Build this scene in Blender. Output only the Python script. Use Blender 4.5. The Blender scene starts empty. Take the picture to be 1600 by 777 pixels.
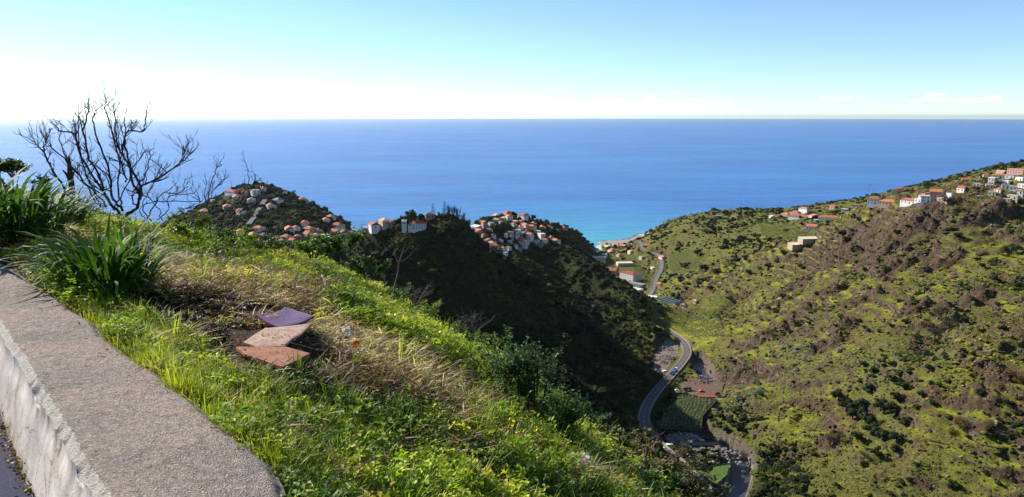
import bpy, bmesh, math, random
import numpy as np
from mathutils import Vector, Matrix, noise as mnoise
random.seed(7); np.random.seed(7)
S = bpy.context.scene
COL = S.collection
R = math.radians

# ------------------------------------------------------------------ camera
H = 260.0                      # eye height above the sea
FPX = 1155.0                   # focal length in photo pixels (photo is 1600 wide)
PITCH = R(10.17)
cam_d = bpy.data.cameras.new('camera'); cam = bpy.data.objects.new('camera', cam_d); COL.objects.link(cam)
cam_d.sensor_width = 36.0; cam_d.lens = 36.0 * FPX / 1600.0
cam_d.clip_start = 0.05; cam_d.clip_end = 200000.0
cam.location = (0, 0, H); cam.rotation_euler = (math.pi/2 - PITCH, 0, 0)
S.camera = cam

# ------------------------------------------------------------------ light
SUN_AZ = R(-55.0)              # clockwise from +Y (the view direction); negative = left
SUN_EL = R(31.0)
sdir = Vector((math.sin(SUN_AZ)*math.cos(SUN_EL), math.cos(SUN_AZ)*math.cos(SUN_EL), math.sin(SUN_EL)))
sl = bpy.data.lights.new('sun', 'SUN'); sl.energy = 5.0; sl.angle = R(0.53); sl.color = (1.0, 0.95, 0.86)
so = bpy.data.objects.new('sun', sl); COL.objects.link(so)
so.rotation_euler = sdir.to_track_quat('Z', 'Y').to_euler(); so.location = (-60, 30, 330)
W = bpy.data.worlds.new('World'); S.world = W; W.use_nodes = True
wn, wl = W.node_tree.nodes, W.node_tree.links
bg = wn['Background']; bg.inputs['Strength'].default_value = 0.086
sky = wn.new('ShaderNodeTexSky'); sky.sky_type = 'NISHITA'; sky.sun_disc = False
sky.sun_elevation = SUN_EL; sky.sun_rotation = SUN_AZ
sky.altitude = 3000; sky.air_density = 1.0; sky.dust_density = 0.6; sky.ozone_density = 2.0
tint = wn.new('ShaderNodeMix'); tint.data_type = 'RGBA'; tint.blend_type = 'MULTIPLY'; tint.inputs[0].default_value = 1.0
tint.inputs[7].default_value = (1.0, 1.11, 1.15, 1)
wl.new(sky.outputs[0], tint.inputs[6]); 
# a thin line of small clouds low over the sea
def wmath(op, a, b=None, c=None):
    n = wn.new('ShaderNodeMath'); n.operation = op
    for s_, v_ in zip(n.inputs, (a, b, c)):
        if v_ is None: continue
        if hasattr(v_, 'links'): wl.new(v_, s_)
        else: s_.default_value = v_
    return n.outputs[0]
tc = wn.new('ShaderNodeTexCoord'); sx = wn.new('ShaderNodeSeparateXYZ'); wl.new(tc.outputs['Generated'], sx.inputs[0])
az = wmath('ARCTAN2', sx.outputs[0], sx.outputs[1]); el = wmath('ARCSINE', sx.outputs[2])
cv = wn.new('ShaderNodeCombineXYZ'); wl.new(wmath('MULTIPLY', az, 26.0), cv.inputs[0]); wl.new(wmath('MULTIPLY', el, 150.0), cv.inputs[1])
cn = wn.new('ShaderNodeTexNoise'); cn.inputs['Scale'].default_value = 1.0; cn.inputs['Detail'].default_value = 7; cn.inputs['Roughness'].default_value = 0.62; wl.new(cv.outputs[0], cn.inputs['Vector'])
cv2 = wn.new('ShaderNodeCombineXYZ'); wl.new(wmath('MULTIPLY', az, 7.0), cv2.inputs[0]); cn2 = wn.new('ShaderNodeTexNoise'); cn2.inputs['Scale'].default_value = 1.0; cn2.inputs['Detail'].default_value = 2; wl.new(cv2.outputs[0], cn2.inputs['Vector'])
ctop = wmath('MULTIPLY_ADD', cn2.outputs[0], 0.050, 0.000)      # cloud tops, radians above the horizon
low = wmath('SMOOTH_MIN', wmath('DIVIDE', wmath('SUBTRACT', el, 0.014), 0.003), 1.0, 0.1)
high = wmath('DIVIDE', wmath('SUBTRACT', ctop, el), 0.012)
band = wmath('MINIMUM', wmath('MAXIMUM', low, 0.0), wmath('MINIMUM', wmath('MAXIMUM', high, 0.0), 1.0))
cm = wmath('MULTIPLY', band, wmath('MINIMUM', wmath('MAXIMUM', wmath('MULTIPLY', wmath('SUBTRACT', cn.outputs[0], 0.49), 9.0), 0.0), 1.0))
cmx = wn.new('ShaderNodeMix'); cmx.data_type = 'RGBA'; wl.new(wmath('MULTIPLY', cm, 0.9), cmx.inputs[0]); wl.new(tint.outputs[2], cmx.inputs[6]); cmx.inputs[7].default_value = (13.0, 13.0, 13.2, 1)
wl.new(cmx.outputs[2], bg.inputs['Color'])
S.view_settings.view_transform = 'Standard'; S.view_settings.look = 'None'
S.view_settings.exposure = 0.80; S.view_settings.gamma = 1.0
S.cycles.max_bounces = 5; S.cycles.diffuse_bounces = 2; S.cycles.glossy_bounces = 2
S.cycles.transparent_max_bounces = 12; S.cycles.transmission_bounces = 2
S.cycles.use_fast_gi = False

# ------------------------------------------------------------------ helpers
def tag(o, label=None, cat=None, group=None, kind=None):
    if label: o['label'] = label
    if cat: o['category'] = cat
    if group: o['group'] = group
    if cat and not kind: kind = 'thing'
    if kind: o['kind'] = kind
    return o
def link(o, parent=None):
    COL.objects.link(o)
    if parent is not None: o.parent = parent
    return o
def empty(name, loc=(0,0,0), rz=0.0, parent=None):
    o = bpy.data.objects.new(name, None); o.location = loc; o.rotation_euler = (0,0,rz)
    o.empty_display_size = 0.3
    return link(o, parent)
def copy_tree(o, parent=None):
    c = o.copy(); COL.objects.link(c); c.parent = parent
    for ch in [k for k in o.children]:
        copy_tree(ch, c)
    return c
def mesh_np(name, V, F, mats=None, mi=None, smooth=False):
    """V (n,3), F list of tuples or (m,k) array -> mesh"""
    me = bpy.data.meshes.new(name)
    V = np.asarray(V, dtype=np.float32)
    if isinstance(F, np.ndarray):
        k = F.shape[1]; m = F.shape[0]
        me.vertices.add(len(V)); me.vertices.foreach_set('co', V.ravel())
        me.loops.add(m*k); me.loops.foreach_set('vertex_index', F.astype(np.int32).ravel())
        me.polygons.add(m)
        me.polygons.foreach_set('loop_start', np.arange(0, m*k, k, dtype=np.int32))
        me.polygons.foreach_set('loop_total', np.full(m, k, dtype=np.int32))
        me.update(calc_edges=True)
    else:
        me.from_pydata([tuple(map(float, v)) for v in V], [], F); me.update()
    for m_ in (mats or []): me.materials.append(m_)
    if mi is not None: me.polygons.foreach_set('material_index', np.asarray(mi, dtype=np.int32))
    if smooth: me.polygons.foreach_set('use_smooth', np.ones(len(me.polygons), dtype=bool))
    me.validate()
    return me
def vcol(me, name, arr):
    """per-vertex float or colour attribute"""
    arr = np.asarray(arr, dtype=np.float32)
    if arr.ndim == 1:
        a = me.attributes.new(name, 'FLOAT', 'POINT'); a.data.foreach_set('value', arr)
    else:
        a = me.attributes.new(name, 'FLOAT_COLOR', 'POINT')
        if arr.shape[1] == 3: arr = np.hstack([arr, np.ones((len(arr),1), np.float32)])
        a.data.foreach_set('color', arr.ravel())
class MB:
    """collects shapes into one mesh"""
    def __init__(s): s.v=[]; s.f=[]; s.m=[]
    def add(s, vs, fs, mi=0):
        n=len(s.v); s.v.extend(vs); s.f.extend([tuple(i+n for i in f) for f in fs]); s.m.extend([mi]*len(fs)); return s
    def box(s, x0,x1,y0,y1,z0,z1, mi=0):
        v=[(x0,y0,z0),(x1,y0,z0),(x1,y1,z0),(x0,y1,z0),(x0,y0,z1),(x1,y0,z1),(x1,y1,z1),(x0,y1,z1)]
        f=[(0,3,2,1),(4,5,6,7),(0,1,5,4),(1,2,6,5),(2,3,7,6),(3,0,4,7)]
        return s.add(v,f,mi)
    def tube(s, pts, rads, n=6, mi=0, cap=True):
        pts=[Vector(p) for p in pts]
        if not hasattr(rads,'__len__'): rads=[rads]*len(pts)
        base=len(s.v); 
        for i,p in enumerate(pts):
            t=(pts[min(i+1,len(pts)-1)]-pts[max(i-1,0)])
            if t.length<1e-9: t=Vector((0,0,1))
            t.normalize(); a=Vector((0,0,1)) if abs(t.z)<0.9 else Vector((1,0,0))
            u=t.cross(a).normalized(); w=t.cross(u)
            for k in range(n):
                an=2*math.pi*k/n
                q=p+(u*math.cos(an)+w*math.sin(an))*rads[i]; s.v.append((q.x,q.y,q.z))
        for i in range(len(pts)-1):
            for k in range(n):
                a=base+i*n+k; b=base+i*n+(k+1)%n
                s.f.append((a,b,b+n,a+n)); s.m.append(mi)
        if cap:
            s.f.append(tuple(base+k for k in range(n))[::-1]); s.m.append(mi)
            s.f.append(tuple(base+(len(pts)-1)*n+k for k in range(n))); s.m.append(mi)
        return s
    def mesh(s, name, mats, smooth=False):
        me=bpy.data.meshes.new(name); me.from_pydata(s.v,[],s.f); me.update()
        for m_ in (mats if isinstance(mats,(list,tuple)) else [mats]): me.materials.append(m_)
        me.polygons.foreach_set('material_index', np.array(s.m,dtype=np.int32))
        if smooth: me.polygons.foreach_set('use_smooth', np.ones(len(me.polygons),dtype=bool))
        return me
    def build(s, name, mats, parent=None, smooth=False, loc=None):
        o=bpy.data.objects.new(name, s.mesh(name,mats,smooth)); link(o,parent)
        if loc is not None: o.location=loc
        return o

# pixel of the photograph -> direction / point
CP, SP = math.cos(PITCH), math.sin(PITCH)
def ray(px, py):
    u=(px-800.0)/FPX; v=-(py-388.5)/FPX
    return np.array([u, CP+v*SP, -SP+v*CP])
def P(px, py, D):
    d=ray(px,py); d=d*(D/d[1]); return (d[0], d[1], H+d[2])
def Pz(px, py, z):
    d=ray(px,py); t=(z-H)/d[2]; return (d[0]*t, d[1]*t, z)
def proj(x,y,z):
    z=z-H; f=y*CP-z*SP; up=y*SP+z*CP
    return 800+FPX*x/f, 388.5-FPX*up/f

# vectorised value noise
_rs = np.random.RandomState(11); _LAT = _rs.rand(256,256).astype(np.float64)
def vnoise(x, y, seed=0):
    x=np.asarray(x,dtype=np.float64)+seed*17.31; y=np.asarray(y,dtype=np.float64)+seed*9.77
    xi=np.floor(x).astype(int); yi=np.floor(y).astype(int); fx=x-xi; fy=y-yi
    fx=fx*fx*(3-2*fx); fy=fy*fy*(3-2*fy)
    a=_LAT[xi%256,yi%256]; b=_LAT[(xi+1)%256,yi%256]; c=_LAT[xi%256,(yi+1)%256]; d=_LAT[(xi+1)%256,(yi+1)%256]
    return (a*(1-fx)+b*fx)*(1-fy)+(c*(1-fx)+d*fx)*fy
def fbm(x, y, oct=5, seed=0, gain=0.5):
    s=0; a=1; t=0
    for k in range(oct):
        s=s+a*(vnoise(x,y,seed+k*3)-0.5)*2; t+=a; a*=gain; x=x*2.03; y=y*2.03
    return s/t
def sstep(a,b,x):
    t=np.clip((x-a)/(b-a),0,1); return t*t*(3-2*t)
def seg_dist(X,Y,pts):
    """distance to polyline, with the z and t of the nearest point and the side"""
    pts=np.asarray(pts,dtype=float); best=np.full(np.shape(X),1e18); bz=np.zeros(np.shape(X)); side=np.zeros(np.shape(X)); bt=np.zeros(np.shape(X))
    acc=0
    for i in range(len(pts)-1):
        a=pts[i]; b=pts[i+1]; dx=b[0]-a[0]; dy=b[1]-a[1]; L2=dx*dx+dy*dy
        t=np.clip(((X-a[0])*dx+(Y-a[1])*dy)/L2,0,1)
        d=(X-a[0]-t*dx)**2+(Y-a[1]-t*dy)**2
        m=d<best; best=np.where(m,d,best)
        if len(a)>2: bz=np.where(m,a[2]+t*(b[2]-a[2]),bz)
        side=np.where(m,np.sign(dx*(Y-a[1])-dy*(X-a[0])),side)
        bt=np.where(m,acc+t*math.sqrt(L2),bt); acc+=math.sqrt(L2)
    return np.sqrt(best),bz,side,bt
def smooth_line(pts, n=8):
    """Catmull-Rom through the points"""
    p=[np.array(q,dtype=float) for q in pts]; p=[2*p[0]-p[1]]+p+[2*p[-1]-p[-2]]; out=[]
    for i in range(1,len(p)-2):
        for k in range(n):
            t=k/n
            out.append(0.5*((2*p[i])+(-p[i-1]+p[i+1])*t+(2*p[i-1]-5*p[i]+4*p[i+1]-p[i+2])*t*t+(-p[i-1]+3*p[i]-3*p[i+1]+p[i+2])*t**3))
    out.append(p[-2]); return np.array(out)

# ------------------------------------------------------------------ node helpers
def mat(name):
    m=bpy.data.materials.new(name); m.use_nodes=True; nt=m.node_tree; b=nt.nodes['Principled BSDF']
    b.inputs['Specular IOR Level'].default_value=0.25
    return m,nt,b
def N(nt,t,**kw):
    n=nt.nodes.new(t)
    for k,v in kw.items():
        if k in ('inp',):
            for kk,vv in v.items(): n.inputs[kk].default_value=vv
        else: setattr(n,k,v)
    return n
def ramp(nt, fac, stops, interp='LINEAR'):
    r=nt.nodes.new('ShaderNodeValToRGB'); r.color_ramp.interpolation=interp
    el=r.color_ramp.elements
    while len(el)<len(stops): el.new(0.5)
    for e,(p,c) in zip(el,stops):
        e.position=p; e.color=(c[0],c[1],c[2],1) if hasattr(c,'__len__') else (c,c,c,1)
    nt.links.new(fac,r.inputs[0]); return r.outputs[0]
def mix(nt, fac, a, b, mode='MIX'):
    n=nt.nodes.new('ShaderNodeMix'); n.data_type='RGBA'; n.blend_type=mode
    for s,v in ((n.inputs[0],fac),(n.inputs[6],a),(n.inputs[7],b)):
        if hasattr(v,'is_output') or isinstance(v,bpy.types.NodeSocket): nt.links.new(v,s)
        else: s.default_value = v if not hasattr(v,'__len__') else (v[0],v[1],v[2],1)
    return n.outputs[2]
def math_(nt, op, a, b=0.5, c=None):
    n=nt.nodes.new('ShaderNodeMath'); n.operation=op
    for s,v in zip(n.inputs,(a,b,c)):
        if v is None: continue
        if isinstance(v,bpy.types.NodeSocket): nt.links.new(v,s)
        else: s.default_value=v
    return n.outputs[0]
def nz(nt, scale, detail=4, rough=0.55, vec=None, dist=0.0, typ='ShaderNodeTexNoise'):
    n=nt.nodes.new(typ); n.inputs['Scale'].default_value=scale
    if 'Detail' in n.inputs: n.inputs['Detail'].default_value=detail
    if 'Roughness' in n.inputs: n.inputs['Roughness'].default_value=rough
    if 'Distortion' in n.inputs: n.inputs['Distortion'].default_value=dist
    if vec is not None: nt.links.new(vec,n.inputs['Vector'])
    return n.outputs[0]
def pos(nt): return nt.nodes.new('ShaderNodeNewGeometry').outputs['Position']
def attr(nt,name,typ='GEOMETRY',out='Fac'):
    n=nt.nodes.new('ShaderNodeAttribute'); n.attribute_name=name; n.attribute_type=typ; return n.outputs[out]
def bump(nt,b,h,strength=0.5,dist=0.05):
    n=nt.nodes.new('ShaderNodeBump'); n.inputs['Strength'].default_value=strength; n.inputs['Distance'].default_value=dist
    nt.links.new(h,n.inputs['Height']); nt.links.new(n.outputs[0],b.inputs['Normal']); return n
def simple(name,col,rough=0.8,var=0.15,scale=3.0,metal=0.0,spec=0.25,objvar=0.0):
    """plain paint/stone/metal with tonal wear"""
    m,nt,b=mat(name); p=pos(nt)
    f=nz(nt,scale,5,0.6,p)
    c1=tuple(max(0,c*(1-var)) for c in col); c2=tuple(min(1,c*(1+var)) for c in col)
    out=ramp(nt,f,[(0.3,c1),(0.7,c2)])
    if objvar>0:
        oi=N(nt,'ShaderNodeObjectInfo'); hs=N(nt,'ShaderNodeHueSaturation')
        v=N(nt,'ShaderNodeMapRange'); v.inputs['To Min'].default_value=1-objvar; v.inputs['To Max'].default_value=1+objvar
        nt.links.new(oi.outputs['Random'],v.inputs[0]); nt.links.new(v.outputs[0],hs.inputs['Value']); nt.links.new(out,hs.inputs['Color']); out=hs.outputs[0]
    nt.links.new(out,b.inputs['Base Color']); b.inputs['Roughness'].default_value=rough
    b.inputs['Metallic'].default_value=metal; b.inputs['Specular IOR Level'].default_value=spec
    return m
# ================================================================== TERRAIN
CTRL = []
def c(*a): CTRL.append(P(*a))
def cz(*a): CTRL.append(Pz(*a))
def w(x,y,z): CTRL.append((x,y,z))
# valley road (also carved later)
ROAD_PTS = [Pz(1165,840,52),Pz(1112,777,50),Pz(1062,725,47),Pz(1024,690,45),Pz(1006,655,43),Pz(1016,625,41),Pz(1040,595,39),Pz(1062,570,37),Pz(1073,552,36),Pz(1068,535,34),Pz(1050,521,32.5),Pz(1035,513,31.5)]
ROAD = smooth_line(ROAD_PTS,10)
ROAD2_PTS = [Pz(1013,465,16),Pz(1020,452,17),Pz(1025,436,19),Pz(1033,420,22),Pz(1032,404,25),Pz(1022,396,27),Pz(1006,391,29),Pz(1002,383,31),Pz(997,376,33)]
ROAD2 = smooth_line(ROAD2_PTS,6)
RIVER_PTS = [Pz(1128,830,46),Pz(1148,770,43),Pz(1158,735,41),Pz(1150,712,40),Pz(1120,690,39),Pz(1090,672,38),Pz(1091,650,37),Pz(1105,620,35),Pz(1108,600,33),Pz(1094,575,32),Pz(1088,560,31.5)]
RIVER = smooth_line(RIVER_PTS,8)
for p_ in ROAD_PTS: CTRL.append(p_)
for p_ in ROAD2_PTS[::2]: CTRL.append(p_)
for p_ in RIVER_PTS[1:-1:2]: CTRL.append((p_[0],p_[1],p_[2]))
# beach and lower valley
cz(945,383,2); cz(975,384,2); cz(920,392,3); cz(960,400,5); cz(940,425,8); cz(980,430,8); cz(1000,455,12); cz(1040,475,18)
cz(1045,495,24); cz(1090,500,30); cz(1000,480,14); cz(975,415,6)
# right hillside: foot
cz(1135,590,44); cz(1125,545,42); cz(1170,690,50); cz(1185,777,55); cz(1128,640,43)
# right hillside face
for a in [(1150,520,700),(1200,600,545),(1250,700,440),(1300,600,490),(1300,500,610),(1200,480,730),(1100,470,880),(1100,420,1050),(1060,440,1020),
          (1240,380,960),(1180,400,940),(1340,350,830),(1500,450,570),(1400,400,690),(1400,600,450),(1500,600,420),(1600,600,400),
          (1600,777,335),(1400,740,380),(1600,450,545),(1500,360,665),(1400,500,560),(1600,360,650),(1280,430,780)]: c(*a)
# near crest of the right hillside
for a in [(1600,296,690),(1540,300,700),(1480,312,720),(1430,322,750),(1380,322,800),(1340,328,850)]: c(*a)
# behind crest, dip
for a in [(1600,300,800),(1500,316,830),(1420,326,900)]: c(*a)
# far crest
for a in [(1600,260,1300),(1540,269,1290),(1480,282,1270),(1400,302,1240),(1340,324,1230),(1270,332,1280),(1200,338,1330),(1130,346,1400),(1070,348,1450),(1030,360,1520),(1000,376,1570)]: c(*a)
w(1250,1300,230); w(1250,700,235); w(900,800,215); w(800,500,235); w(700,350,215); w(1200,200,260); w(500,200,140); w(350,0,120); w(700,0,200); w(450,350,150)
# far side of far crest
for x,y,z in [(1000,1500,110),(700,1450,90),(500,1480,70),(350,1600,40)]: w(x,y,z)
# our own (west) slope
for a in [(0,0,257.5),(-40,0,263),(-40,30,256),(20,0,250),(60,0,225),(120,20,180),(0,40,240),(0,80,214),(60,80,165),(-40,80,222),(-100,100,225),
          (-150,0,275),(-60,200,196),(0,200,155),(60,200,112),(120,200,72),(-150,250,190),(-300,300,190),(-300,0,290),(-500,300,215),(0,300,135),(60,300,90),(100,300,62),(200,150,70),(200,50,85)]: w(*a)
# town plateau
for a in [(480,372,900),(420,380,820),(520,375,760),(450,392,720),(350,380,850),(560,372,640),(300,400,780),(200,400,700)]: c(*a)
# first spur (church) crest
for a in [(575,368,600),(600,366,590),(640,364,585),(690,366,580),(735,374,575),(752,386,580),(764,404,590)]: c(*a)
for a in [(575,370,600),(600,368,590),(640,366,585),(690,368,580),(735,376,575)]:
    q=P(*a); CTRL.append((q[0],q[1]+45,q[2]-4)); CTRL.append((q[0]-5,q[1]+110,q[2]-26)); CTRL.append((q[0],q[1]+16,q[2]+1))
for a in [(860,385,985),(905,405,930),(960,446,870)]:
    q=P(*a); CTRL.append((q[0]+8,q[1]+30,q[2]-5))
for a in [(505,386,640),(535,378,615),(560,370,600)]: c(*a)
for a in [(505,440,620),(535,450,595),(565,470,580)]: c(*a)
# its shadowed face
for a in [(600,440,572),(640,480,560),(700,480,558),(740,520,550),(690,430,568),(600,520,540),(700,600,500),(790,560,520),(770,460,577),(570,430,585)]: c(*a)
# spur descending to the road
for a in [(795,440,610),(840,466,620),(880,496,610),(930,540,595),(975,580,575),(1008,606,565)]: c(*a)
for a in [(850,540,590),(900,590,548),(950,620,530),(870,600,470)]: c(*a)
# lower near sub spur
for a in [(840,560,440),(880,606,420),(915,652,400),(965,690,385),(930,700,360),(980,650,440),(975,740,350)]: c(*a)
# hollow between first and second spur
for a in [(800,400,800),(830,440,760),(880,470,740),(930,510,700),(980,560,670),(775,385,820)]: c(*a)
# second spur crest
for a in [(860,385,985),(880,388,975),(905,405,930),(930,422,900),(960,446,855),(990,474,800),(1015,500,745),(1032,519,718),(1040,533,700)]: c(*a)
for a in [(820,440,960),(850,450,955),(880,470,925),(920,500,875),(960,530,735),(1000,548,690),(1030,556,672),(860,415,968)]: c(*a)
for a in [(935,440,960)]: CTRL.append((P(*a)[0]+26,P(*a)[1]+20,P(*a)[2]-26))
# central headland
for a in [(745,356,1060),(770,345,1080),(800,337,1100),(830,348,1110),(850,352,1120),(770,372,960),(800,370,980),(840,375,1000),(760,395,900),(810,395,920),(850,400,940),(745,385,930)]: c(*a)
# far nose
for a in [(868,357,1290),(890,362,1300),(905,369,1300),(918,377,1300)]: c(*a)
for a in [(905,397,1240),(925,400,1290)]: c(*a)
# far left headland
for a in [(330,318,1080),(350,306,1090),(385,296,1110),(420,297,1110),(450,308,1100),(480,320,1080),(510,336,1050),(535,350,1020),(550,358,980),
          (400,340,950),(450,340,960),(350,350,930),(500,358,940),(310,345,1000),(400,360,890),(280,360,950)]: c(*a)
for a in [(250,380,1000),(150,400,1000),(50,420,1000),(-100,450,900)]: c(*a)
w(-900,500,200); w(-1100,300,230); w(-1000,900,90)
# behind left headland and coast
w(-450,1250,60); w(-300,1150,70); w(-100,760,95); w(-60,900,80); w(-150,850,70)

CT = np.array(CTRL)
SC = 400.0
def _phi(r2):
    return 0.5*r2*np.log(r2+1e-12)
def fit_rbf(C, sc, lam=0.0):
    X=C[:,:2]/sc; n=len(X)
    D2=((X[:,None,:]-X[None,:,:])**2).sum(-1)
    A=np.zeros((n+3,n+3)); A[:n,:n]=_phi(D2)+np.eye(n)*lam; A[:n,n]=1; A[n,:n]=1; A[:n,n+1:]=X; A[n+1:,:n]=X.T
    b=np.zeros(n+3); b[:n]=C[:,2]
    return X, np.linalg.solve(A,b), sc
def ev_rbf(M, x, y):
    X,wt,sc=M; x=np.asarray(x,float)/sc; y=np.asarray(y,float)/sc; n=len(X)
    out=wt[n]+wt[n+1]*x+wt[n+2]*y
    for i in range(n): out=out+wt[i]*_phi((x-X[i,0])**2+(y-X[i,1])**2)
    return out
RB = fit_rbf(CT, SC, 0.004)
# coast: for each x the y where the land ends
COAST = np.array([(-3000,1150),(-1300,1200),(-700,1230),(-520,1180),(-400,1190),(-300,1130),(-235,1060),(-200,960),(-160,840),(-90,770),(-60,900),(-50,1150),(0,1200),(60,1330),(120,1370),(160,1350),(172,1400),(180,1512),(250,1545),(300,1640),(420,1560),(560,1500),(800,1500),(1100,1480),(1500,1500),(3000,1500)],float)
# flat pads for yards, car parks and plots: centre, half size, blend, height
def region_mask(X,Y,poly,blend):
    """1 inside polygon, falling to 0 over blend metres outside"""
    poly=np.asarray(poly,float); n=len(poly); ins=np.zeros(np.shape(X),bool)
    for i in range(n):
        a=poly[i]; b=poly[(i+1)%n]
        cnd=((a[1]>Y)!=(b[1]>Y))&(X<(b[0]-a[0])*(Y-a[1])/(b[1]-a[1]+1e-12)+a[0]); ins^=cnd
    d,_,_,_=seg_dist(X,Y,np.vstack([poly,poly[:1]])[:,:2])
    return np.where(ins,1.0,1-sstep(0,blend,d)), np.where(ins,d,0)
def pxpoly(pts,z): return np.array([Pz(a,b,z)[:2] for a,b in pts])
PLOT = pxpoly([(1062,618),(1122,626),(1108,640),(1098,652),(1096,674),(1030,672),(1026,664)],42.0)
YARD = pxpoly([(1034,688),(1046,678),(1086,678),(1104,690),(1100,702),(1062,706)],43.0)
SITE = pxpoly([(1018,560),(1042,528),(1060,540),(1060,552),(1040,580),(1022,590)],35.5)
PARK = pxpoly([(1062,600),(1080,590),(1132,598),(1125,622),(1068,616)],39.0)
FIELD = pxpoly([(1085,735),(1140,726),(1136,742),(1118,758),(1094,752)],46.5)
WORKS = pxpoly([(955,405),(1000,415),(1018,450),(1008,475),(985,465),(940,430)],11.0)
GREEN = pxpoly([(1005,466),(1030,462),(1072,476),(1052,490),(1020,488)],17.0)
PADS = [(PLOT,42.0,6),(YARD,43.0,6),(SITE,35.5,6),(PARK,39.0,6),(FIELD,46.5,6),(WORKS,11.0,14),(GREEN,17.0,12)]
YSPOT=[(1555,541,30,9,1.0),(1548,665,34,14,.9),(1516,672,16,10,.8),(1465,382,30,8,.8),(1172,556,50,20,.6),(1180,540,40,8,.7),(1292,466,46,7,.8),(1205,452,24,6,.6),(1262,490,30,8,.6),
 (1392,478,26,6,.7),(1300,650,26,7,.6),(1262,662,22,6,.5),(1570,412,26,5,.7),(1320,545,30,7,.5),(1415,330,40,5,.7),(1290,700,26,12,.4),(1340,480,34,6,.7),(1230,478,26,5,.7),(1240,512,34,6,.7),(1270,532,30,6,.7),(1190,505,24,5,.6),(1330,690,20,12,.5),(1560,348,30,6,.6),(1500,340,24,5,.6),(1130,520,24,6,.6),(1400,445,24,5,.6),(1440,660,24,9,.5),(1350,455,30,5,.7),(1310,500,24,5,.7),(1450,500,24,6,.5)]
YW=[]; RW=[]
RSPOT=[(1252,490,16,14),(1392,378,48,14),(1330,388,44,18),(1318,405,22,20),(1200,527,54,9),(1240,452,32,10),(1550,326,44,8),(1432,352,50,8),(1130,588,34,18),(1102,596,14,24),(1300,456,26,8),(1165,600,20,16),(1350,470,30,8),(1470,412,34,8),(1395,425,30,10),(1205,482,24,9),(1440,540,26,8),(1530,462,30,8),(1290,545,30,7),(1560,590,26,10),(1425,480,30,7)]
TERR={}
def height(x, y, detail=True):
    x=np.asarray(x,float); y=np.asarray(y,float)
    z=ev_rbf(RB,x,y)
    dcoast=np.interp(x,COAST[:,0],COAST[:,1])+10*fbm(x/60,y*0+3,3,5)-y       # >0 on land
    beach=sstep(150,185,x)*(1-sstep(285,330,x))
    dr,rz,_,_=seg_dist(x,y,ROAD); dr2,rz2,_,_=seg_dist(x,y,ROAD2)
    flat=np.clip(np.minimum(dr,dr2)/60,0,1)
    if detail:
        # gullies and knobs
        n1=fbm(x/120,y/120,4,1)*9
        rid=1-np.abs(fbm(x/70+0.3*fbm(x/50,y/50,2,7),y/110,4,21))*2.2
        gully=np.clip(rid,0,1)**2*(-7.0)
        right=sstep(190,260,x)*sstep(0,300,y)*(1-sstep(1000,1200,y))
        z0=z
        z=z+(n1*0.55+gully*right+4)*flat*sstep(60,240,np.hypot(x,y))*(1-0.75*beach*sstep(900,1000,y))
        # terraces
        tm=sstep(-0.12,0.12,fbm(x/110,y/110,2,33))*right
        tm=np.maximum(tm,0.55*right)*flat
        ht=5.5; q=(z+5*fbm(x/60,y/60,3,14))/ht; fq=q-np.floor(q); step=np.floor(q)+sstep(0.62,0.95,fq)
        z=z+(step-q+0.3)*ht*0.78*tm
        TERR['f']=fq; TERR['m']=tm
        left=1-right
        z=z+fbm(x/14,y/14,4,41)*2.0*flat
        # eroded ribs running down the shadowed spurs
        rib=1-np.abs(fbm((x*0.9+y*0.35)/26+0.5*fbm(x/30,y/30,2,9),y/75,4,77))*2.6
        z=z+(np.clip(rib,-0.5,1)*5.5-2.5)*flat*left*sstep(150,320,y)*(1-sstep(860,1000,y)*0.7)*sstep(-260,-120,x)
        z=z+(0.9*fbm(x/6,y/6,3,43)+0.35*fbm(x/3,y/3,2,44))*flat
        # rocky outcrops
        oc=sstep(0.18,0.42,fbm(x/45,y/45,3,52))*right
        z=z+oc*flat*(2.5+9*np.abs(fbm(x/9,y/9,3,55)))
        z=np.maximum(z, np.minimum(z0-14, 400))
    for a_,b_,ra_,rb_ in RW:
        d_=((x-a_)/ra_)**2+((y-b_)/rb_)**2; mk=(1-sstep(0.45,1.3,d_+0.8*fbm(x/12,y/12,3,56)))
        if np.any(mk>0): z=z+mk*flat*(2.2+6.0*np.abs(fbm(x/8,y/8,3,57))+3*fbm(x/3.5,y/3.5,2,58))
    # flat pads
    for poly,pz,bl in PADS:
        xm=(x>poly[:,0].min()-20)&(x<poly[:,0].max()+20)&(y>poly[:,1].min()-20)&(y<poly[:,1].max()+20)
        if not np.any(xm): continue
        m,_=region_mask(x,y,poly,bl); z=z*(1-m)+pz*m
    # river channel
    dv,vz,_,_=seg_dist(x,y,RIVER)
    ch=1-sstep(6.5,7.6,dv); z=np.where(dv<60, z*(1-(1-sstep(8,30,dv))*0.6)+np.minimum(z,vz+3.5)*(1-sstep(8,30,dv))*0.6, z)
    # road bench
    k=1-sstep(5.2,9.5,dr); z=z*(1-k)+(rz-0.25)*k
    k2=1-sstep(6.0,11,dr2); z=z*(1-k2)+(rz2-0.25)*k2
    z=z*(1-ch)+(vz-3.0)*ch
    # sea cliff
    wd=26+0*beach; cl=sstep(-4,wd,dcoast)
    zb=2.2+np.clip(dcoast,-20,60)*0.09
    zc=-12*(1-cl)+z*cl
    z=np.where(dcoast<wd+5, zc*(1-beach)+np.minimum(zb,np.maximum(z,0.5)+0*zb)*beach, z)
    z=np.where(dcoast<-30,-14.0,z)
    return z
def hz1(x,y): return float(hgrid(np.array([x]),np.array([y]))[0])
hgrid=None
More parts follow.
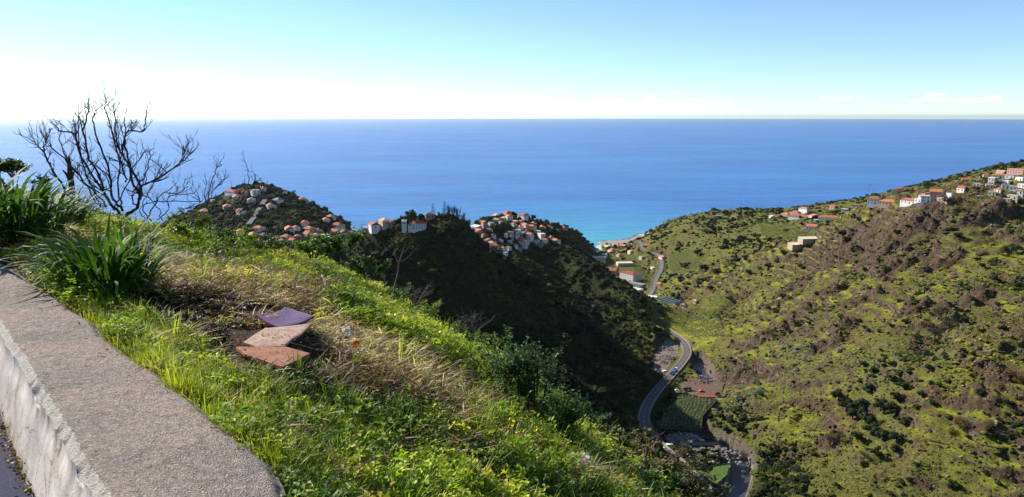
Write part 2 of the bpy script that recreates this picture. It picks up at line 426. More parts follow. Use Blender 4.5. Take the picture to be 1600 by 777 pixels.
def hits(pxs, pys, t0=150.0, t1=1800.0, detail=True):
    """many photo pixels -> points on the terrain"""
    pxs=np.asarray(pxs,float); pys=np.asarray(pys,float)
    u=(pxs-800)/FPX; v=-(pys-388.5)/FPX; dx=u; dy=CP+v*SP; dz=-SP+v*CP
    t=np.full(len(pxs),t0); done=np.zeros(len(pxs),bool); prev=t.copy(); tt=t.copy()
    ts=[t0]
    while ts[-1]<t1: ts.append(ts[-1]*1.0045)
    for k in ts:
        gap=H+dz*k-(hgrid(dx*k,dy*k) if hgrid is not None else height(dx*k,dy*k,detail))
        new=(gap<0)&~done; tt=np.where(new,k*0.9985,tt); done|=new
        if done.all(): break
    tt=np.where(done,tt,np.nan)
    return np.stack([dx*tt,dy*tt,H+dz*tt],1)

hexact=height
_h=hits([a[0] for a in YSPOT],[a[1] for a in YSPOT])
for q,(a,b,rx,ry,st_) in zip(_h,YSPOT):
    if not np.isnan(q[0]): YW.append((q[0],q[1],rx*q[1]/FPX,ry*q[1]/FPX*2.6,st_))
_h=hits([a[0] for a in RSPOT],[a[1] for a in RSPOT])
for q,(a,b,rx,ry) in zip(_h,RSPOT):
    if not np.isnan(q[0]): RW.append((q[0],q[1],rx*q[1]/FPX,ry*q[1]/FPX*2.2))
# non-uniform rectilinear grid: fine where the photograph looks closest
def axis(segs):
    out=[segs[0][0]]
    for a,b,s in segs:
        n=max(1,int(round((b-a)/s))); out.extend(list(a+(b-a)*np.arange(1,n+1)/n))
    return np.array(out)
gx=axis([(-1600,-700,25),(-700,-120,7),(-120,-20,3.5),(-20,480,2.1),(480,800,4.5),(800,1200,9),(1200,1800,25)])
gy=axis([(-300,0,20),(0,240,9),(240,800,2.1),(800,1120,3.6),(1120,1620,7),(1620,1700,20)])
GX,GY=np.meshgrid(gx,gy,indexing='ij')
GZ=height(GX,GY)
# near the camera the finely modelled bank replaces it: keep the big sheet underneath
kk=(1-sstep(14,22,np.abs(GX+4)))*(1-sstep(10,20,np.abs(GY-12)))
GZ0=GZ.copy(); TF0=TERR['f'].copy(); TM0=TERR['m'].copy()
def terrace_phase(x,y):
    i=np.clip(np.searchsorted(gx,np.asarray(x,float)),1,len(gx)-1); j=np.clip(np.searchsorted(gy,np.asarray(y,float)),1,len(gy)-1); return TF0[i,j],TM0[i,j]
def hgrid(x,y,detail=True):
    x=np.clip(np.asarray(x,float),gx[0]+.01,gx[-1]-.01); y=np.clip(np.asarray(y,float),gy[0]+.01,gy[-1]-.01)
    i=np.searchsorted(gx,x)-1; j=np.searchsorted(gy,y)-1; fx=(x-gx[i])/(gx[i+1]-gx[i]); fy=(y-gy[j])/(gy[j+1]-gy[j])
    return (GZ0[i,j]*(1-fx)+GZ0[i+1,j]*fx)*(1-fy)+(GZ0[i,j+1]*(1-fx)+GZ0[i+1,j+1]*fx)*fy
nX,nY=len(gx),len(gy)
idx=np.arange(nX*nY).reshape(nX,nY)
Fq=np.stack([idx[:-1,:-1].ravel(),idx[1:,:-1].ravel(),idx[1:,1:].ravel(),idx[:-1,1:].ravel()],1)
GZ=GZ-kk*14
TV=np.stack([GX.ravel(),GY.ravel(),GZ.ravel()],1)
# surface cover masks
dzx=np.gradient(GZ,gx,axis=0); dzy=np.gradient(GZ,gy,axis=1); SL=np.hypot(dzx,dzy)
def cover(x,y,z,sl):
    """-> dict of 0..1 masks used by the ground shader and the planting"""
    right=sstep(120,190,x)*sstep(200,300,y)
    dv,_,_,_=seg_dist(x,y,RIVER); dr,_,_,_=seg_dist(x,y,ROAD)
    n=fbm(x/34,y/34,4,61); n2=fbm(x/90,y/90,3,62)
    yel=sstep(0.0,0.25,n+0.5*n2)*(1-sstep(0.35,0.6,sl))*right*(1-sstep(1000,1100,y))
    sp=np.zeros(np.shape(x))
    for a,b,ra,rb,s_ in YW:
        d=((x-a)/ra)**2+((y-b)/rb)**2+0.9*n
        sp=np.maximum(sp,(1-sstep(0.7,1.1,d))*s_)
    fq,tm=terrace_phase(x,y); tread=(1-sstep(0.50,0.66,fq))*sstep(0.03,0.10,fq); tread=1-tm*(1-tread)
    band=sstep(-0.05,0.2,fbm(x/70,y/40,3,63))*tm*0.72
    yel=np.maximum(np.maximum(yel*0.7,band)*tread,sp*(1-sstep(0.5,0.8,sl))*(0.25+0.75*tread))
    n5=fbm(x/7,y/7,3,66); rock=sstep(0.72,1.05,sl+0.3*n+0.25*n5)*(0.12+0.88*sstep(120,200,x)); rock=np.maximum(rock,0.75*tm*sstep(0.64,0.74,fq)*(1-sstep(0.95,0.99,fq))*sstep(0.2,0.45,sl))
    dirt=sstep(0.08,0.42,fbm(x/48,y/48,5,71,0.62)+0.3*n2+0.35*n5)*(0.06+0.80*right)
    works=(1-sstep(7.5,10,dv+4*n))*0.8+0.9*(1-sstep(10,22,np.hypot(x-126,y-431)+6*n)); works=np.clip(works,0,1)
    for a_,b_,ra_,rb_ in RW:
        d_=((x-a_)/ra_)**2+((y-b_)/rb_)**2; rock=np.maximum(rock,(1-sstep(0.6,1.3,d_+0.8*fbm(x/12,y/12,3,56)))*0.9)
    yel=yel*(1-rock)
    return yel,rock,dirt,works
yel,rock,dirt,works=cover(GX,GY,GZ,SL)
def make_ground_mat():
    m,nt,b=mat('hillside_ground'); p=pos(nt)
    f=nz(nt,0.09,8,0.68,p); f2=nz(nt,0.5,6,0.7,p); f3=nz(nt,0.022,4,0.5,p)
    green=ramp(nt,f2,[(0.30,(0.030,0.038,0.008)),(0.48,(0.105,0.112,0.024)),(0.70,(0.215,0.195,0.050))])
    lf=ramp(nt,f2,[(0.30,(0.009,0.013,0.005)),(0.5,(0.022,0.030,0.008)),(0.72,(0.050,0.058,0.015))])  # west hills: dark growth, with the spurs' shade also put into the colour
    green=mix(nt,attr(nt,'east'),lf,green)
    brown=ramp(nt,f2,[(0.28,(0.035,0.024,0.013)),(0.5,(0.125,0.080,0.040)),(0.72,(0.25,0.17,0.085))])
    yell=ramp(nt,f2,[(0.28,(0.17,0.19,0.012)),(0.7,(0.46,0.45,0.03))])
    rockc=ramp(nt,nz(nt,0.35,8,0.75,p),[(0.3,(0.018,0.013,0.010)),(0.5,(0.080,0.052,0.034)),(0.72,(0.19,0.14,0.095))])
    col=mix(nt,math_(nt,'MULTIPLY',attr(nt,'dirt'),ramp(nt,f,[(0.4,0.25),(0.6,1.0)])),green,brown)
    col=mix(nt,math_(nt,'MULTIPLY',attr(nt,'yel'),ramp(nt,f,[(0.42,0.15),(0.58,1.0)])),col,yell)
    col=mix(nt,attr(nt,'rock'),col,rockc)
    gravel=ramp(nt,nz(nt,0.9,6,0.8,p),[(0.3,(0.05,0.036,0.028)),(0.5,(0.14,0.11,0.09)),(0.68,(0.30,0.27,0.24))])
    col=mix(nt,attr(nt,'works'),col,gravel)
    sand=ramp(nt,f2,[(0.3,(0.22,0.2,0.18)),(0.7,(0.42,0.39,0.36))])
    col=mix(nt,attr(nt,'beach'),col,sand)
    nt.links.new(col,b.inputs['Base Color']); b.inputs['Roughness'].default_value=0.95; b.inputs['Specular IOR Level'].default_value=0.1
    bump(nt,b,nz(nt,0.7,8,0.75,p),1.0,1.6)
    return m
M_GROUND=make_ground_mat()
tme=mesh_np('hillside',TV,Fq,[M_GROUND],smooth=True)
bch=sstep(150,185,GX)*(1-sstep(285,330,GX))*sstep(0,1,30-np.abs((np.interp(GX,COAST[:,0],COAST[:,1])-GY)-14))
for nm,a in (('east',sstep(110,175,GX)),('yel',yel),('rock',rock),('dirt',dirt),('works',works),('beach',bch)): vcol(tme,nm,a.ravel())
terr=link(bpy.data.objects.new('hills',tme)); tag(terr,kind='structure')

# ------------------------------------------------------------------ sea
def make_sea():
    m,nt,b=mat('sea_water'); p=pos(nt)
    mp=N(nt,'ShaderNodeMapping'); mp.inputs['Scale'].default_value=(0.6,1.6,1); nt.links.new(p,mp.inputs['Vector']); v=mp.outputs[0]
    big=nz(nt,0.0011,5,0.55,v); 
    col=ramp(nt,big,[(0.3,(0.004,0.088,0.35)),(0.5,(0.006,0.120,0.42)),(0.72,(0.012,0.17,0.50))])
    ms=N(nt,'ShaderNodeMapping'); ms.inputs['Scale'].default_value=(0.0016,0.011,1); ms.inputs['Rotation'].default_value=(0,0,0.12); nt.links.new(p,ms.inputs['Vector'])
    ms2=N(nt,'ShaderNodeMapping'); ms2.inputs['Scale'].default_value=(0.012,0.05,1); ms2.inputs['Rotation'].default_value=(0,0,-0.1); nt.links.new(p,ms2.inputs['Vector'])
    col=mix(nt,1.0,col,ramp(nt,nz(nt,1.0,6,0.65,ms.outputs[0]),[(0.35,0.84),(0.65,1.15)]),'MULTIPLY')
    col=mix(nt,1.0,col,ramp(nt,nz(nt,1.0,5,0.7,ms2.outputs[0]),[(0.35,0.82),(0.6,1.02),(0.72,1.45)]),'MULTIPLY')
    # turquoise shallows by the beach
    sx=N(nt,'ShaderNodeSeparateXYZ'); nt.links.new(p,sx.inputs[0])
    d=N(nt,'ShaderNodeVectorMath'); d.operation='DISTANCE'; nt.links.new(p,d.inputs[0]); d.inputs[1].default_value=(215,1500,0)
    sh=N(nt,'ShaderNodeMapRange'); sh.inputs['From Min'].default_value=60; sh.inputs['From Max'].default_value=900; sh.inputs['To Min'].default_value=1; sh.inputs['To Max'].default_value=0
    nt.links.new(d.outputs['Value'],sh.inputs[0])
    col=mix(nt,math_(nt,'POWER',sh.outputs[0],1.6),col,(0.03,0.30,0.42))
    nt.links.new(col,b.inputs['Base Color'])
    b.inputs['Roughness'].default_value=0.27; b.inputs['IOR'].default_value=1.33; b.inputs['Specular IOR Level'].default_value=0.5
    w1=nz(nt,0.045,4,0.6,v,0.6); w2=nz(nt,0.012,3,0.6,v,0.8); w3=nz(nt,0.2,3,0.6,v)
    h=math_(nt,'ADD',math_(nt,'MULTIPLY',w1,1.3),math_(nt,'ADD',math_(nt,'MULTIPLY',w2,2.6),math_(nt,'MULTIPLY',w3,0.35)))
    bump(nt,b,h,0.85,2.9)
    rs=axis([(1,2000,400),(2000,10000,2000),(10000,70000,12000)]); n=96; V=[(0,0,0)]; F=[]
    for r in rs[1:]:
        for k in range(n): a=2*math.pi*k/n; V.append((r*math.cos(a),r*math.sin(a),0))
    for k in range(n): F.append((0,1+k,1+(k+1)%n))
    for j in range(len(rs)-2):
        for k in range(n):
            a=1+j*n+k; bb=1+j*n+(k+1)%n; F.append((a,a+n,bb+n,bb))
    me=bpy.data.meshes.new('sea'); me.from_pydata(V,[],F); me.update(); me.materials.append(m)
    o=link(bpy.data.objects.new('sea',me)); tag(o,kind='structure')
make_sea()
# ================================================================== PLANTS (shared builders)
def leaf_mat(name, col, tint=False, trans=0.25, rough=0.6, var=0.45, scale=0.8, objvar=0.0, spec=0.3, use_island=False):
    m,nt,b=mat(name); p=pos(nt)
    if tint:
        base=attr(nt,'tint','INSTANCER','Color')
    else:
        r=nt.nodes.new('ShaderNodeRGB'); r.outputs[0].default_value=(*col,1); base=r.outputs[0]
    f=nz(nt,scale,4,0.7,p)
    dark=mix(nt,1.0,base,(1-var,)*3,'MULTIPLY'); lite=mix(nt,1.0,base,(1+var,1+var,1+var*0.6),'MULTIPLY')
    g=N(nt,'ShaderNodeNewGeometry')
    fac=ramp(nt,f,[(0.35,0.0),(0.65,1.0)])
    if use_island: fac=math_(nt,'ADD',math_(nt,'MULTIPLY',fac,0.45),math_(nt,'MULTIPLY',g.outputs['Random Per Island'],0.55))
    out=mix(nt,fac,dark,lite)
    if objvar>0:
        oi=N(nt,'ShaderNodeObjectInfo'); hs=N(nt,'ShaderNodeHueSaturation')
        v=N(nt,'ShaderNodeMapRange'); v.inputs['To Min'].default_value=1-objvar; v.inputs['To Max'].default_value=1+objvar
        nt.links.new(oi.outputs['Random'],v.inputs[0]); nt.links.new(v.outputs[0],hs.inputs['Value']); nt.links.new(out,hs.inputs['Color']); out=hs.outputs[0]
    nt.links.new(out,b.inputs['Base Color']); b.inputs['Roughness'].default_value=rough; b.inputs['Specular IOR Level'].default_value=spec
    if trans>0:
        t=N(nt,'ShaderNodeBsdfTranslucent'); ms=N(nt,'ShaderNodeMixShader'); ms.inputs[0].default_value=trans
        tc=mix(nt,1.0,out,(1.15,1.25,0.55),'MULTIPLY'); nt.links.new(tc,t.inputs['Color'])
        nt.links.new(b.outputs[0],ms.inputs[1]); nt.links.new(t.outputs[0],ms.inputs[2])
        nt.links.new(ms.outputs[0],nt.nodes['Material Output'].inputs['Surface'])
    return m
M_BARK=simple('bark',(0.09,0.065,0.045),0.95,0.4,3)
M_SCRUB=leaf_mat('scrub_leaves',(0.06,0.08,0.02),tint=True,trans=0.15,scale=0.9,rough=0.9,spec=0.08)
def ico_lump(rng, rad=(1,1,0.8), sub=2, amp=0.35, freq=1.8):
    bm=bmesh.new(); bmesh.ops.create_icosphere(bm,subdivisions=sub,radius=1.0)
    o=Vector((rng.uniform(0,99),rng.uniform(0,99),rng.uniform(0,99)))
    V=[]
    for v in bm.verts:
        n=mnoise.noise(v.co*freq+o)+0.5*mnoise.noise(v.co*freq*2.7+o)
        q=v.co*(1+amp*n)
        V.append((q.x*rad[0],q.y*rad[1],q.z*rad[2]))
    F=[tuple(x.index for x in f.verts) for f in bm.faces]; bm.free(); return V,F
def clump_leaves(mb, rng, n, size, rad, centre=(0,0,0), up=0.25, mi=0, shell=0.55):
    """small leaf sprays (two triangles each) spread through a volume"""
    for _ in range(n):
        th=rng.uniform(0,2*math.pi); cz_=rng.uniform(-1,1); rr=(1-(1-shell)*rng.random()**0.5*0.9) if rng.random()<0.8 else rng.uniform(0.2,1)
        s=math.sqrt(1-cz_*cz_)
        d=Vector((s*math.cos(th),s*math.sin(th),cz_))
        c_=Vector((d.x*rad[0]*rr+centre[0],d.y*rad[1]*rr+centre[1],d.z*rad[2]*rr+centre[2]))
        nrm=(d+Vector((rng.gauss(0,.5),rng.gauss(0,.5),rng.gauss(0,.5)+up))).normalized()
        t=nrm.cross(Vector((rng.gauss(0,1),rng.gauss(0,1),rng.gauss(0,1)))).normalized(); b_=nrm.cross(t)
        sz=size*rng.uniform(0.6,1.4)
        a=c_+t*sz; e=c_-t*sz*0.8; f=c_+b_*sz*0.55+nrm*sz*0.15; g=c_-b_*sz*0.5
        mb.add([tuple(a),tuple(f),tuple(e),tuple(g)],[(0,1,2,3)],mi)
def bush_mesh(name, seed, mats, lumps=4, leaves=90, size=0.22, flat=0.75, spread=0.55):
    rng=random.Random(seed); mb=MB()
    for k in range(lumps):
        a=rng.uniform(0,6.28); r=spread*rng.random(); q=(r*math.cos(a),r*math.sin(a),0.28+rng.uniform(0,0.35)*flat)
        s=rng.uniform(0.38,0.6)
        V,F=ico_lump(rng,(s,s,s*flat),1,0.4,2.2); mb.add([(x+q[0],y+q[1],z+q[2]) for x,y,z in V],F)
        clump_leaves(mb,rng,leaves//lumps,size,(s*1.08,s*1.08,s*flat*1.08),q)
    return mb.mesh(name,mats)
_protos={}
def proto_obj(me):
    return bpy.data.objects.new(me.name, me)
def proto_collection(name, meshes):
    c_=bpy.data.collections.new(name)
    for i,me in enumerate(meshes):
        o=bpy.data.objects.new('%s_%02d'%(name,i),me); c_.objects.link(o)
    return c_
def scatter(name, pts, rot, scl, idx, tint, coll, label=None, cat=None):
    """one stuff object: plants set on points"""
    pts=np.asarray(pts,np.float32)
    me=bpy.data.meshes.new(name); me.vertices.add(len(pts)); me.vertices.foreach_set('co',pts.ravel()); me.update()
    a=me.attributes.new('rot','FLOAT_VECTOR','POINT'); a.data.foreach_set('vector',np.asarray(rot,np.float32).ravel())
    a=me.attributes.new('scl','FLOAT_VECTOR','POINT'); a.data.foreach_set('vector',np.asarray(scl,np.float32).ravel())
    a=me.attributes.new('pick','INT','POINT'); a.data.foreach_set('value',np.asarray(idx,np.int32))
    t=np.asarray(tint,np.float32); t=np.hstack([t,np.ones((len(t),1),np.float32)])
    a=me.attributes.new('tint','FLOAT_COLOR','POINT'); a.data.foreach_set('color',t.ravel())
    o=link(bpy.data.objects.new(name,me)); o['kind']='stuff'
    if label: o['label']=label
    if cat: o['category']=cat
    ng=bpy.data.node_groups.new(name+'_scatter','GeometryNodeTree')
    ng.interface.new_socket('Geometry',in_out='INPUT',socket_type='NodeSocketGeometry'); ng.interface.new_socket('Geometry',in_out='OUTPUT',socket_type='NodeSocketGeometry')
    gi=ng.nodes.new('NodeGroupInput'); go=ng.nodes.new('NodeGroupOutput')
    ci=ng.nodes.new('GeometryNodeCollectionInfo'); ci.inputs['Collection'].default_value=coll
    ci.inputs['Separate Children'].default_value=True; ci.inputs['Reset Children'].default_value=True
    ip=ng.nodes.new('GeometryNodeInstanceOnPoints'); ip.inputs['Pick Instance'].default_value=True
    def na(nm,t_):
        n=ng.nodes.new('GeometryNodeInputNamedAttribute'); n.data_type=t_; n.inputs['Name'].default_value=nm; return n.outputs['Attribute']
    e=ng.nodes.new('FunctionNodeEulerToRotation'); ng.links.new(na('rot','FLOAT_VECTOR'),e.inputs[0])
    ng.links.new(gi.outputs[0],ip.inputs['Points']); ng.links.new(ci.outputs[0],ip.inputs['Instance'])
    ng.links.new(na('pick','INT'),ip.inputs['Instance Index']); ng.links.new(e.outputs[0],ip.inputs['Rotation']); ng.links.new(na('scl','FLOAT_VECTOR'),ip.inputs['Scale'])
    ng.links.new(ip.outputs[0],go.inputs[0])
    md=o.modifiers.new('scatter','NODES'); md.node_group=ng
    return o

# ------------------------------------------------------------------ visibility helper (which ground can be seen, with a margin)
_NA,_ND=420,420
_us=np.linspace(-1.15,1.15,_NA); _ds=np.exp(np.linspace(math.log(30),math.log(1750),_ND))
_UU,_DD=np.meshgrid(_us,_ds,indexing='ij')
_el=(hgrid(_UU*_DD,_DD)-H)/_DD
_run=np.maximum.accumulate(_el,axis=1)
def seen(x,y,z,slack=9.0):
    u=np.clip(x/y,-1.14,1.14); i=((u+1.15)/2.3*(_NA-1)).astype(int); j=np.clip(((np.log(y)-math.log(30))/(math.log(1750)-math.log(30))*(_ND-1)).astype(int)-1,0,_ND-1)
    return (z-H+slack)/y>_run[i,j]
BUILT=[]     # (x,y,r) of everything that scrub must keep clear of
# ================================================================== FOREGROUND BANK
WT = H-1.30                      # top of the kerb wall
FC=[]
def f(px,py,D): FC.append(P(px,py,D))
def fz(px,py,z): FC.append(Pz(px,py,H+z))
for a in [(60,440,-1.33),(100,480,-1.34),(200,555,-1.36),(300,625,-1.37),(350,670,-1.38),(430,740,-1.39),(450,777,-1.4),(0,405,-1.32),(470,860,-1.42),(-100,360,-1.25),
          (170,465,-1.40),(30,372,-1.22),(-80,330,-1.0),(120,400,-1.32)]: fz(*a)
sky_pts=[(-250,230,13),(-120,250,12.5),(0,285,12),(50,297,12.5),(100,322,13),(200,347,13.5),(330,368,13.5),(400,388,13),(500,402,12.5),(560,432,11.5),(610,465,10.5),(640,490,10),(700,530,9),(760,562,8.5),(830,605,8),(880,655,7.2),(950,715,6.3),(1050,800,5.2),(1150,900,4.2)]
sky_pts=[(a,b+14+ (4 if a<350 else 0),c_) for a,b,c_ in sky_pts]
for a in sky_pts: f(*a)
for a in [(300,430,7.5),(400,440,7.8),(500,450,7.8),(430,520,5.0),(500,520,5.5),(600,560,5.4),(600,500,7.0),(700,600,5.6),(550,700,3.6),(700,740,3.8),(850,740,4.5),(950,777,4.7),(600,777,3.1),(450,600,4.05),(780,660,5.2),(250,400,9.5),(400,400,10.5),(750,880,3.0),(550,900,2.6),(1000,900,3.9)]: f(*a)
for (px,py,D) in sky_pts:
    q=P(px,py,D); l=math.hypot(q[0]+2,q[1]); ux,uy=(0.42,0.9) if px>350 else (0.15,0.98)
    for s_,dz in ((1.3,-0.75),(3,-2.4),(7,-6.8),(14,-14)): FC.append((q[0]+ux*s_,q[1]+uy*s_,q[2]+dz))
FC+= [(-3,-3,H-1.45),(0,0,H-1.6),(1.5,0,H-2.0),(3.5,0.5,H-3.2),(6,0,H-5.5),(9,3,H-8.5),(0,-3,H-1.6),(5,-4,H-4),(-12,4,H-0.9),(-12,9,H-0.6),(-18,12,H-0.3),(-18,20,H-3),(10,10,H-12)]
FB=fit_rbf(np.array(FC),8.0,0.0006)
def fgz(x,y,detail=True):
    x=np.asarray(x,float); y=np.asarray(y,float)
    z=_bil(x,y)
    if detail: z=z+0.05*fbm(x/0.9,y/0.9,4,91)+0.018*fbm(x/0.16,y/0.16,3,92)
    return z
def fhits(pxs,pys,t0=1.5,t1=30.0):
    pxs=np.atleast_1d(np.asarray(pxs,float)); pys=np.atleast_1d(np.asarray(pys,float))
    u=(pxs-800)/FPX; v=-(pys-388.5)/FPX; dx=u; dy=CP+v*SP; dz=-SP+v*CP
    done=np.zeros(len(pxs),bool); tt=np.full(len(pxs),np.nan); k=t0
    while k<t1:
        new=(H+dz*k<fgz(dx*k,dy*k,False))&~done; tt=np.where(new,k*0.998,tt); done|=new; k*=1.004
        if done.all(): break
    zz=fgz(dx*tt,dy*tt); zz=np.where(np.isnan(tt),np.nan,zz)
    return np.stack([dx*tt,dy*tt,zz],1)
_fgx=np.arange(-36,22.01,.1); _fgy=np.arange(-7,38.01,.1); _A,_B=np.meshgrid(_fgx,_fgy,indexing='ij'); _FG=ev_rbf(FB,_A,_B)
def _bil(x,y):
    x=np.nan_to_num(np.asarray(x,float),nan=900.0); y=np.nan_to_num(np.asarray(y,float),nan=900.0)
    fx=np.clip((np.asarray(x,float)+36)/.1,0,len(_fgx)-1.01); fy=np.clip((np.asarray(y,float)+7)/.1,0,len(_fgy)-1.01); i=fx.astype(int); j=fy.astype(int); fx=fx-i; fy=fy-j
    return (_FG[i,j]*(1-fx)+_FG[i+1,j]*fx)*(1-fy)+(_FG[i,j+1]*(1-fx)+_FG[i+1,j+1]*fx)*fy
# wall edges in plan
WL=[Pz(155,777,WT),Pz(75,640,WT),Pz(0,515,WT)]
_d=np.array(WL[2])-np.array(WL[0]); _d=_d/np.linalg.norm(_d)
WLx=[tuple(np.array(WL[0])-_d*5.0),tuple(np.array(WL[0])-_d*2.0)]+WL+[tuple(np.array(WL[2])+_d*k) for k in (2,5,9,14)]
WRp=[Pz(p_[0],p_[1],WT) for p_ in [(452,777),(440,745),(428,722),(400,697),(368,672),(330,640),(300,615),(262,588),(225,566),(198,547),(172,528),(154,513),(150,503),(128,490),(103,473),(78,455),(50,434),(20,415),(0,404)]]
_e=np.array(WRp[-1])-np.array(WRp[-4]); _e=_e/np.linalg.norm(_e)
WRx=[tuple(np.array(WRp[0])-np.array(_d)*k) for k in (5,2,0.6)]+WRp+[tuple(np.array(WRp[-1])+_e*k) for k in (1.5,4,8,13)]
def resample(pts,n):
    pts=np.array(pts,float)[:,:2]; d=np.r_[0,np.cumsum(np.hypot(*np.diff(pts,axis=0).T))]; t=np.linspace(0,d[-1],n)
    return np.stack([np.interp(t,d,pts[:,0]),np.interp(t,d,pts[:,1])],1),t
NW=900
# stations along the wall direction
dd=np.array([_d[0],_d[1]]); nn=np.array([dd[1],-dd[0]])      # nn points to the right (towards the grass)
o0=np.array(WL[0])[:2]
def edge_off(pts,tq):
    pts=np.array(pts,float)[:,:2]-o0; t=pts@dd; n_=pts@nn; k=np.argsort(t); return np.interp(tq,t[k],n_[k])
tq=np.concatenate([np.linspace(-4.5,-0.4,60),np.linspace(-0.39,5.5,700),np.linspace(5.52,13,140)])
nl=edge_off(WLx,tq); nr=edge_off(WRx,tq)
nl=nl+0.012*fbm(tq*3,tq*0,4,3)+0.008*fbm(tq*14,tq*0+3,3,4); nr=nr+0.02*fbm(tq*2.2,tq*0+7,4,5)+0.008*fbm(tq*12,tq*0+3,3,6)
def wxy(t,n): return o0[0]+dd[0]*t+nn[0]*n, o0[1]+dd[1]*t+nn[1]*n
M_=64
ss=np.linspace(0,1,M_)
T2=np.repeat(tq[:,None],M_,1); N2=nl[:,None]+(nr-nl)[:,None]*ss[None,:]
X2,Y2=wxy(T2,N2)
edge=np.minimum(ss[None,:]*(nr-nl)[:,None],(1-ss[None,:])*(nr-nl)[:,None])
Z2=WT-0.035*(1-sstep(0,0.05,edge))+0.014*fbm(X2*2.2,Y2*2.2,4,8)+0.0045*fbm(X2*16,Y2*16,4,9)
# a few chips along the road edge
chip=sstep(0.1,0.4,fbm(tq*4.5,tq*0+1,3,12))[:,None]*(1-sstep(0.0,0.045,(N2-nl[:,None])))
Z2=Z2-0.03*chip
V=np.stack([X2.ravel(),Y2.ravel(),Z2.ravel()],1); idn=np.arange(len(tq)*M_).reshape(len(tq),M_)
Fk=np.stack([idn[:-1,:-1].ravel(),idn[:-1,1:].ravel(),idn[1:,1:].ravel(),idn[1:,:-1].ravel()],1)
def concrete_top():
    m,nt,b=mat('rough_concrete'); p=pos(nt)
    a=nz(nt,26,6,0.8,p); a2=nz(nt,120,8,0.8,p); big=nz(nt,1.6,6,0.65,p); vo=N(nt,'ShaderNodeTexVoronoi'); vo.inputs['Scale'].default_value=150; nt.links.new(p,vo.inputs['Vector'])
    base=ramp(nt,a2,[(0.30,(0.035,0.030,0.028)),(0.5,(0.33,0.28,0.25)),(0.66,(0.68,0.60,0.54))])
    warm=ramp(nt,a2,[(0.30,(0.06,0.045,0.038)),(0.5,(0.45,0.35,0.29)),(0.66,(0.78,0.65,0.56))])
    col=mix(nt,ramp(nt,big,[(0.38,0.0),(0.6,1.0)]),base,warm)
    speck=ramp(nt,vo.outputs['Color'],[(0.0,0.45),(0.35,0.95),(0.8,1.2),(1.0,1.7)])
    col=mix(nt,0.75,col,speck,'MULTIPLY')
    rim=attr(nt,'rim'); rn=math_(nt,'GREATER_THAN',math_(nt,'ADD',rim,math_(nt,'MULTIPLY',nz(nt,22,5,0.7,p),0.7)),0.95)
    col=mix(nt,rn,col,ramp(nt,a2,[(0.3,(0.45,0.40,0.34)),(0.6,(0.74,0.70,0.64))]))
    dust=attr(nt,'dust'); col=mix(nt,math_(nt,'MULTIPLY',dust,ramp(nt,nz(nt,9,5,0.7,p),[(0.35,0.1),(0.6,0.85)])),col,(0.34,0.28,0.22))
    nt.links.new(col,b.inputs['Base Color']); b.inputs['Roughness'].default_value=0.92; b.inputs['Specular IOR Level'].default_value=0.2
    col=mix(nt,0.8,col,ramp(nt,a,[(0.36,0.65),(0.5,1.05),(0.62,1.3)]),'MULTIPLY'); nt.links.new(col,b.inputs['Base Color'])
    h=math_(nt,'ADD',math_(nt,'MULTIPLY_ADD',a,1.6,a2),math_(nt,'MULTIPLY',vo.outputs['Distance'],1.3)); bump(nt,b,h,1.0,0.015)
    return m
M_CONC=concrete_top()
wme=mesh_np('wall_top',V,Fk,[M_CONC],smooth=True)
vcol(wme,'rim',(1-sstep(0.0,0.085,N2-nl[:,None])).ravel()); vcol(wme,'dust',((1-sstep(0.0,0.10,nr[:,None]-N2))*1.0).ravel())
wall=empty('kerb_wall',(float(o0[0]),float(o0[1]),WT-0.5)); tag(wall,'low rough concrete wall with white plastered road face running past the grass bank','wall')
def attach(o,par): o.parent=par; o.matrix_parent_inverse=Matrix.Translation(-par.location)
wt=link(bpy.data.objects.new('coping',wme)); attach(wt,wall)
# plaster face
MF=26; sf=np.linspace(0,1,MF); TF=np.repeat(tq[:,None],MF,1)
ZF=(WT-0.035)-sf[None,:]*0.62+0*TF
_k=np.ones(61)/61; nls=np.convolve(np.pad(nl,30,mode='edge'),_k,'valid')
NF=(nl[:,None]+(nls-nl)[:,None]*sstep(0.03,0.22,sf)[None,:])-0.004-0.13*sf[None,:]+0.005*fbm(TF*1.5,ZF*3,4,15)+0.0015*fbm(TF*14,ZF*14,3,16)-0.035*sstep(0.74,0.84,sf)[None,:]*0
NF=nl[:,None]+(NF-nl[:,None])*sstep(0.0,0.22,sf)[None,:]
XF,YF=wxy(TF,NF); ZF[:,0]=Z2[:,0]+0.0
VF=np.stack([XF.ravel(),YF.ravel(),ZF.ravel()],1); idf=np.arange(len(tq)*MF).reshape(len(tq),MF)
FF=np.stack([idf[:-1,:-1].ravel(),idf[1:,:-1].ravel(),idf[1:,1:].ravel(),idf[:-1,1:].ravel()],1)
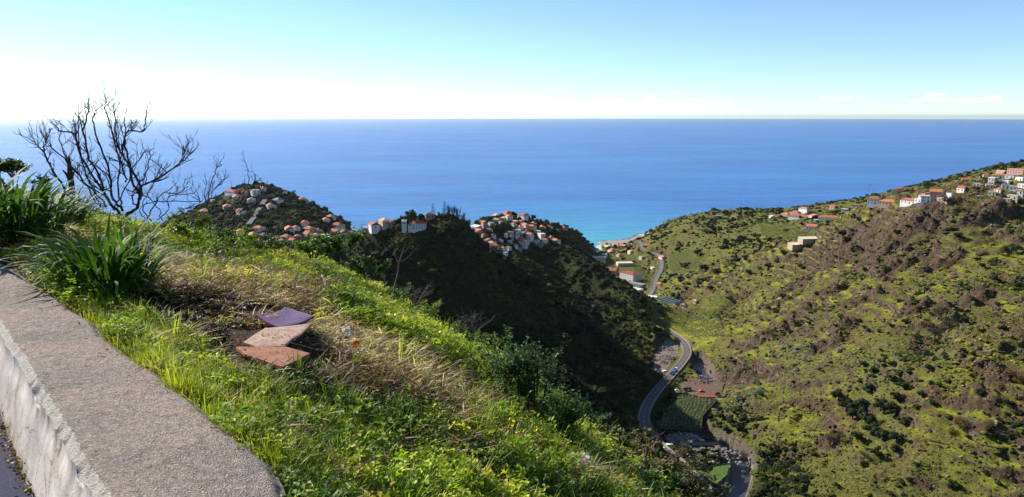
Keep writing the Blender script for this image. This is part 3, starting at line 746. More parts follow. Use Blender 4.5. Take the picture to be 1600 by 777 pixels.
def plaster():
    m,nt,b=mat('stained_plaster'); p=pos(nt)
    mp=N(nt,'ShaderNodeMapping'); mp.inputs['Scale'].default_value=(1,1,0.8); nt.links.new(p,mp.inputs['Vector'])
    st=nz(nt,3.5,9,0.75,mp.outputs[0],0.2); fine=nz(nt,60,5,0.7,p); big=nz(nt,2.2,5,0.6,p)
    col=ramp(nt,st,[(0.25,(0.24,0.19,0.15)),(0.42,(0.52,0.45,0.39)),(0.6,(0.74,0.67,0.60)),(0.8,(0.84,0.79,0.73))])
    col=mix(nt,ramp(nt,big,[(0.45,0.0),(0.7,0.55)]),col,(0.36,0.33,0.32))
    # hairline cracks
    vo=N(nt,'ShaderNodeTexVoronoi'); vo.feature='DISTANCE_TO_EDGE'; vo.inputs['Scale'].default_value=2.6; 
    wv=nz(nt,5,5,0.7,p); vm=N(nt,'ShaderNodeVectorMath'); vm.operation='ADD'; nt.links.new(p,vm.inputs[0]); cx=N(nt,'ShaderNodeCombineXYZ'); nt.links.new(math_(nt,'MULTIPLY',wv,0.5),cx.inputs[0]); nt.links.new(math_(nt,'MULTIPLY',wv,0.4),cx.inputs[2]); nt.links.new(cx.outputs[0],vm.inputs[1]); nt.links.new(vm.outputs[0],vo.inputs['Vector'])
    ck=math_(nt,'LESS_THAN',vo.outputs['Distance'],0.006); col=mix(nt,ck,col,(0.16,0.13,0.10))
    mo=attr(nt,'low'); mm=math_(nt,'ADD',mo,math_(nt,'MULTIPLY',math_(nt,'SUBTRACT',nz(nt,7,6,0.7,mp.outputs[0]),0.5),0.9)); 
    col=mix(nt,ramp(nt,mm,[(0.5,0.0),(0.66,0.75),(1.0,1.0)]),col,ramp(nt,fine,[(0.3,(0.10,0.055,0.012)),(0.65,(0.30,0.20,0.05))]))
    nt.links.new(col,b.inputs['Base Color']); b.inputs['Roughness'].default_value=0.9; bump(nt,b,fine,0.7,0.005); return m
M_PLASTER=plaster()
fme=mesh_np('wall_face',VF,FF,[M_PLASTER],smooth=True); vcol(fme,'low',np.repeat(sf[None,:],len(tq),0).ravel())
wf=link(bpy.data.objects.new('plaster_face',fme)); attach(wf,wall)
# far side of the coping, down into the soil
b2=np.stack([np.r_[X2[:,-1],X2[:,-1]],np.r_[Y2[:,-1],Y2[:,-1]],np.r_[Z2[:,-1],Z2[:,-1]-0.6]],1); n_=len(tq)
k_=np.arange(n_-1); bk=link(bpy.data.objects.new('rear_face',mesh_np('wall_back',b2,np.stack([k_,k_+n_,k_+1+n_,k_+1],1),[M_CONC]))); attach(bk,wall)
# road on the camera side
def asphalt(name,c1,c2,rough=0.75,scale=60,bs=0.006):
    m,nt,b=mat(name); p=pos(nt); a=nz(nt,scale,6,0.75,p); g=nz(nt,scale*0.02,5,0.6,p)
    col=ramp(nt,a,[(0.3,c1),(0.7,c2)]); col=mix(nt,0.6,col,ramp(nt,g,[(0.3,0.7),(0.7,1.25)]),'MULTIPLY')
    nt.links.new(col,b.inputs['Base Color']); b.inputs['Roughness'].default_value=rough; b.inputs['Specular IOR Level'].default_value=0.15; bump(nt,b,a,0.8,bs); return m
M_ASPH=asphalt('road_asphalt',(0.008,0.009,0.030),(0.028,0.030,0.085),0.8)
RZ=WT-0.44
tt_=np.array([-12,-4.5,-1,0,1,2,3,4,5,6,8,13,16.]); nl2=edge_off(WLx,tt_)+0.03
no=np.array([0,-0.15,-0.5,-1.2,-3,-7,-14]); TR=np.repeat(tt_[:,None],len(no),1); NR=nl2[:,None]+no[None,:]; XR,YR=wxy(TR,NR)
idr=np.arange(TR.size).reshape(TR.shape); FR=np.stack([idr[:-1,:-1].ravel(),idr[1:,:-1].ravel(),idr[1:,1:].ravel(),idr[:-1,1:].ravel()],1)
rdz=RZ+0*XR; rdo=link(bpy.data.objects.new('road',mesh_np('near_road',np.stack([XR.ravel(),YR.ravel(),rdz.ravel()],1),FR,[M_ASPH]))); rdo['kind']='structure'
# bank surface
bx=axis([(-34,-16,1.2),(-16,-6,0.12),(-6,3.2,0.045),(3.2,8,0.12),(8,20,1.0)]); by=axis([(-6,1.2,0.4),(1.2,9,0.045),(9,15,0.09),(15,36,1.0)])
BX,BY=np.meshgrid(bx,by,indexing='ij'); BZ=fgz(BX,BY)
tt3=(BX-o0[0])*dd[0]+(BY-o0[1])*dd[1]; nn3=(BX-o0[0])*nn[0]+(BY-o0[1])*nn[1]
rr=np.interp(tt3,tq,nr); BZ=np.where(nn3<rr-0.03, np.minimum(BZ,WT-0.75)-0.3*sstep(0,0.2,rr-nn3), np.minimum(BZ, WT-0.045+ (nn3-rr)*0.35*(1) ) )
BZ=np.where((nn3<rr-0.03),np.minimum(BZ,RZ-0.25),BZ)
ids=np.arange(BX.size).reshape(BX.shape); FS=np.stack([ids[:-1,:-1].ravel(),ids[1:,:-1].ravel(),ids[1:,1:].ravel(),ids[:-1,1:].ravel()],1)
def soil():
    m,nt,b=mat('bank_soil'); p=pos(nt); a=nz(nt,28,7,0.75,p); g=nz(nt,1.1,5,0.6,p); vo=N(nt,'ShaderNodeTexVoronoi'); vo.inputs['Scale'].default_value=45; nt.links.new(p,vo.inputs['Vector'])
    col=ramp(nt,a,[(0.3,(0.022,0.014,0.010)),(0.5,(0.075,0.048,0.032)),(0.72,(0.20,0.14,0.09))])
    moss=ramp(nt,a,[(0.3,(0.02,0.03,0.008)),(0.7,(0.09,0.11,0.02))])
    col=mix(nt,math_(nt,'MULTIPLY',attr(nt,'green'),ramp(nt,g,[(0.35,0.4),(0.6,1.0)])),col,moss)
    nt.links.new(col,b.inputs['Base Color']); b.inputs['Roughness'].default_value=0.95; b.inputs['Specular IOR Level'].default_value=0.1
    bump(nt,b,math_(nt,'ADD',a,vo.outputs['Distance']),1.0,0.03); return m
M_SOIL=soil()
sme=mesh_np('bank',np.stack([BX.ravel(),BY.ravel(),BZ.ravel()],1),FS,[M_SOIL],smooth=True)
# photo-plan zones, as polygons on the ground
def zone(poly):
    q=fhits([a for a,b in poly],[b for a,b in poly]); return q[:,:2]
Z_MULCH=zone([(225,440),(330,455),(430,470),(520,490),(560,520),(500,560),(430,580),(360,560),(300,510),(240,480),(200,470)])
Z_STRAW=zone([(440,500),(560,470),(660,500),(740,560),(760,620),(700,650),(600,620),(500,600),(440,580)])
Z_LAWN=zone([(110,476),(200,470),(260,485),(320,520),(370,560),(430,600),(500,640),(560,700),(600,776),(455,776),(430,725),(330,640),(225,566),(150,513)])
Z_SHADE=zone([(160,440),(250,430),(380,470),(300,480),(200,480)])
def zmask(x,y,poly,blend): return region_mask(x,y,poly,blend)[0]
gm=1-np.maximum(zmask(BX,BY,Z_MULCH,0.25),zmask(BX,BY,Z_STRAW,0.3)); vcol(sme,'green',gm.ravel())
bank=link(bpy.data.objects.new('ground',sme)); bank['kind']='structure'

# ------------------------------------------------------------------ plant pieces
def blade(mb,base,az,length,width,lean0,curl,segs=4,mi=0,twist=0.0,fold=0.0):
    """tapering strip that leaves base at lean0 (from vertical) and bends by curl"""
    x,y,z=base; ca,sa=math.cos(az),math.sin(az); a=lean0; L=length/segs; vs=[]
    px_,pz_=0.0,0.0
    for i in range(segs+1):
        t=i/segs; wd=width*(1-t**2.2)*(0.55+0.45*min(1,t*3)); tw=twist*t
        ox,oy=-sa*wd*0.5,ca*wd*0.5
        c_=(x+ca*px_,y+sa*px_,z+pz_)
        if i==segs: vs.append(c_)
        else: vs+= [(c_[0]-ox,c_[1]-oy,c_[2]-math.sin(tw)*wd*.5),(c_[0]+ox,c_[1]+oy,c_[2]+math.sin(tw)*wd*.5)]
        px_+=math.sin(a)*L; pz_+=math.cos(a)*L; a+=curl/segs
    fs=[(2*i,2*i+1,2*i+3,2*i+2) for i in range(segs-1)]+[(2*segs-2,2*segs-1,2*segs)]
    mb.add(vs,fs,mi)
M_GRASS=leaf_mat('grass_blades',(0.1,0.2,0.02),tint=True,trans=0.45,scale=6,rough=0.55,var=0.45,use_island=True,spec=0.3)
def grass_proto(i,n,h,wd,spread,curl,lean=0.5):
    rng=random.Random(300+i); mb=MB()
    for _ in range(n):
        a=rng.uniform(0,6.28); r=spread*rng.random()**0.6
        blade(mb,(r*math.cos(a),r*math.sin(a),-0.01),a+rng.gauss(0,0.7),h*rng.uniform(0.45,1.1),wd*rng.uniform(0.7,1.3),rng.uniform(0.0,lean),rng.uniform(0.1,curl),3,twist=rng.uniform(-1,1))
    return mb.mesh('tuft_%d'%i,[M_GRASS])
def weed_proto(i,n,h,leaf,spread,cup=0.3,stem=True):
    rng=random.Random(400+i); mb=MB()
    for _ in range(n):
        a=rng.uniform(0,6.28); r=spread*rng.random()**0.6; hh=h*rng.uniform(0.35,1.05)
        c_=Vector((r*math.cos(a),r*math.sin(a),hh)); nrm=Vector((rng.gauss(0,cup+.1),rng.gauss(0,cup+.1),1)).normalized()
        if stem: mb.add([(c_.x*0.5-.001,c_.y*0.5,0),(c_.x*0.5+.001,c_.y*0.5,0),tuple(c_)],[(0,1,2)])
        t=nrm.orthogonal().normalized(); t.rotate(Matrix.Rotation(rng.uniform(0,6.28),3,nrm)); b_=nrm.cross(t)
        for k in range(3):
            q=t*math.cos(k*2.094)+b_*math.sin(k*2.094); s_=nrm.cross(q); L=leaf*rng.uniform(0.7,1.2)
            mb.add([tuple(c_),tuple(c_+q*L*.6+s_*L*.38+nrm*L*.08),tuple(c_+q*L-nrm*L*.1),tuple(c_+q*L*.6-s_*L*.38+nrm*L*.08)],[(0,1,2,3)])
    return mb.mesh('weed_%d'%i,[M_GRASS])
def upright_proto(i,n,h,leaf,spread):
    """leafy upright stems"""
    rng=random.Random(500+i); mb=MB()
    for _ in range(n):
        a=rng.uniform(0,6.28); r=spread*rng.random()**0.6; hh=h*rng.uniform(0.5,1.1); lx,ly=rng.gauss(0,.25),rng.gauss(0,.25)
        b0=Vector((r*math.cos(a),r*math.sin(a),0)); top=b0+Vector((lx*hh,ly*hh,hh))
        mb.tube([b0,(b0+top)/2+Vector((rng.gauss(0,.01),rng.gauss(0,.01),0)),top],[.003,.0022,.001],3)
        m_=max(5,int(hh/leaf*1.5))
        for k in range(m_):
            t=0.15+0.85*k/m_; p_=b0.lerp(top,t); blade(mb,tuple(p_),rng.uniform(0,6.28),leaf*(1.2-.5*t)*rng.uniform(.7,1.2),leaf*.38,rng.uniform(0.7,1.3),rng.uniform(0.2,1.0),2)
    return mb.mesh('upright_%d'%i,[M_GRASS])
def straw_proto(i,n,L,wd,spread):
    rng=random.Random(600+i); mb=MB()
    for _ in range(n):
        a=rng.uniform(0,6.28); r=spread*rng.random()
        blade(mb,(r*math.cos(a),r*math.sin(a),rng.uniform(0,0.07)),rng.uniform(0,6.28),L*rng.uniform(.4,1.2),wd*rng.uniform(.6,1.6),rng.uniform(1.0,1.5),rng.uniform(0.0,0.9),4,twist=rng.uniform(-2,2))
    return mb.mesh('straw_%d'%i,[M_GRASS])
def litter_proto(i,n,leaf,spread):
    rng=random.Random(700+i); mb=MB()
    for _ in range(n):
        a=rng.uniform(0,6.28); r=spread*rng.random(); c_=Vector((r*math.cos(a),r*math.sin(a),rng.uniform(0.0,0.03))); q=rng.uniform(0,6.28); L=leaf*rng.uniform(.5,1.5)
        d=Vector((math.cos(q),math.sin(q),rng.gauss(0,.25))); s_=Vector((-math.sin(q),math.cos(q),rng.gauss(0,.35)))
        mb.add([tuple(c_-d*L),tuple(c_-s_*L*.35+Vector((0,0,L*.25))),tuple(c_+d*L),tuple(c_+s_*L*.35+Vector((0,0,L*.2)))],[(0,1,2),(0,2,3)])
    return mb.mesh('litter_%d'%i,[M_GRASS])
C_GRASS=proto_collection('grass_protos',[grass_proto(i,30,0.13,0.0055,0.06,1.3,0.8) for i in range(4)])
C_TALL=proto_collection('tall_protos',[grass_proto(10+i,22,0.34,0.010,0.06,1.2,0.55) for i in range(4)])
C_WEED=proto_collection('weed_protos',[weed_proto(i,30,0.06+0.02*i,0.013+0.003*i,0.09) for i in range(4)])
C_UP=proto_collection('upright_protos',[upright_proto(i,7,0.30,0.055,0.09) for i in range(4)])
C_STRAW=proto_collection('straw_protos',[straw_proto(i,20,0.12+0.025*i,0.0045+0.001*i,0.11) for i in range(4)])
C_LITTER=proto_collection('litter_protos',[litter_proto(i,16,0.03,0.11) for i in range(4)])
NSEEN=None
def bank_points(n,seed,cond,xr=(-15,4.2),yr=(1.3,14.5),power=1.0):
    """random points on the bank, denser near the camera"""
    rng=np.random.RandomState(seed); out=[]
    u=rng.uniform(-1.2,0.62,n*3); D=np.exp(rng.uniform(math.log(1.6),math.log(15.5),n*3)) if power else rng.uniform(1.6,15.5,n*3)
    x=u*D; y=D
    t3=(x-o0[0])*dd[0]+(y-o0[1])*dd[1]; n3=(x-o0[0])*nn[0]+(y-o0[1])*nn[1]; r3=np.interp(t3,tq,nr)
    k=n3>r3+0.015
    k&=rng.rand(len(x))<np.clip(cond(x,y,rng),0,1)
    x=x[k][:n]; y=y[k][:n]
    return x,y,fgz(x,y),rng
def near_edge(x,y):
    t3=(x-o0[0])*dd[0]+(y-o0[1])*dd[1]; n3=(x-o0[0])*nn[0]+(y-o0[1])*nn[1]; return n3-np.interp(t3,tq,nr)
FTILES=[(440,495,.24),(430,524,.22),(425,553,.24)]
_tq=fhits([a for a,b,c_ in FTILES],[b for a,b,c_ in FTILES])
def clear_tiles(x,y):
    k=np.ones(np.shape(x))
    for q,(a,b,r) in zip(_tq,FTILES): k=np.where((x-q[0])**2+(y-q[1]*1.0)**2<(r*1.5)**2,0,k)
    return k
# ================================================================== VALLEY: roads, river walls, plots, works
def strip(name, line, offs, zoff, mat_, z_from=None, kind=None, parent=None, smooth=False, closed=False):
    """ribbon along a 3D line between two side offsets"""
    L=np.asarray(line,float); t=np.gradient(L[:,:2],axis=0); t/= np.linalg.norm(t,axis=1)[:,None]; nrm=np.stack([-t[:,1],t[:,0]],1)
    V=[];F=[]
    for i in range(len(L)):
        for o_ in offs: V.append((L[i,0]+nrm[i,0]*o_,L[i,1]+nrm[i,1]*o_,L[i,2]+zoff))
    k=len(offs)
    for i in range(len(L)-1):
        for j in range(k-1):
            a=i*k+j; F.append((a,a+k,a+k+1,a+1))
    me=mesh_np(name,V,F,[mat_],smooth=smooth); o=link(bpy.data.objects.new(name,me),parent)
    if kind: o['kind']=kind
    return o
def cut(line,s0,s1):
    L=np.asarray(line,float); d=np.r_[0,np.cumsum(np.linalg.norm(np.diff(L[:,:2],axis=0),axis=1))]
    n=max(2,int((s1-s0)/3)); t=np.linspace(s0,s1,n); return np.stack([np.interp(t,d,L[:,k]) for k in range(3)],1)
def line_len(L): return float(np.sum(np.linalg.norm(np.diff(np.asarray(L)[:,:2],axis=0),axis=1)))
def wallstrip(name, line, off, th, z0, z1, mat_, parent=None, label=None, cat=None, group=None, kind=None):
    """a solid wall along a line: thickness th, from z0 to z1 relative to the line"""
    L=np.asarray(line,float); t=np.gradient(L[:,:2],axis=0); t/= np.linalg.norm(t,axis=1)[:,None]; nrm=np.stack([-t[:,1],t[:,0]],1); V=[];F=[]
    for i in range(len(L)):
        for o_,z in ((off,z0),(off,z1),(off+th,z1),(off+th,z0)): V.append((L[i,0]+nrm[i,0]*o_,L[i,1]+nrm[i,1]*o_,L[i,2]+z))
    for i in range(len(L)-1):
        for j in range(4): a=i*4+j; b=i*4+(j+1)%4; F.append((a,b,b+4,a+4))
    F.append((0,3,2,1)); e=(len(L)-1)*4; F.append((e,e+1,e+2,e+3))
    o=link(bpy.data.objects.new(name,mesh_np(name,V,F,[mat_])),parent); tag(o,label,cat,group,kind); return o
M_TAR=asphalt('valley_asphalt',(0.085,0.067,0.062),(0.155,0.125,0.115),0.9,2.2,0.03)
M_TAR2=asphalt('old_tarmac',(0.13,0.12,0.12),(0.22,0.20,0.20),0.9,1.2,0.05)
M_PAINT=simple('road_paint',(0.62,0.60,0.58),0.7,0.2,3)
M_CONW=simple('pale_concrete',(0.26,0.215,0.18),0.9,0.3,0.7)
M_CONG=simple('grey_concrete',(0.24,0.22,0.20),0.9,0.35,0.6)
M_REDSOIL=None
road=strip('road',ROAD,[-3.8,-1.3,1.3,3.8],0.0,M_TAR,kind='structure')
strip('side_road',ROAD2,[-2.8,0,2.8],0.0,M_TAR2,kind='structure')
LR=line_len(ROAD)
lm=empty('road_markings',tuple(ROAD[0]),0); lm['kind']='structure'
def marks(name,par,off,wd,segs,matx):
    for s0,s1 in segs:
        o=strip(name,cut(ROAD,s0,s1),[off-wd/2,off+wd/2],0.02,matx); attach(o,par)
marks('edge_line',lm,3.4,0.16,[(0,LR)],M_PAINT); marks('edge_line',lm,-3.4,0.16,[(0,LR)],M_PAINT)
marks('centre_dash',lm,0,0.16,[(s,s+3.4) for s in np.arange(2,LR-6,8.5)],M_PAINT)
# kerb and low parapet on the river side
pw=wallstrip('roadside_parapet',ROAD,-4.5,0.4,-1.2,0.75,M_CONW,label='pale low parapet wall along the river side of the valley road',cat='wall')
wallstrip('roadside_kerb',ROAD,4.0,0.4,-0.6,0.14,M_CONG,label='grey kerb on the hill side of the valley road',cat='kerb')
wallstrip('upper_road_wall',ROAD2,-3.7,0.4,-3.2,0.5,M_CONG,label='grey retaining wall below the climbing side road',cat='wall')
# river channel: water bed and walls
M_WATER,nt_,b_=mat('river_bed'); b_.inputs['Base Color'].default_value=(0.045,0.05,0.06,1); b_.inputs['Roughness'].default_value=0.35; bump(nt_,b_,nz(nt_,0.5,5,0.7,pos(nt_)),0.8,0.3)
strip('river',RIVER,[-6.6,-2,2,6.6],-2.9,M_WATER,kind='structure')
LV=line_len(RIVER)
M_STONE=simple('dark_stone_wall',(0.10,0.075,0.06),0.95,0.5,0.9)
rc=cut(RIVER,0,105); rc2=cut(RIVER,118,170)
wallstrip('river_wall',rc,6.6,0.9,-4.5,1.6,M_CONG,label='curved concrete flood wall beside the river at the lower bend',cat='wall')
wallstrip('river_wall',rc,-7.5,0.9,-4.5,0.6,M_CONG,label='flood wall on the hillside bank of the river near the lower bend',cat='wall')
wallstrip('river_wall',rc2,6.6,0.9,-4.5,2.2,M_STONE,label='dark stone river wall below the fenced green banana plot',cat='wall')
# sea foam and beach line
M_FOAM=simple('sea_foam',(0.75,0.8,0.82),0.7,0.15,0.2)
bl=smooth_line([(182,1516,0.35),(205,1540,0.35),(235,1549,0.35),(262,1562,0.35)],8); strip('surf',bl,[-3,0,3.5],0.0,M_FOAM,kind='structure')
# sheets lying on the pads
def sheet(name,poly,z,mat_,label=None,cat=None,kind='structure'):
    me=bpy.data.meshes.new(name); V=[(a,b,z) for a,b in poly]
    # make it face up
    ar=sum(V[i][0]*V[(i+1)%len(V)][1]-V[(i+1)%len(V)][0]*V[i][1] for i in range(len(V)))
    if ar<0: V=V[::-1]
    me.from_pydata(V,[],[tuple(range(len(V)))]); me.update(); me.materials.append(mat_)
    o=link(bpy.data.objects.new(name,me)); tag(o,label,cat,None,kind); return o
def rubble_mat(name,c0,c1,c2,sc):
    m,nt,b=mat(name); p=pos(nt); a=nz(nt,sc,7,0.8,p); g=nz(nt,sc*0.15,4,0.6,p)
    col=ramp(nt,a,[(0.33,c0),(0.5,c1),(0.66,c2)]); col=mix(nt,ramp(nt,g,[(0.45,0),(0.6,.8)]),col,(0.15,0.08,0.055)); nt.links.new(col,b.inputs['Base Color']); b.inputs['Roughness'].default_value=.95; bump(nt,b,a,1.0,0.6); return m
M_RUB=rubble_mat('rubble_ground',(0.07,0.055,0.045),(0.19,0.16,0.13),(0.42,0.38,0.33),0.8)
M_LAWN=simple('green_field',(0.07,0.12,0.02),0.95,0.45,0.6)
M_PLOT=simple('dark_plot_soil',(0.035,0.045,0.02),0.95,0.5,0.5)
M_REDSOIL=rubble_mat('red_earth',(0.05,0.05,0.02),(0.14,0.085,0.06),(0.24,0.17,0.13),0.35)
sheet('works_yard',SITE,35.58,M_RUB); sheet('rubble_yard',YARD,43.08,M_RUB); sheet('parking_yard',PARK,39.08,M_REDSOIL); sheet('grass_field',FIELD,46.58,M_LAWN); sheet('plot_soil',PLOT,42.08,M_PLOT)
_pl=np.vstack([PLOT,PLOT[:1]]); 
wallstrip('plot_wall',np.hstack([_pl,np.full((len(_pl),1),42.0)])[:7],-0.6,0.5,-5.0,0.9,M_STONE,label='dark stone wall around the banana plot beside the road bend',cat='wall')
# heaps of stone
def rock_pile(name,loc,n,r,s0,s1,mats,label,seed):
    rng=random.Random(seed); mb=MB()
    for _ in range(n):
        a=rng.uniform(0,6.28); q=r*rng.random()**0.6; s=rng.uniform(s0,s1); V_,F_=ico_lump(rng,(s,s*rng.uniform(.6,1),s*rng.uniform(.5,.8)),1,0.5,1.6)
        h=max(0,(1-q/r))*r*0.28
        mb.add([(x+q*math.cos(a),y+q*math.sin(a),z+h) for x,y,z in V_],F_,rng.randrange(len(mats)))
    o=mb.build(name,mats,loc=loc); tag(o,label,'rubble',kind='stuff'); return o
M_RK1=simple('pale_stone',(0.34,0.31,0.28),.95,.3,1.0); M_RK2=simple('brown_stone',(0.16,0.11,0.08),.95,.4,1.0); M_RK3=simple('grey_stone',(0.22,0.21,0.20),.95,.3,1.0)
for i,(px,py,z,n,r,a0,a1,lb) in enumerate([(1125,712,44,110,15,.4,1.6,'pale boulders heaped inside the river bend below the bridge'),(1066,688,43,110,14,.3,1.2,'pale rubble heap in the yard beside the orange digger'),
      (1040,562,35.6,120,14,.3,1.1,'grey rubble spread over the works yard left of the road'),(1040,545,35.6,60,9,.3,1.0,'broken stone under the shadowed nose beside the road'),(1094,594,39,80,12,.3,1.0,'grey stone bank between the river and the parking yard'),
      (1020,592,36,50,8,.3,.9,'stones at the foot of the green slope by the works yard'),(1075,716,44,50,9,.3,1.0,'dark and pale stones beside the road near the small bridge')]):
    q=Pz(px,py,z); rock_pile('rubble',(q[0],q[1],max(z,hz1(q[0],q[1]))-0.2),n,r,a0,a1,[M_RK1,M_RK3,M_RK2],lb,i)
# footbridge across the channel
bq0=Pz(1082,694,44.5); bq1=Pz(1124,694,44.5)
br=empty('footbridge',bq0); tag(br,'narrow concrete bridge deck across the river by the rubble yard','bridge')
mb=MB(); Lb=math.dist(bq0[:2],bq1[:2]); mb.box(0,Lb,-1.6,1.6,-0.35,0); deck=mb.build('deck',M_CONG,br)
for s_ in (-1.5,1.4):
    mb=MB(); mb.box(0,Lb,s_,s_+0.12,0.003,0.9); mb.build('railing',M_CONG,br)
br.rotation_euler=(0,0,math.atan2(bq1[1]-bq0[1],bq1[0]-bq0[0]))
# ---------------- vehicles and plant
M_GLASS,_n,_b=mat('dark_glass'); _b.inputs['Base Color'].default_value=(0.02,0.03,0.04,1); _b.inputs['Roughness'].default_value=0.1
M_TYRE=simple('tyre_rubber',(0.02,0.02,0.02),0.9)
def paint(n,c_): return simple(n,c_,0.35,0.05,2,spec=0.5)
P_WHITE=paint('white_paint',(0.75,0.75,0.75)); P_BLUE=paint('blue_paint',(0.06,0.22,0.55)); P_RED=paint('red_paint',(0.5,0.05,0.04)); P_ORANGE=paint('orange_paint',(0.75,0.25,0.03)); P_DARK=paint('dark_paint',(0.05,0.05,0.06)); P_SILVER=paint('silver_paint',(0.4,0.41,0.43)); P_YEL=paint('yellow_paint',(0.75,0.45,0.04))
def wheel_set(par,xs,w_,r):
    for x_ in xs:
        for s_ in (-1,1):
            mb=MB(); mb.tube([(x_,s_*(w_-0.12),r),(x_,s_*(w_+0.08),r)],r,10); mb.build('wheel',M_TYRE,par)
def car(loc,rz,pm,label,group='vehicles in the valley'):
    e=empty('parked_car',loc,rz); tag(e,label,'car',group)
    prof=[(-2.1,.35),(-2.1,.85),(-1.7,.95),(-1.2,1.42),(0.5,1.45),(1.1,.98),(2.0,.82),(2.15,.35)]
    def prism(name,pr,w_,m_,z0=0):
        mb=MB(); n=len(pr); mb.add([(x_,-w_,z) for x_,z in pr]+[(x_,w_,z) for x_,z in pr],[tuple(range(n)),tuple(range(2*n-1,n-1,-1))]+[(i,i+n,(i+1)%n+n,(i+1)%n) for i in range(n)]); return mb.build(name,m_,e)
    prism('body',prof,0.86,pm); prism('window',[(-1.62,.98),(-1.2,1.36),(0.45,1.39),(0.98,1.0)],0.875,M_GLASS)
    mb=MB(); mb.add([(1.0,-.72,1.03),(1.0,.72,1.03),(.56,.66,1.43),(.56,-.66,1.43)],[(0,1,2,3)]); mb.build('windscreen',M_GLASS,e)
    wheel_set(e,(-1.3,1.3),.8,.32); return e
def truck(loc,rz,cab,bed,label):
    e=empty('tipper_truck',loc,rz); tag(e,label,'truck','vehicles in the valley')
    mb=MB(); mb.box(1.6,3.2,-1.1,1.1,.6,2.6); mb.build('cab',cab,e); mb=MB(); mb.box(3.203,3.22,-.95,.95,1.6,2.4); mb.box(2.0,3.0,-1.12,1.12,1.6,2.3); mb.build('window',M_GLASS,e)
    mb=MB(); mb.box(-3.4,1.5,-.5,.5,.6,.9); mb.build('chassis',P_DARK,e)
    mb=MB(); mb.box(-3.5,1.4,-1.2,1.2,.95,1.1); mb.box(-3.5,1.4,-1.2,-1.1,1.1,2.0); mb.box(-3.5,1.4,1.1,1.2,1.1,2.0); mb.box(1.3,1.4,-1.1,1.1,1.1,2.2); mb.build('tipper_body',bed,e)
    wheel_set(e,(-2.4,-1.3,2.4),1.05,.5); return e
def digger(loc,rz,pm,label):
    e=empty('excavator',loc,rz); tag(e,label,'excavator','vehicles in the valley')
    for s_ in (-1,1):
        mb=MB(); mb.box(-1.9,1.9,s_*1.1-.3,s_*1.1+.3,0,.85); mb.build('track',M_TYRE,e)
    mb=MB(); mb.box(-1.9,.6,-1.25,1.25,.95,2.1); mb.build('engine_body',pm,e)
    c_=MB().box(.65,1.9,.1,1.2,.95,2.7).build('cab',pm,e); MB().box(.9,1.92,.08,1.22,1.7,2.5).build('window',M_GLASS,c_)
    mb=MB(); mb.tube([(1.2,-.3,1.6),(3.2,-.3,4.0),(4.6,-.3,3.9)],[.3,.28,.2],6); mb.build('boom',pm,e); mb=MB(); mb.tube([(4.6,-.3,3.9),(5.8,-.3,1.6)],[.22,.14],6); mb.build('stick',pm,e)
    mb=MB(); mb.add([(5.4,-.8,1.5),(6.3,-.8,1.5),(5.9,-.8,.6),(5.1,-.8,.9),(5.4,.2,1.5),(6.3,.2,1.5),(5.9,.2,.6),(5.1,.2,.9)],[(0,3,2,1),(4,5,6,7),(1,2,6,5),(2,3,7,6),(3,0,4,7)]); mb.build('bucket',P_DARK,e)
    return e
def onz(px,py,z,dz=0.1): q=Pz(px,py,z+dz); return q
car(onz(1053,711,46.6),1.95,P_WHITE,'white car driving down the valley road beyond the lower bend')
truck(onz(1051,585,38.2,0.0),1.05,P_BLUE,P_BLUE,'blue truck parked at the edge of the valley road by the works yard')
truck(onz(1055,580,37.9,0.0),1.05,P_WHITE,P_SILVER,'white cabbed truck parked just behind the blue truck')
car(onz(1047,595,38.9),1.0,P_RED,'small red car behind the blue truck on the road')
car(onz(1058,594,38.6),1.0,P_DARK,'dark car in the right lane opposite the blue truck')
digger(onz(1029,598,36),2.2,P_YEL,'orange-yellow excavator standing at the corner of the works yard')
digger(onz(1095,692,43.1),2.8,P_ORANGE,'orange excavator on the rubble yard beside the footbridge')
truck(onz(1086,693,43.1),3.4,P_BLUE,P_BLUE,'blue truck beside the orange excavator in the rubble yard')
car(onz(1058,611,39.1),0.2,P_SILVER,'silver car parked on the red earth yard nearest the road')
truck(onz(1074,610,39.1),0.3,P_DARK,P_DARK,'dark truck parked on the red earth yard')
car(onz(1096,612,39.1),0.2,P_RED,'dusty red car at the far side of the red earth yard')
car(onz(1036,702,44.5),2.0,P_WHITE,'white van parked beside the parapet near the rubble yard')
car(onz(1068,697,43.1),3.1,P_WHITE,'white pickup standing on the front edge of the rubble yard')
for k,(px,py,z,pm,lb,sz) in enumerate([(1021,590,35.8,P_ORANGE,'long orange container lying at the front of the works yard',(6,2.4,2.4)),(1028,587,35.8,P_RED,'dark red container beside the orange one in the works yard',(4,2.4,2.5)),(1038,583,35.8,P_WHITE,'white site cabin in the works yard next to the road hedge',(3.5,2.4,2.5)),
      (1103,622,39.1,P_RED,'long low red-roofed shelter at the edge of the red earth yard',(13,2.2,1.6)),(1045,699,43.4,P_WHITE,'white site cabin by the parapet at the rubble yard',(5,2.4,2.4)),(1012,689,44,P_SILVER,'grey skip beside the road bend',(3,2,1.4))]):
    q=Pz(px,py,z); e=empty('site_container',q,0.25 if k!=3 else -0.12); tag(e,lb,'container')
    a,b,c_=sz; mb=MB().box(-a/2,a/2,-b/2,b/2,0,c_); 
    mb.build('shell',pm,e); mb=MB()
    for i in range(int(a/0.5)): mb.box(-a/2+.15+i*.5,-a/2+.3+i*.5,-b/2-.05,-b/2-.003,.15,c_-.15)
    mb.build('rib',pm,e)['kind']='stuff'
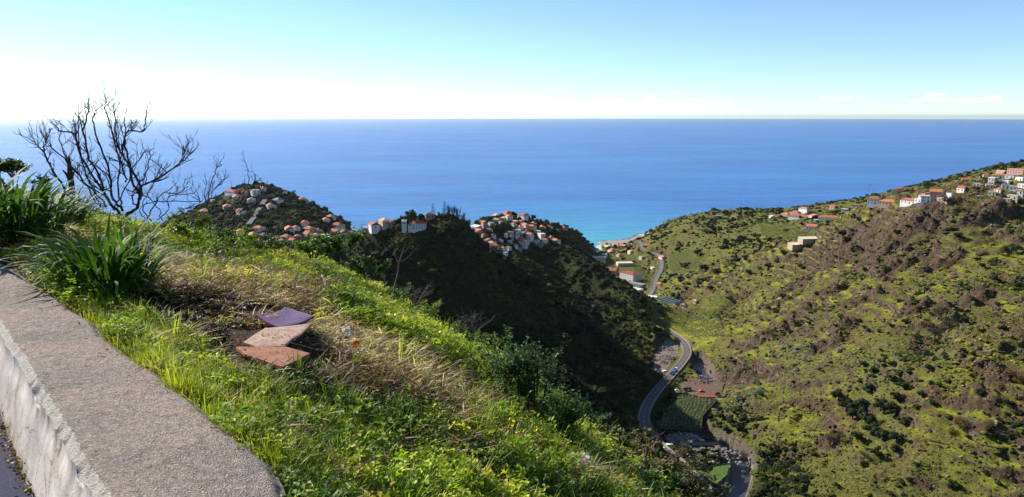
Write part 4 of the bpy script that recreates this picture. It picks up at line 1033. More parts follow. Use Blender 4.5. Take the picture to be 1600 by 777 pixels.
# ---------------- banana plants
M_BANANA=leaf_mat('banana_leaves',(0.17,0.23,0.05),trans=0.4,scale=0.5,rough=0.45,objvar=0.3,use_island=True)
def banana_mesh(i,n=11,L=2.0):
    rng=random.Random(40+i); mb=MB()
    for k in range(n):
        blade(mb,(0,0,1.5),k*2.4+rng.uniform(-.3,.3),L*rng.uniform(.7,1.1),.62,rng.uniform(.15,.75),rng.uniform(1.2,2.0),4)
    return mb
def build_banana(i):
    e=empty('banana_plant'); banana_mesh(i).build('crown',M_BANANA,e); MB().tube([(0,0,-.3),(0,0,1.0),(0,0,1.9)],[.16,.13,.08],5).build('stem',M_BARK,e); return e
ORDW=['first','second','third','fourth','fifth','sixth','seventh','eighth','ninth','tenth','eleventh','twelfth','thirteenth','fourteenth','fifteenth','sixteenth','seventeenth','eighteenth','nineteenth','twentieth','penultimate','very last']
ban=[build_banana(i) for i in range(3)]
bc=PLOT.mean(0); ax=PLOT[1]-PLOT[0]; ax=ax/np.linalg.norm(ax); ay=np.array([-ax[1],ax[0]]); rng=random.Random(3); cnt=0
bp=[]
for i in range(-14,15):
    for j in range(-14,15):
        q=bc+ax*(i*2.6+0.8*math.sin(j*.35))+ay*j*3.3; m,dd_=region_mask(np.array([q[0]]),np.array([q[1]]),PLOT,0.01)
        if m[0]>.99 and dd_[0]>1.2: bp.append((q[0],q[1],j,i))
bp=bp[:300]
for k,q in enumerate(bp):
    o=ban[k] if k<3 else copy_tree(ban[k%3])
    o.location=(q[0]+rng.uniform(-.3,.3),q[1]+rng.uniform(-.3,.3),42.05); o.rotation_euler=(0,0,rng.uniform(0,6.28)); s=rng.uniform(.8,1.15); o.scale=(s,s,s)
    rw_=[b for b in bp if b[2]==q[2]]; js=sorted(set(b[2] for b in bp),reverse=True)
    rw_.sort(key=lambda b:b[3]); nth=rw_.index(q); 
    tag(o,'banana plant %s in the %s row of the roadside plot'%(ORDW[nth]+' from the left' if nth<=len(rw_)//2 else ORDW[len(rw_)-1-nth]+' from the right','farthest' if js.index(q[2])==0 else ORDW[js.index(q[2])]+' farthest'),'banana plant','banana plants in the roadside plot')
print('bananas',len(bp))
# ================================================================== HOUSES
def tile_mat(name,c_):
    m,nt,b=mat(name); p=N(nt,'ShaderNodeTexCoord').outputs['Object']
    oi=N(nt,'ShaderNodeObjectInfo'); a=nz(nt,1.6,6,0.75,p); 
    col=ramp(nt,a,[(0.3,tuple(x*.62 for x in c_)),(0.5,c_),(0.7,tuple(min(1,x*1.35+.03) for x in c_))])
    hs=N(nt,'ShaderNodeHueSaturation'); v=N(nt,'ShaderNodeMapRange'); v.inputs['To Min'].default_value=.7; v.inputs['To Max'].default_value=1.25
    nt.links.new(oi.outputs['Random'],v.inputs[0]); nt.links.new(v.outputs[0],hs.inputs['Value']); nt.links.new(col,hs.inputs['Color'])
    nt.links.new(hs.outputs[0],b.inputs['Base Color']); b.inputs['Roughness'].default_value=.85
    w_=N(nt,'ShaderNodeTexWave'); w_.inputs['Scale'].default_value=1.4; nt.links.new(p,w_.inputs['Vector']); bump(nt,b,w_.outputs[0],0.6,0.1); return m
ROOFS={'orange':tile_mat('orange_tiles',(0.46,0.155,0.075)),'red':tile_mat('red_tiles',(0.36,0.085,0.055)),'pale':tile_mat('pale_tiles',(0.52,0.27,0.16)),'brown':tile_mat('brown_tiles',(0.20,0.10,0.07)),'grey':simple('grey_roof',(0.24,0.23,0.23),.9,.25,1),'white':simple('white_roof',(0.62,0.61,0.58),.85,.15,1),'cream':simple('cream_roof',(0.60,0.53,0.40),.85,.15,1)}
WALLS={'white':simple('white_render',(0.80,0.78,0.74),.9,.1,1.2),'cream':simple('cream_render',(0.60,0.52,0.38),.9,.12,1.2),'grey':simple('grey_render',(0.33,0.32,0.31),.9,.2,1.2),'pink':simple('pink_render',(0.55,0.30,0.25),.9,.12,1.2),'tan':simple('tan_render',(0.42,0.32,0.23),.9,.15,1.2)}
M_WIN,_n2,_b2=mat('window_glass'); _b2.inputs['Base Color'].default_value=(0.03,0.04,0.05,1); _b2.inputs['Roughness'].default_value=.25
M_DOOR=simple('brown_door',(0.10,0.05,0.03),.7,.2,3)
_wc={}
def win_mesh(kind):
    if kind not in _wc:
        mb=MB()
        if kind=='w': mb.box(-.5,.5,-.06,.04,-.6,.6,0)
        else: mb.box(-.5,.5,-.06,.04,0,2.05,0)
        _wc[kind]=mb.mesh('house_'+kind,[M_WIN if kind=='w' else M_DOOR])
    return _wc[kind]
def place_child(name,me,par,loc,rz,scale=(1,1,1)):
    o=bpy.data.objects.new(name,me); link(o,par); o.location=loc; o.rotation_euler=(0,0,rz); o.scale=scale; return o
def house(loc,rz,w_,d_,h_,roof='orange',wall_='white',style='hip',label='',cat='house',group=None,name='house',windows=True,pitch=0.42,chimney=False):
    e=empty(name,loc,rz); tag(e,label,cat,group)
    a,b=w_/2,d_/2
    MB().box(-a,a,-b,b,-4.0,h_).build('wall',WALLS[wall_],e)
    ov=0.35; A,B=a+ov,b+ov; mb=MB(); zt=h_+0.004
    if style=='flat':
        mb.box(-a-.15,a+.15,-b-.15,b+.15,zt,zt+.35)
    elif style=='shed':
        mb.add([(-A,-B,zt),(A,-B,zt),(A,B,zt+B*pitch),(-A,B,zt+B*pitch),(-A,-B,zt+.2),(A,-B,zt+.2),(A,B,zt+.2+B*pitch),(-A,B,zt+.2+B*pitch)],[(0,3,2,1),(4,5,6,7),(0,1,5,4),(1,2,6,5),(2,3,7,6),(3,0,4,7)])
    else:
        r=min(A,B)*pitch*1.25; inset=min(A,B)*0.95 if style=='hip' else 0.02
        if A>=B: rg=[(-A+inset,0,zt+.15+r),(A-inset,0,zt+.15+r)]
        else: rg=[(0,-B+inset,zt+.15+r),(0,B-inset,zt+.15+r)]
        base=[(-A,-B,zt),(A,-B,zt),(A,B,zt),(-A,B,zt)]; up=[(x,y,z+.15) for x,y,z in base]
        V=base+up+rg
        F=[(0,3,2,1),(0,1,5,4),(1,2,6,5),(2,3,7,6),(3,0,4,7)]
        F+= [(4,5,9,8),(5,6,9),(6,7,8,9),(7,4,8)] if A>=B else [(4,5,8),(5,6,9,8),(6,7,9),(7,4,8,9)]
        mb.add(V,F)
    ro=mb.build('roof',ROOFS[roof],e)
    if chimney:
        MB().box(a*.35,a*.35+.5,-.25,.25,h_+.2,h_+min(A,B)*pitch*1.25+.7).build('chimney',WALLS['white'],ro)
    if windows:
        st_=max(1,int(h_/2.9))
        for s_ in range(st_):
            z=1.5+s_*2.9
            n=max(2,int(w_/3.2))
            for i in range(n):
                x=-a+(i+.5)*w_/n
                if s_==0 and i==n//2: place_child('door',win_mesh('d'),e,(x,-b,0.02),0)
                else: place_child('window',win_mesh('w'),e,(x,-b,z),0)
            n=max(1,int(d_/4.0))
            for i in range(n):
                y=-b+(i+.5)*d_/n
                place_child('window',win_mesh('w'),e,(-a,y,z),-math.pi/2); 
                place_child('window',win_mesh('w'),e,(a,y,z),math.pi/2)
    BUILT.append((loc[0],loc[1],max(w_,d_)*.62)); return e
ORD=['leftmost','second from the left','third from the left','fourth from the left','fifth from the left','sixth from the left','seventh from the left','eighth from the left','ninth from the left','tenth from the left','eleventh from the left','twelfth from the left']
# rows: (where, group, [(px, py, width px, roof, wall, style, aspect, storeys), ...])
o_,r_,p_c='orange','red','pale'
ROWS=[
('atop the far left hill','houses on the far left hill',[(334,316,9,'grey','grey','flat',.7,1),(364,303,26,r_,'white','hip',.35,1),(382,304,10,r_,'cream','hip',.8,1),(399,304,13,'grey','white','flat',.8,2),(410,298,14,o_,'white','hip',.6,1),(443,302,9,r_,'white','gable',.8,1),(473,315,16,o_,'cream','hip',.7,1)]),
('high on the far left hill','houses on the far left hill',[(355,326,14,o_,'pink','hip',.7,1),(370,311,22,p_c,'cream','hip',.5,1),(393,316,15,'grey','white','hip',.7,1),(423,325,14,o_,'white','hip',.8,1),(434,316,12,'grey','white','hip',.8,1)]),
('low on the far left hill','houses on the far left hill',[(320,337,14,p_c,'pink','hip',.8,2),(377,333,12,r_,'white','gable',.8,1),(405,360,14,o_,'white','hip',.7,1),(476,352,16,r_,'white','hip',.7,1),(509,347,14,o_,'white','hip',.7,1),(517,342,11,p_c,'white','hip',.8,1),(528,355,18,r_,'cream','hip',.6,1)]),
('in the plateau village back row','houses in the plateau village',[(452,361,14,o_,'white','gable',.8,1),(463,359,10,r_,'white','hip',.8,1),(484,361,18,o_,'cream','hip',.6,1),(497,364,12,o_,'grey','hip',.8,1),(524,365,22,o_,'white','hip',.5,1),(548,367,13,o_,'tan','hip',.5,1),(563,360,7,'brown','tan','gable',.8,1),(573,361,9,'grey','grey','gable',.8,1)]),
('in the plateau village front row','houses in the plateau village',[(376,365,13,o_,'white','hip',.7,1),(432,377,12,o_,'white','hip',.8,1),(448,374,16,o_,'white','hip',.7,1),(465,373,10,r_,'white','hip',.8,1),(481,369,22,o_,'grey','hip',.5,1),(505,371,7,'white','white','flat',.8,1),(536,371,14,o_,'white','gable',.9,2)]),
('on the spur crest left of the church','houses beside the church',[(585,357,18,o_,'white','gable',.7,1),(601,351,20,'pale','cream','hip',.6,1),(613,353,11,r_,'tan','hip',.8,1)]),
('on the central headland skyline','houses on the central headland',[(753,350,9,'brown','tan','hip',.8,1),(776,340,14,p_c,'cream','hip',.6,1),(793,338,12,r_,'pink','hip',.7,2),(806,336,10,o_,'white','gable',.8,2),(817,343,14,o_,'white','hip',.6,2)]),
('in the central headland second row','houses on the central headland',[(743,358,14,'white','white','shed',.6,1),(757,358,8,o_,'pink','gable',.9,3),(766,352,9,'grey','white','flat',.8,1),(777,347,9,'grey','grey','gable',.8,1),(795,345,12,o_,'white','hip',.7,2),(804,349,8,'white','white','flat',.8,1),(814,350,8,o_,'white','gable',.8,1),(847,358,11,o_,'white','hip',.7,1),(856,358,12,r_,'white','hip',.7,1),(871,362,8,'cream','cream','flat',.7,1)]),
('in the central headland third row','houses on the central headland',[(746,364,12,o_,'tan','shed',.6,1),(765,362,7,o_,'white','gable',.8,1),(803,354,8,r_,'white','gable',.8,1),(812,358,9,o_,'white','hip',.8,1),(821,355,14,o_,'white','hip',.6,1),(831,360,11,o_,'cream','hip',.7,2),(840,365,9,'white','white','flat',.8,1)]),
('in the central headland fourth row','houses on the central headland',[(789,369,7,'white','white','flat',.8,1),(797,366,9,'cream','cream','flat',.6,1),(807,363,10,'cream','white','flat',.7,1),(821,365,10,o_,'pink','hip',.8,1),(828,373,9,o_,'white','gable',.8,2),(846,372,11,'white','white','flat',.7,2),(859,374,9,o_,'white','gable',.8,1),(868,379,13,o_,'white','hip',.6,1)]),
('in the central headland fifth row','houses on the central headland',[(764,379,12,o_,'white','hip',.7,1),(780,379,10,o_,'white','hip',.7,1),(797,373,9,p_c,'tan','hip',.8,1),(806,371,9,o_,'white','hip',.8,1),(812,376,10,o_,'tan','gable',.7,1),(822,378,8,'grey','white','flat',.8,1),(852,378,7,o_,'white','gable',.8,1)]),
('in the central headland lowest rows','houses on the central headland',[(762,389,9,o_,'tan','hip',.8,1),(768,384,12,p_c,'white','hip',.7,1),(775,388,9,r_,'tan','hip',.8,1),(786,392,11,o_,'white','hip',.6,1),(795,390,7,'grey','white','flat',.8,1),(804,386,8,o_,'white','gable',.8,1),(817,384,13,o_,'white','hip',.6,2),(789,398,6,'white','white','flat',.8,1)]),
('on the far cliff top above the beach','houses by the beach',[(881,358,11,r_,'pink','hip',.6,1)]),
('close behind the valley beach','houses by the beach',[(931,392,7,r_,'white','hip',.8,1),(938,388,12,p_c,'white','hip',.5,1),(949,386,9,'white','white','flat',.6,1),(956,394,10,o_,'white','hip',.8,1),(963,386,12,p_c,'cream','hip',.5,1),(973,389,9,o_,'pink','gable',.8,2)]),
('beside the climbing valley side road','houses along the side road',[(1010,386,8,o_,'tan','hip',.8,1),(1035,405,9,o_,'white','gable',.8,1),(1030,447,10,o_,'tan','hip',.7,1),(1068,480,8,o_,'white','hip',.8,1),(1087,473,6,p_c,'tan','hip',.8,1)]),
('on the right headland','houses on the right headland',[(1122,340,10,'grey','tan','flat',.5,1),(1150,339,12,'brown','tan','hip',.5,1),(1206,340,6,'white','white','flat',.8,1),(1228,338,12,o_,'tan','hip',.6,1),(1243,335,12,o_,'white','hip',.7,1),(1257,332,14,p_c,'white','hip',.5,2),(1251,341,30,o_,'white','hip',.3,1),(1273,340,13,o_,'white','hip',.6,1),(1297,343,28,o_,'white','hip',.35,1),(1302,326,8,r_,'pink','gable',.8,1),(1320,330,8,'white','white','flat',.7,1),(1337,323,8,'grey','grey','flat',.7,1)]),
('below the right headland roofs','houses on the right headland',[(1268,360,13,o_,'white','gable',.8,2),(1275,346,5,'white','white','flat',.8,1)]),
('on the right hillside crest','houses on the right crest',[(1366,319,15,o_,'white','hip',.7,2),(1388,320,20,o_,'tan','hip',.5,1),(1421,318,19,o_,'white','hip',.5,1),(1443,310,9,o_,'white','hip',.8,1),(1436,316,9,'white','white','flat',.7,1),(1447,316,11,'white','white','flat',.8,2),(1461,314,13,o_,'pink','gable',.8,3),(1474,315,12,'cream','cream','flat',.5,1),(1476,309,8,'grey','white','flat',.7,1),(1484,310,7,'grey','white','flat',.8,2)]),
('just below the right crest houses','houses on the right crest',[(1437,321,5,'white','white','flat',.8,1),(1531,311,6,'white','tan','flat',.7,1),(1550,305,8,'cream','cream','flat',.6,1),(1574,315,7,'cream','tan','flat',.6,1),(1583,311,11,'cream','cream','flat',.5,1)]),
('on the far right ridge','houses on the far right ridge',[(1406,302,4,r_,'pink','gable',.9,2),(1503,299,9,r_,'white','gable',.8,1),(1509,284,9,o_,'pink','gable',.8,1),(1552,283,8,'white','grey','flat',.5,1),(1563,279,14,o_,'white','hip',.4,1),(1564,272,9,'pale','white','gable',.7,1),(1571,288,9,'white','white','flat',.5,1),(1571,294,8,'grey','white','flat',.5,1),(1589,271,18,'pale','pink','flat',.5,2),(1595,283,9,'white','white','flat',.4,1)]),
('filling gaps in the central village','houses on the central headland',[(756,371,7,o_,'tan','hip',.8,1),(760,355,6,o_,'white','gable',.9,1),(770,371,8,r_,'white','hip',.8,1),(783,351,7,o_,'white','hip',.8,1),(787,344,8,p_c,'cream','hip',.8,1),(796,380,7,'white','white','flat',.8,1),(810,391,8,o_,'tan','hip',.8,1),(815,367,7,'white','white','flat',.9,1),(833,352,8,o_,'white','hip',.8,1),(838,379,8,o_,'white','hip',.8,1),(845,384,8,p_c,'tan','gable',.8,1)]),
('at the edge of the plateau village','houses in the plateau village',[(397,369,10,o_,'tan','hip',.8,1),(412,371,10,r_,'white','hip',.8,1),(440,381,11,p_c,'white','hip',.8,1),(458,380,10,o_,'cream','gable',.8,1),(494,372,11,o_,'white','hip',.8,1),(515,374,10,r_,'tan','hip',.8,1),(560,371,9,o_,'tan','gable',.8,1)]),
('amid the fields behind the warehouses','houses near the warehouses',[(944,400,7,'white','white','flat',.8,1),(968,401,8,o_,'cream','hip',.8,1),(985,396,7,p_c,'white','gable',.8,1),(1020,421,6,'white','white','flat',.8,1),(1003,404,7,'grey','cream','flat',.8,1)]),
('low on the far right ridge','houses on the far right ridge',[(1526,291,7,'white','white','flat',.6,1),(1541,277,7,r_,'white','hip',.8,1),(1546,294,8,'white','cream','flat',.6,1),(1560,300,7,o_,'white','hip',.8,1),(1578,279,9,'grey','white','flat',.7,1),(1583,297,8,'white','white','flat',.6,1),(1592,303,9,p_c,'white','hip',.7,1),(1597,293,8,'white','white','flat',.6,1)]),
]
rng=random.Random(12); nh=0
sizes={4:'tiny',5:'tiny',6:'tiny',7:'small',8:'small',9:'small',10:'small'}
for where,grp,lst in ROWS:
    hp=hits([a[0] for a in lst],[a[1] for a in lst]); order=sorted(range(len(lst)),key=lambda i:lst[i][0]); rank={i:k for k,i in enumerate(order)}
    for i,(q,a) in enumerate(zip(hp,lst)):
        if np.isnan(q[0]): print('miss',a[:2]); continue
        px,py,wp,roof,wl_,sty,asp,stn=a
        slant=math.sqrt(q[0]**2+q[1]**2+(H-q[2])**2); wm=max(5.0,wp*slant/FPX*1.1); dm=max(4.0,wm*asp) if asp>.55 else max(6,wm*asp)
        hh=2.9*stn+0.3 if wm>6 else 2.5*stn
        pos_='only one' if len(lst)==1 else ORD[rank[i]]
        lab='%s %s house with %s%s roof, %s %s'%(sizes.get(wp,'wide' if wp>=18 else 'mid-sized'),wl_,'flat ' if sty=='flat' else '',roof,pos_,where)
        words=lab.split()
        lab='%s %s house, %s roof, %s %s'%(words[0],wl_,roof,pos_.replace(' from the left','').replace('only one','alone'),where)
        rz=-0.85+rng.uniform(-.4,.4)
        house((q[0],q[1],q[2]+.15),rz,wm,dm,hh,roof,wl_,sty,lab,'house',grp,'house',True,0.42,chimney=(rng.random()<.3 and sty=='hip' and wp>9)); nh+=1
print('houses',nh)
ORD3=ORD
def at_px(px,py): 
    q=hits([px],[py])[0]; return q
# church
q=at_px(652,357); k=q[1]/FPX
ch=empty('church',(q[0],q[1],q[2]-.3),0.12); ch.scale=(.82,.82,.74); tag(ch,'white church with square bell tower and red roof on the dark spur','church')
MB().box(-4.5,9,-4,4,-4,6.2).build('nave',WALLS['white'],ch)
mb=MB(); mb.add([(-4.9,-4.4,6.2),(9.4,-4.4,6.2),(9.4,4.4,6.2),(-4.9,4.4,6.2),(-4.0,0,9.0),(6.5,0,9.0)],[(0,3,2,1),(0,1,5,4),(1,2,5),(2,3,4,5),(3,0,4)]); mb.build('roof',ROOFS['red'],ch)
MB().box(-9,-4.503,-2.5,3,-4,4.2).build('side_chapel',WALLS['white'],ch)
mb=MB(); mb.add([(-9.2,-2.8,4.2),(-4.503,-2.8,4.2),(-4.503,3.3,4.2),(-9.2,3.3,4.2),(-6.8,.2,5.8),(-4.503,.2,5.8)],[(0,3,2,1),(0,1,5,4),(2,3,4,5),(3,0,4),(1,2,5)]); mb.build('roof',ROOFS['brown'],ch)
tw=MB().box(-15.0,-10.4,-2.2,2.4,-4,8.6).build('bell_tower',WALLS['white'],ch)
mb=MB(); mb.box(-15.3,-10.1,-2.5,2.7,8.604,8.95); 
for sx in (-15.1,-11.0):
    for sy in (-2.3,1.8): mb.box(sx,sx+.7,sy,sy+.7,8.953,10.3)
mb.add([(-14.6,-1.8,8.953),(-10.8,-1.8,8.953),(-10.8,2.0,8.953),(-14.6,2.0,8.953),(-12.7,.1,10.9)],[(0,1,4),(1,2,4),(2,3,4),(3,0,4)]); mb.build('parapet',WALLS['white'],tw)
for x_ in (-13.6,-11.8): place_child('belfry_opening',win_mesh('w'),tw,(x_,-2.2,6.8),0,(.9,1,1.4))
place_child('belfry_opening',win_mesh('w'),tw,(-15.0,.1,6.8),-math.pi/2,(.9,1,1.4))
for i in range(5):
    for z in (1.6,4.4): place_child('window',win_mesh('w'),ch,(-3.4+i*2.7,-4,z),0,(.9,1,1.0))
BUILT.append((q[0]-2,q[1],12))
q=at_px(670,353); w_=empty('churchyard_wall',(q[0]+1,q[1],q[2]),0.0); tag(w_,'low white wall on the cliff edge right of the church','wall'); MB().box(-4,6,-.2,.2,-2,1.2).build('wall_face',WALLS['white'],w_)
q=P(672,347,600); house((q[0],q[1],hz1(q[0],q[1])),.2,7,5,3.0,'brown','tan','hip','brown roofed house half hidden between the two thin pines','house',None)
# warehouses of the valley mouth
def depot(px,py,wp,dm,h_,roof,wl_,sty,lab,rz,nm='warehouse'):
    q=Pz(px,py,11.0); wm=wp*q[1]/FPX; return house((q[0],q[1],hz1(q[0],q[1])+.1),rz,wm,dm,h_,roof,wl_,sty,lab,'warehouse',None,nm,True,.16)
depot(935,411,20,14,6,'cream','cream','flat','flat cream building nearest the beach behind the red roofed depot',.2)
depot(976,415,25,14,5,'cream','cream','flat','long low cream building behind the white factory',.1)
depot(949,427,32,24,7,'orange','tan','gable','long depot with a wide orange-red roof left of the factory',-.35)
q=Pz(985,437,11.0); fc=house((q[0],q[1],hz1(q[0],q[1])+.1),-.9,28,19,10.5,'red','white','hip','large white factory with a red roof on the valley floor','factory',None,'factory',True,.22)
q=Pz(997,449,11.0); gb=house((q[0]-3,q[1]-6,hz1(q[0],q[1]-6)+.1),-.75,24,12,7,'grey','grey','flat','grey concrete block with white piers in front of the factory','factory',None,'factory',False)
for i in range(6): MB().box(-9+i*3.2,-8+i*3.2,-6.9,-6.503,1.5,6.4).build('white_pier',WALLS['white'],gb)
depot(972,446,24,16,7,'grey','white','flat','white flat roofed hall stepping down left of the grey block',-.5)
depot(993,460,20,12,8,'white','white','flat','bright white box building below the grey block',-.85)
depot(1017,473,19,10,3,'white','white','flat','low white roofed shed at the top of the glasshouse',-.25)
# glass roofed nursery
q=Pz(1042,478,17.2); g=empty('glasshouse',(q[0],q[1],20.0),.75); tag(g,'teal glass roofed glasshouse on the valley floor with pale ridges','glasshouse')
M_TEAL,_n3,_b3=mat('teal_glass'); _b3.inputs['Base Color'].default_value=(0.08,0.125,0.13,1); _b3.inputs['Roughness'].default_value=.3
for i in range(5):
    y=-14+i*6; mb=MB(); mb.add([(-19,y,2.5),(19,y,2.5),(19,y+3,4),(-19,y+3,4),(19,y+5.6,2.5),(-19,y+5.6,2.5)],[(0,1,2,3),(3,2,4,5),(0,3,5),(1,4,2)]); mb.build('glass_bay',M_TEAL,g)
    MB().box(-19,19,y+5.6,y+5.9,2.3,2.9).build('gutter',WALLS['white'],g)
MB().box(-19.3,19.3,-14.3,16.2,-2,2.3).build('base_wall',WALLS['grey'],g); BUILT.append((q[0],q[1],22))
# pale terraced greenhouses on the right flank
for px,py,wp,lab in ((1268,377,38,'upper of two pale plastic covered greenhouses on the right flank'),(1250,386,34,'lower of two pale plastic covered greenhouses on the right flank')):
    q=at_px(px,py); wm=wp*q[1]/FPX; house((q[0],q[1],q[2]+1),.12,wm,12,2.6,'cream','tan','shed',lab,'greenhouse',None,'greenhouse',False,.12)
# twin pole mast on the right crest
q=at_px(1356,322); m_=empty('mast',tuple(q)); tag(m_,'tall thin twin pole mast against the sea on the right crest','mast'); zt_=q[1]*0.030
for s_ in (-1.0,1.0): MB().tube([(s_,0,-1),(s_,0,zt_)],[.22,.16],6).build('pole',M_CONG,m_)
MB().box(-3.2,2.6,-.1,.1,zt_-.6,zt_-.3).build('crossarm',M_CONG,m_)
# retaining walls and lane on the left hill
ln=[tuple(x) for x in hits([389,392,397,403,412,414,410,405,398,392],[352,347,341,331,318,311,309,307,303,298]) if not np.isnan(x[0])]
if len(ln)>3: 
    L_=smooth_line(ln,6); L_[:,2]=hgrid(L_[:,0],L_[:,1])+.5; strip('hill_lane',L_,[-3.2,0,3.2],0.6,M_TAR2,kind='structure'); wallstrip('lane_wall',L_,-3.4,.4,-3,1.4,M_CONW,label='pale wall along the lane climbing the far left hill',cat='wall')
    for p_ in L_[::2]: BUILT.append((p_[0],p_[1],5))
# village lane of the central headland and terrace walls
ln=[tuple(x) for x in hits([752,757,762,768,772],[363,368,373,378,384]) if not np.isnan(x[0])]
if len(ln)>3:
    L_=smooth_line(ln,6); L_[:,2]=hgrid(L_[:,0],L_[:,1])+.4; strip('village_lane',L_,[-2.5,0,2.5],0.5,M_TAR2,kind='structure')
# ================================================================== TREES
def tree_leafmat(n,c_,ov=.25): return leaf_mat(n,c_,trans=.2,scale=.6,rough=.75,objvar=ov,use_island=True,spec=.12)
M_TL=[tree_leafmat('dark_leaves',(0.026,0.040,0.014)),tree_leafmat('mid_leaves',(0.05,0.07,0.018)),tree_leafmat('brown_twigs',(0.085,0.062,0.050)),tree_leafmat('autumn_leaves',(0.20,0.125,0.04)),tree_leafmat('olive_leaves',(0.12,0.11,0.05)),tree_leafmat('plume_green',(0.07,0.10,0.035))]
def tree_proto(seed,mi,kind='round'):
    """unit tree: crown radius about 1, height about 1.7"""
    rng=random.Random(seed); e=empty('tree'); mb=MB()
    tr=MB(); tr.tube([(0,0,-.35),(0.03,0,.35),(0,.03,.8),(.02,0,1.2)],[.09,.07,.05,.02],6)
    for k in range(5):
        a=k*1.26+rng.uniform(-.3,.3); tr.tube([(0,0,.4+.1*k),(.35*math.cos(a),.35*math.sin(a),.7+.1*k),(.65*math.cos(a),.65*math.sin(a),.85+.12*k)],[.045,.03,.012],4)
    n=9 if kind!='bare' else 7
    for k in range(n):
        a=rng.uniform(0,6.28); r=rng.uniform(0,.62); z=rng.uniform(.45,1.25); s=rng.uniform(.26,.46)*(1.1-.35*abs(z-.8))
        c_=(r*math.cos(a),r*math.sin(a),z)
        if kind!='bare':
            V,F=ico_lump(rng,(s*.8,s*.8,s*.66),1,.5,2.4); mb.add([(x+c_[0],y+c_[1],zz+c_[2]) for x,y,zz in V],F)
            clump_leaves(mb,rng,62,.085,(s*1.12,s*1.12,s*.9),c_)
        else:
            clump_leaves(mb,rng,60,.07,(s*1.2,s*1.2,s*1.1),c_)
            for _ in range(9):
                d=Vector((rng.gauss(0,1),rng.gauss(0,1),abs(rng.gauss(0,1))+.3)).normalized()*s*1.5; mb.tube([c_,tuple(Vector(c_)+d)],[.018,.006],3,cap=False)
    mb.build('crown',M_TL[mi],e); tr.build('trunk',M_BARK,e); return e
TP={'dark':[tree_proto(i,0) for i in range(4)],'mid':[tree_proto(10+i,1) for i in range(3)],'brown':[tree_proto(20+i,2,'bare') for i in range(2)],'autumn':[tree_proto(30+i,3,'bare') for i in range(2)]}
_used=set()
def put_tree(kind,q,r,label,group=None,cat='tree',rng=random,hs=1.0):
    p_=TP[kind][rng.randrange(len(TP[kind]))]
    o=copy_tree(p_) if id(p_) in _used else p_; _used.add(id(p_))
    o.location=(q[0],q[1],q[2]-.1*r); o.rotation_euler=(0,0,rng.uniform(0,6.28)); o.scale=(r,r,r*hs); tag(o,label,cat,group); return o
rng=random.Random(77)
T_LIST=[(1344,505,5.5),(1357,519,5),(1373,521,5),(1392,512,5.5),(1414,507,7),(1349,573,6),(1362,583,6),(1397,600,7),(1412,610,7),(1507,505,8),(1518,543,5),(1505,551,5.5),(1477,563,6),(1451,579,7),(1455,604,6),(1467,604,5),(1440,620,6.5),(1455,633,6),(1432,640,5),(1529,574,6),(1534,597,5),(1531,618,7),(1574,634,7),(1590,650,7),(1487,763,9),(1396,706,6),(1349,731,7),(1433,729,5),(1402,368,7),(1497,375,9),(1540,345,8),(1489,350,5),(1578,366,6),(1583,396,11),(1535,420,7),(1554,441,9),(1421,392,6),(1446,426,6),(1333,434,5),(1350,424,5),(1316,370,8),(1322,380,8),(1223,466,6),(1594,452,9),(1225,734,6),(1188,714,7),(1141,664,9),(1152,672,9),(1135,675,7),(1128,655,7),(1106,646,5),(1121,620,5),(1160,660,7),(1264,508,5),(1310,625,8),(1322,640,9),(1332,655,9),(1345,640,9),(1352,660,9),(1362,678,10),(1378,690,9),(1390,645,9),(1402,628,8),(1375,640,9),(1355,615,8),(1340,690,8),(1368,712,7),(1411,664,7),(1400,690,8),(1420,585,5),(1382,575,5),(1483,600,5),(1560,480,6),(1520,470,5),(1585,560,7),(1250,420,6),(1200,420,7),(1170,430,7),(1150,410,7),(1120,430,8),(1225,400,7),(1185,380,6),(1090,400,8),(1070,420,8),(1062,440,7),(1110,455,7),(1140,470,6),(1190,620,5),(1240,600,4),(1280,580,4),(1210,560,4)]
hp=hits([a[0] for a in T_LIST],[a[1] for a in T_LIST])
bands=[(0,400,'highest band'),(400,480,'upper band'),(480,560,'middle band'),(560,630,'lower middle band'),(630,690,'low band'),(690,800,'lowest band')]
T_ALL=[(a[0],a[1],a[2],q,'dark') for a,q in zip(T_LIST,hp) if not np.isnan(q[0])]
B_LIST=[(1470,500,13,'brown'),(1482,520,12,'brown'),(1460,530,11,'brown'),(1450,517,9,'brown'),(1297,697,13,'brown'),(1310,690,10,'brown'),(1575,590,10,'autumn'),(1592,600,11,'autumn'),(1560,610,8,'autumn'),(1500,668,11,'autumn'),(1485,680,8,'autumn'),(1350,720,8,'brown'),(1240,740,8,'brown'),(1395,445,7,'brown'),(1480,322,9,'brown'),(1497,318,8,'autumn')]
hp=hits([a[0] for a in B_LIST],[a[1] for a in B_LIST]); T_ALL+= [(a[0],a[1],a[2],q,a[3]) for a,q in zip(B_LIST,hp) if not np.isnan(q[0])]
